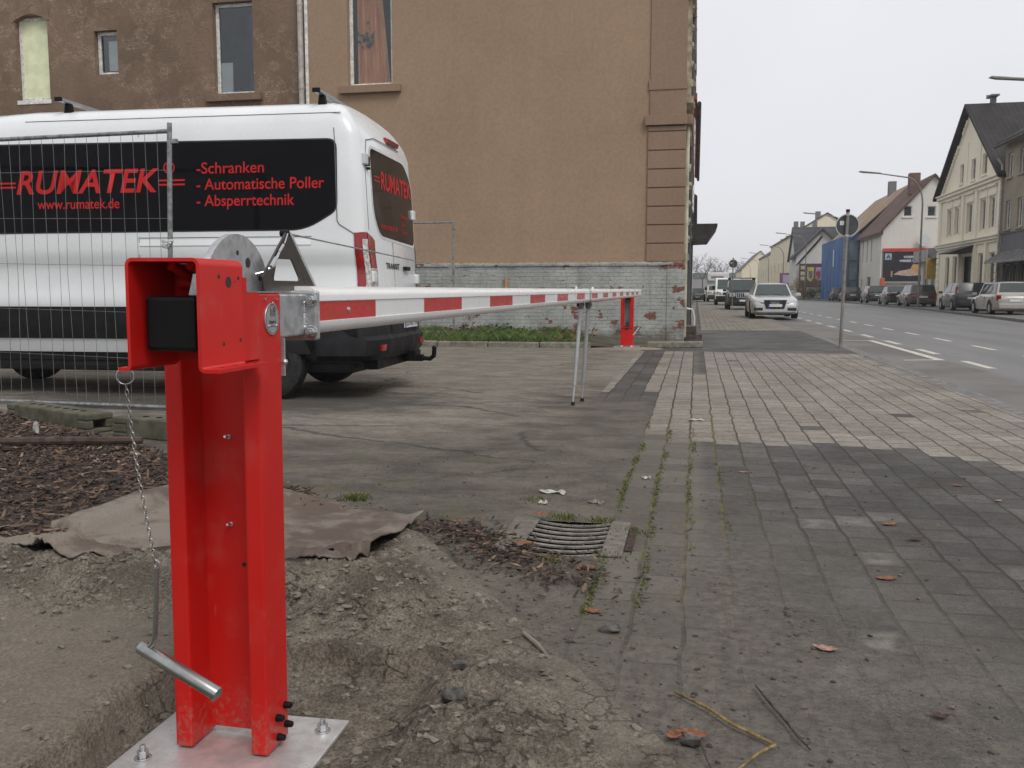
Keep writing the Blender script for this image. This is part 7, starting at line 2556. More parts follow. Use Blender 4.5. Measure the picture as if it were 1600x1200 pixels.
def make_van(label, x, y, L, W, H, cab_h, paint, camper=False):
    t_ = thing('parked_van' if not camper else 'camper_van', label, 'van' if not camper else 'camper', (x, y, 0), D, LG)
    hw = W / 2
    h = L / 2
    prof_ = [(-h, .45), (-h, H - .1), (-h + .12, H), (h - 1.55, H), (h - 1.3, H - .07), (h - .72, cab_h), (h - .12, cab_h - .22), (h, cab_h - .5), (h, .45)]
    secs = []
    for f_, s in ((-1, .93), (-.96, .985), (-.86, 1), (.86, 1), (.96, .985), (1, .93)):
        secs.append([(a * (.985 if abs(f_) == 1 else 1), hw * f_, b if b < H - .2 else b - (.10 if abs(f_) == 1 else .0)) for a, b in prof_])
    MB().loft(secs).build('body', paint, t_, world=False, smooth=True, angle=35)
    wq = [Vector((h - 1.28, hw * .80, H - .14)), Vector((h - 1.28, -hw * .80, H - .14)), Vector((h - .73, -hw * .84, cab_h + .03)), Vector((h - .73, hw * .84, cab_h + .03))]
    if camper:
        wq = [Vector((h - 1.1, hw * .80, 1.95)), Vector((h - 1.1, -hw * .80, 1.95)), Vector((h - .71, -hw * .84, cab_h + .03)), Vector((h - .71, hw * .84, cab_h + .03))]
    nn = Vector((.8, 0, .5)).normalized()
    MB().prism([p + nn * .02 for p in wq], nn * .01).build('windscreen', GLASSC, t_, world=False)
    for s in (1, -1):
        MB().prism([(h - 1.5, s * hw * 1.001, 1.25), (h - .78, s * hw * 1.001, 1.25), (h - 1.25, s * hw * 1.001, min(H - .3, 1.95)), (h - 1.5, s * hw * 1.001, min(H - .3, 1.95))], (0, s * .006, 0)).build('side_window', GLASSC, t_, world=False)
        MB().obox((h - .85, s * (hw + .13), 1.35), (.06, 0, 0), (0, .10, 0), (0, 0, .16)).build('mirror', BLACKPL, t_, world=False, bevel=.03)
        q = MB().prism([(h - .02, s * hw * .50, .78), (h - .02, s * hw * .55, .98), (h - .10, s * hw * .9, 1.08), (h - .06, s * hw * .92, .84)], (.03, 0, .0))
        q.build('headlight', LAMPHEAD, t_, world=False)
        MB().box(h - .05, h + .012, *sorted((s * hw * .80, s * hw * .93)), .86, 1.0).build('indicator', AMBER, t_, world=False)
        for wx in (h - .9, -h + .95):
            def wr3(yy, r):
                return [(wx + r * math.cos(q_), s * yy, .33 + r * math.sin(q_)) for q_ in [2 * math.pi * i / 18 for i in range(18)]]
            MB().prism([(wx + .40 * math.cos(q_), s * hw * .9, max(.46, .33 + .40 * math.sin(q_))) for q_ in [math.pi * i / 12 for i in range(13)]], (0, s * hw * .104, 0)).build('wheel_arch', SEAM, t_, world=False)
            w_o = MB().loft([wr3(hw * .98, .2), wr3(hw, .3), wr3(hw * .96, .33), wr3(hw * .78, .33)]).build('wheel', TYRE, t_, world=False, smooth=True)
            MB().loft([wr3(hw * .985, .21), wr3(hw * .99, .05)]).build('rim', RIM, w_o, world=False)
    MB().box(h - .1, h + .05, -hw * .95, hw * .95, .34, .72).build('bumper', VANDIRT if not camper else dkblue, t_, world=False, bevel=.05)
    MB().box(h - .02, h + .02, -hw * .42, hw * .42, .80, 1.0).build('grille', GRILLE, t_, world=False)
    MB().box(h + .0505, h + .06, -.26, .26, .5, .61).build('number_plate', NUMW, t_, world=False)
    MB().box(-h + .2, h - .3, -hw * .8, hw * .8, .25, .5).build('underbody', SEAM, t_, world=False)
    if camper:
        q = MB().box(-h + .3, h - .55, -hw * 1.0, hw * 1.0, 2.12, H + .22)
        q.build('overcab_bed', paint, t_, world=False, bevel=.1)
        text('lettering', 'CAMPER', Vector((h - .545, -.8, 2.42)), (0, 1, 0), (0, 0, 1), .3, dkblue, t_) if False else None
        MB().box(h - .549, h - .54, -.72, .55, 2.36, 2.62).build('marking', M('camper_stripe', (.30, .22, .24), .5), t_, world=False)
    return t_


make_van('white delivery van parked behind the black off-road car', 2.42, 73.9, 5.0, 1.95, 2.12, 1.22, whitep)
make_van('white camper with a boxy bed over its cab, parked behind the white van', 2.15, 96.5, 6.2, 2.15, 2.75, 1.15, whitep, camper=True)
make_car('small dark car standing on the left side far along the pavement', .15, 99.5, D, 3.9, 1.65, 1.42, dkgrey, wagon_top(3.9, .9, .94, .72), (1.05, .35, -1.6, -1.85), 1.38)
make_car('distant pale car at the end of the street', 3.6, 190, D, 4.2, 1.8, 1.45, silver, wagon_top(4.2, .9, .94, .72), (1.05, .35, -1.6, -1.85), 1.4)
make_car('distant red-roofed car behind the cream house billboard', 14.2, 146, D, 4.2, 1.8, 1.45, S_('dull_red_paint', (.22, .03, .03)), wagon_top(4.2, .9, .94, .72), (1.05, .35, -1.6, -1.85), 1.4)

# ---------------------------------------------------------------- street lamps, signs, trees
def lamp(x, y_, label, h=8.35, reach=3.9, tilt=.5):
    t_ = thing('street_lamp', label, 'street lamp', (x, y_, 0), 0, 'curved arm street lamps along the far pavement')
    ex0 = h - 8.35
    b0 = 6.4 + ex0
    pts = [(0, 0, 0), (0, 0, 3), (0, 0, b0)]
    for i in range(1, 9):
        a_ = R(80) * i / 8
        pts.append((-1.05 * (1 - math.cos(a_)), 0, b0 + 1.75 * math.sin(a_)))
    ex, ez = pts[-1][0], pts[-1][2]
    pts.append((-reach + 1.3, 0, ez + .30))
    q = MB().tube(pts, [.075, .065, .055] + [.05] * 8 + [.035], 8)
    q.build('pole', LAMPGREY, t_, world=False, smooth=True)
    q = MB()
    q.prism([(-reach + 1.45, 0, ez + .26), (-reach + 1.35, 0, ez + .36), (-reach + .1, 0, ez + .50), (-reach, 0, ez + .44), (-reach + .25, 0, ez + .37)], (0, .2, 0))
    q.xf(lambda p: Vector((p.x, p.y - .1, p.z)))
    q.build('lamp_head', LAMPGREY, t_, world=False, bevel=.03)
    return t_


for i, (y_, lb) in enumerate(((38.3, 'street lamp nearest on the right, only its head reaching into the picture'),
                              (62, 'street lamp with a long curved arm before the white gable house'),
                              (93, 'street lamp whose arm ends just left of the round sign'),
                              (124, 'street lamp before the slate roofed house'),
                              (155, 'street lamp beside the purple billboard'),
                              (186, 'street lamp next beyond the purple billboard'),
                              (217, 'distant street lamp second from the end'),
                              (248, 'farthest street lamp in the row'))):
    lamp(14.0 if i else 14.35, y_, lb, reach=3.95 if i else 3.55, h=8.5 if i else 9.0)


def round_sign(x, y_, zc, r, label, tilt, sticker=True, face=SIGNBACK, pole_top=None, z0=0.0, rz=0):
    t_ = thing('road_sign', label, 'road sign', (x, y_, z0), rz)
    top = pole_top or zc + r + .04
    MB().tube([(0, 0, 0), (tilt * top, 0, top)], .030, 12).build('pole', M('sign_post_grey', (.23, .22, .20), .5, metal=.3, var=.15, scale=8), t_, world=False, smooth=True)
    MB().tube([(tilt * top, 0, top + .001), (tilt * top, 0, top + .05)], .036, 12).build('cap', BLACKPL, t_, world=False)
    cx_ = tilt * zc + .01
    q = MB().tube([(cx_, .045, zc), (cx_, .052, zc)], r, 40)
    d_ = q.build('disc', face, t_, world=False)
    ro_ = [(cx_ + r * 1.035 * math.cos(a_), .03, zc + r * 1.035 * math.sin(a_)) for a_ in [2 * math.pi * i / 40 for i in range(40)]]
    ri2 = [(cx_ + r * .965 * math.cos(a_), .03, zc + r * .965 * math.sin(a_)) for a_ in [2 * math.pi * i / 40 for i in range(40)]]
    MB().ring(ro_, ri2, (0, .025, 0)).build('rim', SIGNRIM, d_, world=False)
    if sticker:
        MB().box(cx_ - .135, cx_ - .06, .040, .044, zc + .005, zc + .085).build('sticker', STICKER, d_, world=False)
    for zz in (zc - r * .93, zc + r * .96):
        MB().tube([(tilt * zz, 0, zz - .02), (tilt * zz, 0, zz + .02)], .036, 12).build('clamp', GALV, t_, world=False)
    return t_


round_sign(2.715, 18.0, 2.315, .205, 'round road sign seen from its grey back on a leaning post at the kerb', .018)
round_sign(2.0, 52.4, 2.62, .235, 'smaller round sign back farther along the left kerb by the black off-road car', .0, sticker=True)
rs = round_sign(14.3, 114, 3.15, .30, 'red round no-stopping sign on the far pavement before the blue netting', 0, sticker=False, face=M('red_sign_face', (.45, .03, .04), .4))


# trees
def leaf_cloud(mb, c, rad, n, s, rnd):
    for k in range(n):
        v = Vector((rnd.gauss(0, 1), rnd.gauss(0, 1), rnd.gauss(0, 1))).normalized() * (rnd.random() ** .4)
        p = Vector(c) + Vector((v.x * rad[0], v.y * rad[1], v.z * rad[2]))
        d1 = Vector((rnd.gauss(0, 1), rnd.gauss(0, 1), rnd.gauss(0, 1))).normalized() * s * rnd.uniform(.6, 1.3)
        d2 = Vector((rnd.gauss(0, 1), rnd.gauss(0, 1), rnd.gauss(0, 1))).normalized() * s * rnd.uniform(.3, .8)
        mb.add([p - d1, p + d2, p + d1, p - d2], [(0, 1, 2, 3)])


BARK = M('bare_branch_bark', (.085, .066, .058), .9, var=.2)


def bare_tree(x, y_, h, label, seed, depth=5, spread=.5, name='bare_tree'):
    t_ = thing(name, label, 'tree', (x, y_, 0), 0)
    rnd = random.Random(seed)
    tr, cr_ = MB(), MB()
    def grow(p, d, l, r, k, mb):
        e = p + d * l
        m_ = p + d * l * .5 + Vector((rnd.gauss(0, .04), rnd.gauss(0, .04), 0)) * l
        mb.tube([p, m_, e], [r, r * .85, r * .68], 5 if k > 1 else 3, cap=False)
        if k == 0:
            return
        for _ in range(3 if k > 1 else 4):
            nd = (d + Vector((rnd.gauss(0, spread), rnd.gauss(0, spread), rnd.gauss(.08, spread * .6)))).normalized()
            grow(e if rnd.random() < .6 else m_, nd, l * rnd.uniform(.6, .85), max(.018, r * .6), k - 1, cr_)
    grow(Vector((0, 0, 0)), Vector((0, 0, 1)), h * .30, h * .018, depth, tr)
    tr.build('trunk', BARK, t_, world=False, smooth=True)
    cr_.build('crown', BARK, t_, world=False)
    return t_


bare_tree(24, 137, 13.5, 'bare winter tree rising behind the house with roof battens', 4)
bare_tree(19.5, 141, 12, 'bare winter tree just right of the round sign, behind the roofs', 14)
FARTREE = [(-2.5, 300, 15), (2, 320, 17), (6.5, 305, 13), (11, 360, 19), (16, 352, 15), (21, 372, 20), (-7, 345, 18), (-3, 372, 16)]
for i, (x, y_, h) in enumerate(FARTREE):
    bare_tree(x, y_, h, ['hazy bare tree at the far left end of the street', 'tall hazy bare tree over the middle of the street end', 'low hazy tree beyond the camper', 'hazy tree behind the far low block', 'smaller hazy tree behind the far low block, to the right', 'tallest hazy tree right of the far low block', 'hazy tree behind the farthest left house', 'hazy tree beyond the end of the left row'][i], 30 + i, depth=5, spread=.6)
sh = thing('ochre_shrub', 'ochre autumn shrub in front of the shield billboard', 'shrub', (13.9, 124, 0))
rnd = random.Random(77)
q = MB()
for k in range(16):
    a_ = rnd.uniform(0, 6.28)
    q.tube([(13.9, 124, 0), (13.9 + .9 * math.cos(a_) * rnd.random(), 124 + .9 * math.sin(a_), 1.4), (13.9 + 1.5 * math.cos(a_) * rnd.random(), 124 + 1.4 * math.sin(a_), rnd.uniform(2.2, 3.2))], [.03, .02, .008], 4)
q.build('stem', BARK, sh)
q = MB()
for k in range(11):
    leaf_cloud(q, (13.9 + rnd.gauss(0, .75), 124 + rnd.gauss(0, .6), rnd.uniform(.5, 2.5)), (.7, .7, .6), 260, .07, rnd)
q.build('foliage', M('ochre_leaves', (.30, .19, .07), .8, scale=3, c2=(.13, .085, .04)), sh, normals=False)
hd = thing('dark_hedge', 'dark scruffy hedge right of the ochre shrub', 'hedge', (14.8, 122, 0))
q = MB()
for k in range(12):
    leaf_cloud(q, (14.3 + .15 * k, 122.5 + rnd.gauss(0, .4), rnd.uniform(.3, 1.1)), (.6, .6, .5), 160, .07, rnd)
q.build('foliage', M('dark_hedge_leaves', (.05, .055, .035), .8, var=.3, scale=4), hd, normals=False)
q = MB()
for k in range(10):
    q.tube([(14.3 + .18 * k, 122.5, 0), (14.3 + .18 * k + rnd.gauss(0, .1), 122.5, 1.3)], .02, 4)
q.build('stem', BARK, hd)
# far wooded rise beyond the end of the street
hm = MB()
hm.grid(lambda a_, b_: (-260 + 620 * a_, 430 + 160 * b_, -.4 + (12 + 6 * fbm(a_ * 9, b_, 1.0, 4, 3)) * math.sin(b_ * math.pi / 2) * (.55 + .45 * fbm(a_ * 20, 1, 1, 3, 8) + .3)), 120, 10)
struct('hills', hm, M('far_wooded_slope', (.075, .070, .062), .95, scale=.05, c2=(.05, .046, .042)), smooth=True, normals=False)

# ---------------------------------------------------------------- mulch bed, felt, drain, leaves, twigs
CHIPM = []
for i, c_ in enumerate(((.095, .055, .036), (.058, .035, .025), (.14, .088, .058), (.24, .17, .115), (.030, .021, .017))):
    CHIPM.append(M('bark_chip_tone_%s' % 'abcde'[i], c_, .8, var=.25, scale=30, bump=.3, bscale=120))


def mulch_h(x, y_):
    d = edge_dist(x, y_)
    z = 0.045 * sm(d, 0.0, 0.25) + .035 * fbm(x, y_, 2.2, 3, 6.6) * sm(d, .05, .3) + 0.015
    k = sm(felt_in(x, y_), 0.0, .1)
    return z * (1 - k) - .01 * k


mu = MB()
mu.grid(lambda a_, b_: ((lambda X, Y: (X, Y, mulch_h(X, Y) - (.0 if edge_dist(X, Y) > 0.0 else .09)))(-6.2 + 4.8 * a_, 3.0 + 3.6 * b_)), 120, 90)
# keep only the part inside the bed and behind the felt
keep = []
for f_ in mu.f:
    cx_ = sum(mu.v[i][0] for i in f_) / 4
    cy_ = sum(mu.v[i][1] for i in f_) / 4
    if edge_dist(cx_, cy_) > -.02 and (cy_ > 3.02):
        keep.append(f_)
mu.f, mu.m = keep, [0] * len(keep)
struct('mulch_bed', mu, M('mulch_ground', (.040, .026, .019), .95, var=.3, scale=20, bump=.8, bscale=60), smooth=True, normals=False)
rr = random.Random(31)
mc = MB()


def chip(mb, x, y_, z, l, w, rnd, m):
    a_ = rnd.uniform(0, math.pi)
    d = Vector((math.cos(a_), math.sin(a_), rnd.gauss(0, .25))).normalized()
    s = d.cross(Vector((rnd.gauss(0, .4), rnd.gauss(0, .4), 1))).normalized()
    n_ = d.cross(s)
    c_ = Vector((x, y_, z))
    t_ = w * .16
    bend = n_ * rnd.uniform(-.1, .1) * l
    k = rnd.uniform(.3, .9)
    p = [c_ - d * l / 2 - s * w * k / 2, c_ - d * l / 2 + s * w * k / 2, c_ + bend - s * w / 2, c_ + bend + s * w / 2, c_ + d * l / 2 - s * w * .3, c_ + d * l / 2 + s * w * .3 * k]
    mb.add(p + [q_ - n_ * t_ for q_ in p], [(0, 1, 3, 2), (2, 3, 5, 4), (6, 8, 9, 7), (8, 10, 11, 9), (0, 2, 8, 6), (2, 4, 10, 8), (1, 7, 9, 3), (3, 9, 11, 5), (0, 6, 7, 1), (4, 5, 11, 10)], m)


for k in range(17000):
    x, y_ = rr.uniform(-5.6, -1.6), rr.uniform(3.0, 6.5)
    d = edge_dist(x, y_)
    if d < -.06 or (d < .1 and rr.random() < .6):
        continue
    if x > -2.62 and y_ < 4.15 and not (x > -1.9 and y_ > 4.0):
        continue
    l = rr.uniform(.015, .055) if rr.random() < .85 else rr.uniform(.05, .13)
    chip(mc, x, y_, (mulch_h(x, y_) if d > 0 else 0.0) + rr.uniform(.0, .024), l, rr.uniform(.006, .022), rr, rr.choices(range(5), (5, 4, 3, 1.1, 3))[0])
# spill between the felt and the drain
for k in range(1300):
    t_ = rr.random()
    x = -1.15 + .75 * t_ + rr.gauss(0, .10)
    y_ = 3.86 - .72 * t_ + rr.gauss(0, .085) + .06
    if edge_dist(x, y_) > -.015 or rr.random() > .9 - .45 * t_:
        continue
    chip(mc, x, y_, .006 + rr.random() * .014, rr.uniform(.012, .05), rr.uniform(.005, .016), rr, rr.choices(range(5), (4, 5, 2, .5, 5))[0])
o = mc.build('bark_mulch', CHIPM, None, normals=False)
o['kind'] = 'stuff'
o = MB().tube([(-4.45, 4.98, .105), (-4.0, 5.07, .112), (-3.55, 5.22, .105)], [.026, .028, .024], 8).build('wooden_stake', M('brown_stake', (.075, .048, .036), .85, var=.25, scale=14, bump=.3), None, smooth=True)
tag(o, 'smooth brown wooden stake lying on the bark mulch', 'stake')
o = MB().blob((-4.62, 5.55, .10), .05, (.5, .35, 1.1), 3, 8).build('paper_scrap', PAPER, None)
tag(o, 'crumpled pale scrap beside the mossy concrete block', 'litter')

# felt sheet
FA, FB, FC, FD = Vector((-2.70, 2.92)), Vector((-2.70, 4.24)), Vector((-1.23, 3.96)), Vector((-1.26, 3.12))


def felt_pt(a_, b_):
    # a along the near edge, b from near to far
    near_ = FA.lerp(FD, a_) + Vector((0, -.10 * math.sin(math.pi * min(1, a_ * 1.15)) + .04 * math.sin(a_ * 17)))
    near_ += Vector((.0, .06 * math.exp(-((a_ - .97) / .03) ** 2)))
    far_ = FB.lerp(FC, a_) + Vector((0, .05 * math.sin(math.pi * a_)))
    p = near_.lerp(far_, b_)
    if a_ < .10:
        p = p.lerp(near_, .25 * (1 - a_ / .10))
    x, y_ = p.x, p.y
    base = max(soil_h(x, y_) if x > X0 and y_ < Y1 else 0.0, mulch_h(x, y_) if y_ > 3.3 and edge_dist(x, y_) > 0 else -.1, 0.0)
    base = base + .022
    fold = .020 * math.sin(9 * a_ + 4 * b_) * (1 - b_) + .022 * fbm(x, y_, 3.2, 3, 12)
    fold += .040 * math.exp(-((a_ - .20 - .10 * b_) / .05) ** 2) * (1 - b_) ** 1.5
    fold += .018 * math.exp(-((a_ - .36 + .1 * b_) / .04) ** 2) * (1 - b_) ** 1.2
    curl = -.03 * (1 - sm(b_, 0, .10)) * (1 - .4 * sm(a_, .75, 1))
    curl += .03 * sm(a_, .93, 1.0) * sm(b_, .6, 1.0)
    return (x, y_, base + fold + curl)


q = MB().grid(felt_pt, 90, 46)
o = q.build('felt_sheet', FELT, None, smooth=True, angle=180)
so = o.modifiers.new('solid', 'SOLIDIFY')
so.thickness = .007
so.offset = -1
tag(o, 'soaked brown felt sheet draped over the soil behind the red post', 'felt sheet')

# drain
DR_ = thing('drain_grate', 'curved cast drain grate with stone sides set in the gutter', 'drain', (-.55, 3.82, 0))
q = MB()
gx0, gx1, gy0, gy1 = -.745, -.34, 3.575, 4.085


def dip(p):
    # the grate is a shallow trough
    u = (p.x - (gx0 + gx1) / 2) / ((gx1 - gx0) / 2)
    return Vector((p.x, p.y, p.z - .022 * (1 - u * u)))


for i in range(16):
    x0 = gx0 + (gx1 - gx0) * i / 16
    x1 = gx0 + (gx1 - gx0) * (i + 1) / 16
    for k in range(8):
        y0 = gy0 + .012 + k * .0705
        pass
for k in range(8):
    y0 = gy0 + .008 + k * .0705
    q = MB()
    for i in range(16):
        q.box(gx0 + (gx1 - gx0) * i / 16, gx0 + (gx1 - gx0) * (i + 1) / 16, y0 + .002, y0 + .025, .002, .009)
    q.xf(dip)
    q.build('bar', IRON, DR_, smooth=False)
DRS = M('drain_side_stone', (.185, .165, .14), .85, scale=26, c2=(.10, .088, .074), bump=.5, bscale=120)
q = MB()
q.prism([(gx0 - .075, gy0 - .01, .0), (gx0 + .045, gy0 - .015, .0), (gx0 + .045, gy1 + .02, .0), (gx0 - .075, gy1 + .02, .0)], (0, 0, .014))
q.build('side_stone', DRS, DR_, bevel=.008)
q = MB()
q.prism([(gx1 - .025, gy0 - .015, .0), (gx1 + .065, gy0 - .01, .0), (gx1 + .065, gy1 + .02, .0), (gx1 - .025, gy1 + .02, .0)], (0, 0, .014))
q.build('side_stone', DRS, DR_, bevel=.008)
q = MB()
for x0, x1, y0, y1 in ((DRX0 - .05, DRX0, DRY0, DRY1), (DRX1, DRX1 + .05, DRY0, DRY1), (DRX0 - .05, DRX1 + .05, DRY0 - .05, DRY0), (DRX0 - .05, DRX1 + .05, DRY1, DRY1 + .05)):
    q.box(x0, x1, y0, y1, -.30, -.004)
q.box(DRX0, DRX1, DRY0, DRY1, -.31, -.30)
q.build('shaft', HOLE, DR_)
q = MB()
q.box(gx1 + .068, gx1 + .10, gy0 + .08, gy1 - .05, .0, .010)
q.build('rust_edge', M('rusty_edge', (.05, .028, .02), .9, var=.3, scale=30), DR_, bevel=.004)


# leaves
def leaf(x, y_, l, rz, label, m, curl=.3, seed=1, z=0.004, wid=.52, cat='leaf'):
    rnd = random.Random(seed)
    q = MB()
    n = 9
    def pt(i, s):
        f_ = i / n
        w = wid * math.sin(math.pi * min(1, f_ * 1.02)) ** .8 * (1 + .22 * math.sin(f_ * 19 + seed)) * .5
        xx = (f_ - .5) * l
        yy = s * w * l
        return (xx, yy, z + .012 * 0 + curl * l * ((f_ - .5) ** 2 * 1.2 + (s * w) ** 2 * 1.6) + rnd.uniform(0, .02) * l)
    vs_ = []
    for i in range(n + 1):
        vs_ += [pt(i, -1), pt(i, -.5), pt(i, 0), pt(i, .5), pt(i, 1)]
    q.add(vs_, [(i * 5 + j, i * 5 + j + 1, (i + 1) * 5 + j + 1, (i + 1) * 5 + j) for i in range(n) for j in range(4)])
    q.tube([(l * .48, 0, z + curl * l * .3), (l * .66, .03 * l, z + curl * l * .2)], .012 * l, 4)
    ca, sa = math.cos(rz), math.sin(rz)
    q.xf(lambda p: Vector((x + p.x * ca - p.y * sa, y_ + p.x * sa + p.y * ca, p.z)))
    o = q.build('fallen_leaf', m, None, smooth=True, angle=180)
    tag(o, label, cat, 'fallen leaves on the ground')
    return o


leaf(.405, 2.75, .078, R(-18), 'pale pinkish curled leaf lying alone on the dirty paving', LEAFP, .35, 1)
leaf(.724, 3.50, .085, R(10), 'orange leaf on the dark paving blocks, nearer of two in line', LEAFB, .15, 2)
leaf(.903, 4.345, .085, R(30), 'orange leaf on the dark paving blocks, farther of two in line', LEAFB, .2, 3)
leaf(.955, 4.08, .075, R(20), 'dark brown curled leaf on the paving near an orange one', LEAFD, .6, 4)
leaf(.628, 2.35, .055, R(-10), 'small brown rolled leaf on the paving toward the front', LEAFD, .8, 5)
leaf(-.69, 3.60, .085, R(12), 'orange-red leaf lying at the near corner of the drain grate', LEAFB, .25, 6, z=.03)
leaf(-.70, 4.10, .095, R(-14), 'orange-red leaf lying at the far corner of the drain grate', LEAFB, .2, 7, z=.03)
leaf(-.40, 3.40, .09, R(30), 'brown leaf in the gutter just below the drain grate', LEAFB, .2, 8)
leaf(-.32, 2.93, .075, R(-20), 'orange leaf in the gutter between drain and soil', LEAFB, .2, 9)
leaf(.02, 2.12, .070, R(160), 'orange leaf behind the dark stone beside the soil edge', LEAFB, .3, 10, z=.012)
leaf(-.03, 2.11, .060, R(60), 'second orange leaf at the dark stone, on its left', LEAFB, .3, 15, z=.01)
leaf(.30, 5.45, .06, R(0), 'reddish leaf pressed flat on the far dark paving', LEAFP, .1, 11)
leaf(1.55, 4.95, .05, R(40), 'pale leaf near the right edge of the paving', LEAFP, .2, 12)
leaf(1.45, 5.3, .06, R(-30), 'orange leaf near the right edge of the paving', LEAFB, .2, 13)
leaf(-1.75, 4.45, .07, R(15), 'yellowish leaf on the yard beside the bed kerb', LEAFP, .2, 14)
leaf(-1.06, 3.93, .07, R(15), 'red leaf in the mulch spill beside the felt corner', LEAFB, .3, 16, z=.02)


def scrap(pts, th, m, label, cat='litter', name='paper_scrap'):
    q = MB().prism(pts, (0, 0, th))
    o = q.build(name, m, None)
    tag(o, label, cat)
    return o


def wavy_scrap(x, y_, l, w, rz, m, label, seed, name='paper_scrap'):
    rnd = random.Random(seed)
    q = MB()
    ca, sa = math.cos(rz), math.sin(rz)
    def f_(a_, b_):
        e = 1 - .35 * abs(a_ - .5) * (1 + math.sin(a_ * 17 + seed))
        xx, yy = (a_ - .5) * l, (b_ - .5) * w * e + .012 * math.sin(a_ * 9 + seed)
        zz = .005 + .007 * abs(math.sin(a_ * 7 + seed)) * (.3 + b_) + .004 * math.sin(b_ * 5 + a_ * 11)
        return (x + xx * ca - yy * sa, y_ + xx * sa + yy * ca, max(.004, zz))
    q.grid(f_, 16, 6)
    o = q.build(name, m, None, smooth=True, angle=180)
    s_ = o.modifiers.new('solid', 'SOLIDIFY')
    s_.thickness = .0015
    tag(o, label, 'litter')


wavy_scrap(-.735, 4.68, .15, .05, R(-8), PAPER, 'torn strip of white paper on the yard behind the drain', 2)
wavy_scrap(-.745, 4.43, .05, .04, R(20), PAPER, 'small white paper bit between the torn strip and the drain', 5)
wavy_scrap(-.475, 4.50, .085, .055, R(-25), M('grey_cardboard', (.17, .145, .13), .85, var=.2, scale=30), 'bent grey cardboard piece behind the drain', 3, 'cardboard_scrap')
wavy_scrap(-.26, 5.15, .05, .03, R(0), PAPER, 'white paper bit in the gutter beyond the drain', 8)
wavy_scrap(.02, 7.6, .13, .05, R(5), PAPER, 'flat white scrap on the light paving', 9)


def stick(pts, r, m, label, name='twig', n=7):
    q = MB().tube(pts, r, n)
    o = q.build(name, m, None, smooth=True)
    tag(o, label, 'twig')


stick([(-.035, 2.345, .012), (.05, 2.26, .016), (.11, 2.185, .014), (.205, 2.11, .010)], [.0035, .0045, .0045, .004], REED, 'straight yellowish dry reed in front of the soil edge', 'dry_reed')
stick([(.205, 2.108, .010), (.165, 2.05, .018), (.115, 1.98, .010)], [.004, .0035, .003], REED, 'short bent end of dry reed below the long one', 'dry_reed')
stick([(.18, 2.43, .012), (.205, 2.33, .018), (.245, 2.22, .012), (.258, 2.16, .016), (.285, 2.105, .008)], [.0022, .004, .0034, .003, .002], TWIG, 'dark crooked twig lying on the paving right of the reed')
stick([(.03, 2.08, .02), (.045, 2.0, .016), (.06, 1.95, .01)], [.0025, .002, .0015], TWIG, 'thin dark twig beside the dark stone at the lower edge')
stick([(-.50, 2.62, soil_h(-.5, 2.62) + .008), (-.44, 2.53, soil_h(-.44, 2.53) + .01), (-.40, 2.46, soil_h(-.4, 2.46) + .006)], [.006, .0075, .003], M('pale_splinter', (.22, .19, .15), .85), 'pale wood splinter lying on the soil ridge', 'wood_splinter')
for x, y_, r, lb in ((-.245, 2.765, .024, 'flat grey stone at the outer foot of the soil edge'), (.012, 2.085, .020, 'dark round stone beside two orange leaves'), (-.165, 3.32, .017, 'dark lump on the mossy gutter blocks')):
    o = MB().blob((x, y_, r * .5), r, (1.3, .9, .7), int(r * 1000), 9).build('stone', STONE, None, smooth=True, angle=60)
    tag(o, lb, 'stone')
for x, y_, r, lb in ((-.62, 2.32, .020, 'dark stone on the soil ridge right of the post'), (-.58, 2.10, .026, 'larger dark clod on the soil right of the base plate')):
    o = MB().blob((x, y_, soil_h(x, y_) + r * .4), r, (1.1, .9, .8), int(r * 1000), 9).build('stone', STONE, None, smooth=True, angle=60)
    tag(o, lb, 'stone')

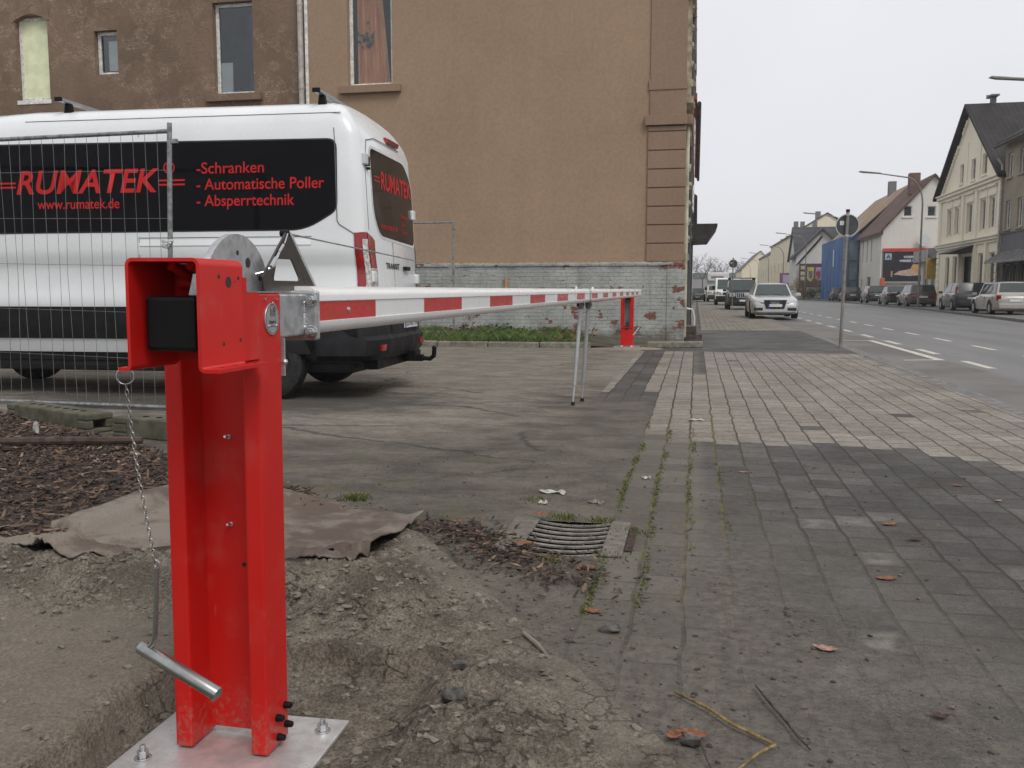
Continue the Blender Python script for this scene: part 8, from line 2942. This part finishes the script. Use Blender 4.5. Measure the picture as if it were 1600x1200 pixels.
# moss and small weeds in the gutter joints
ms = MB()
rr = random.Random(55)
for xl, y0, y1, n in ((-.352, 2.7, 7.4, 3200), (-.18, 3.0, 7.0, 2300), (-.005, 3.4, 7.2, 1100), (.165, 4.0, 5.8, 200)):
    for k in range(n):
        y_ = rr.uniform(y0, y1)
        if fbm(xl * 3, y_, 2.0, 3, 4) < -.12 + .3 * rr.random():
            continue
        x = xl + rr.gauss(0, .009) + .012 * math.sin(y_ * 2.2)
        s_ = rr.uniform(.003, .009)
        c_ = Vector((x, y_, .002 + abs(rr.gauss(0, .006))))
        d1 = Vector((rr.gauss(0, 1), rr.gauss(0, 1), rr.gauss(0, .5))).normalized() * s_
        d2 = Vector((rr.gauss(0, 1), rr.gauss(0, 1), rr.gauss(0, .5))).normalized() * s_ * .7
        ms.add([c_ - d1, c_ + d2, c_ + d1, c_ - d2], [(0, 1, 2, 3)])
for cx_, cy_, n in ((-.60, 4.16, 160), (-.42, 4.14, 90), (-.28, 3.95, 120), (-.55, 3.47, 70), (-.72, 3.66, 60), (-.33, 3.6, 80), (-1.72, 4.33, 260), (-.8, 4.5, 60)):
    for k in range(n):
        c_ = Vector((cx_ + rr.gauss(0, .035), cy_ + rr.gauss(0, .03), 0))
        h_ = rr.uniform(.008, .03) * (1.6 if cx_ < -1.5 else 1)
        a_ = rr.uniform(0, 6.28)
        w_ = .0025
        ms.add([c_ + Vector((w_, 0, 0)), c_ - Vector((w_, 0, 0)), c_ + Vector((math.cos(a_) * h_ * .8, math.sin(a_) * h_ * .8, h_))], [(0, 1, 2)])
o = ms.build('gutter_moss', MOSSM, None, normals=False)
o['kind'] = 'stuff'

# ---------------------------------------------------------------- the air: a thin even mist
hz = bpy.data.materials.new('mist')
hz.use_nodes = True
hz.node_tree.nodes.remove(hz.node_tree.nodes['Principled BSDF'])
pvn = hz.node_tree.nodes.new('ShaderNodeVolumePrincipled')
pvn.inputs['Color'].default_value = (0.93, 0.935, 0.96, 1)
pvn.inputs['Density'].default_value = 0.0007
pvn.inputs['Anisotropy'].default_value = 0.1
hz.node_tree.links.new(pvn.outputs[0], hz.node_tree.nodes['Material Output'].inputs['Volume'])
o = MB().box(-1550, 1550, -350, 2550, -2.0, 27).build('haze', hz, None)
o['kind'] = 'stuff'
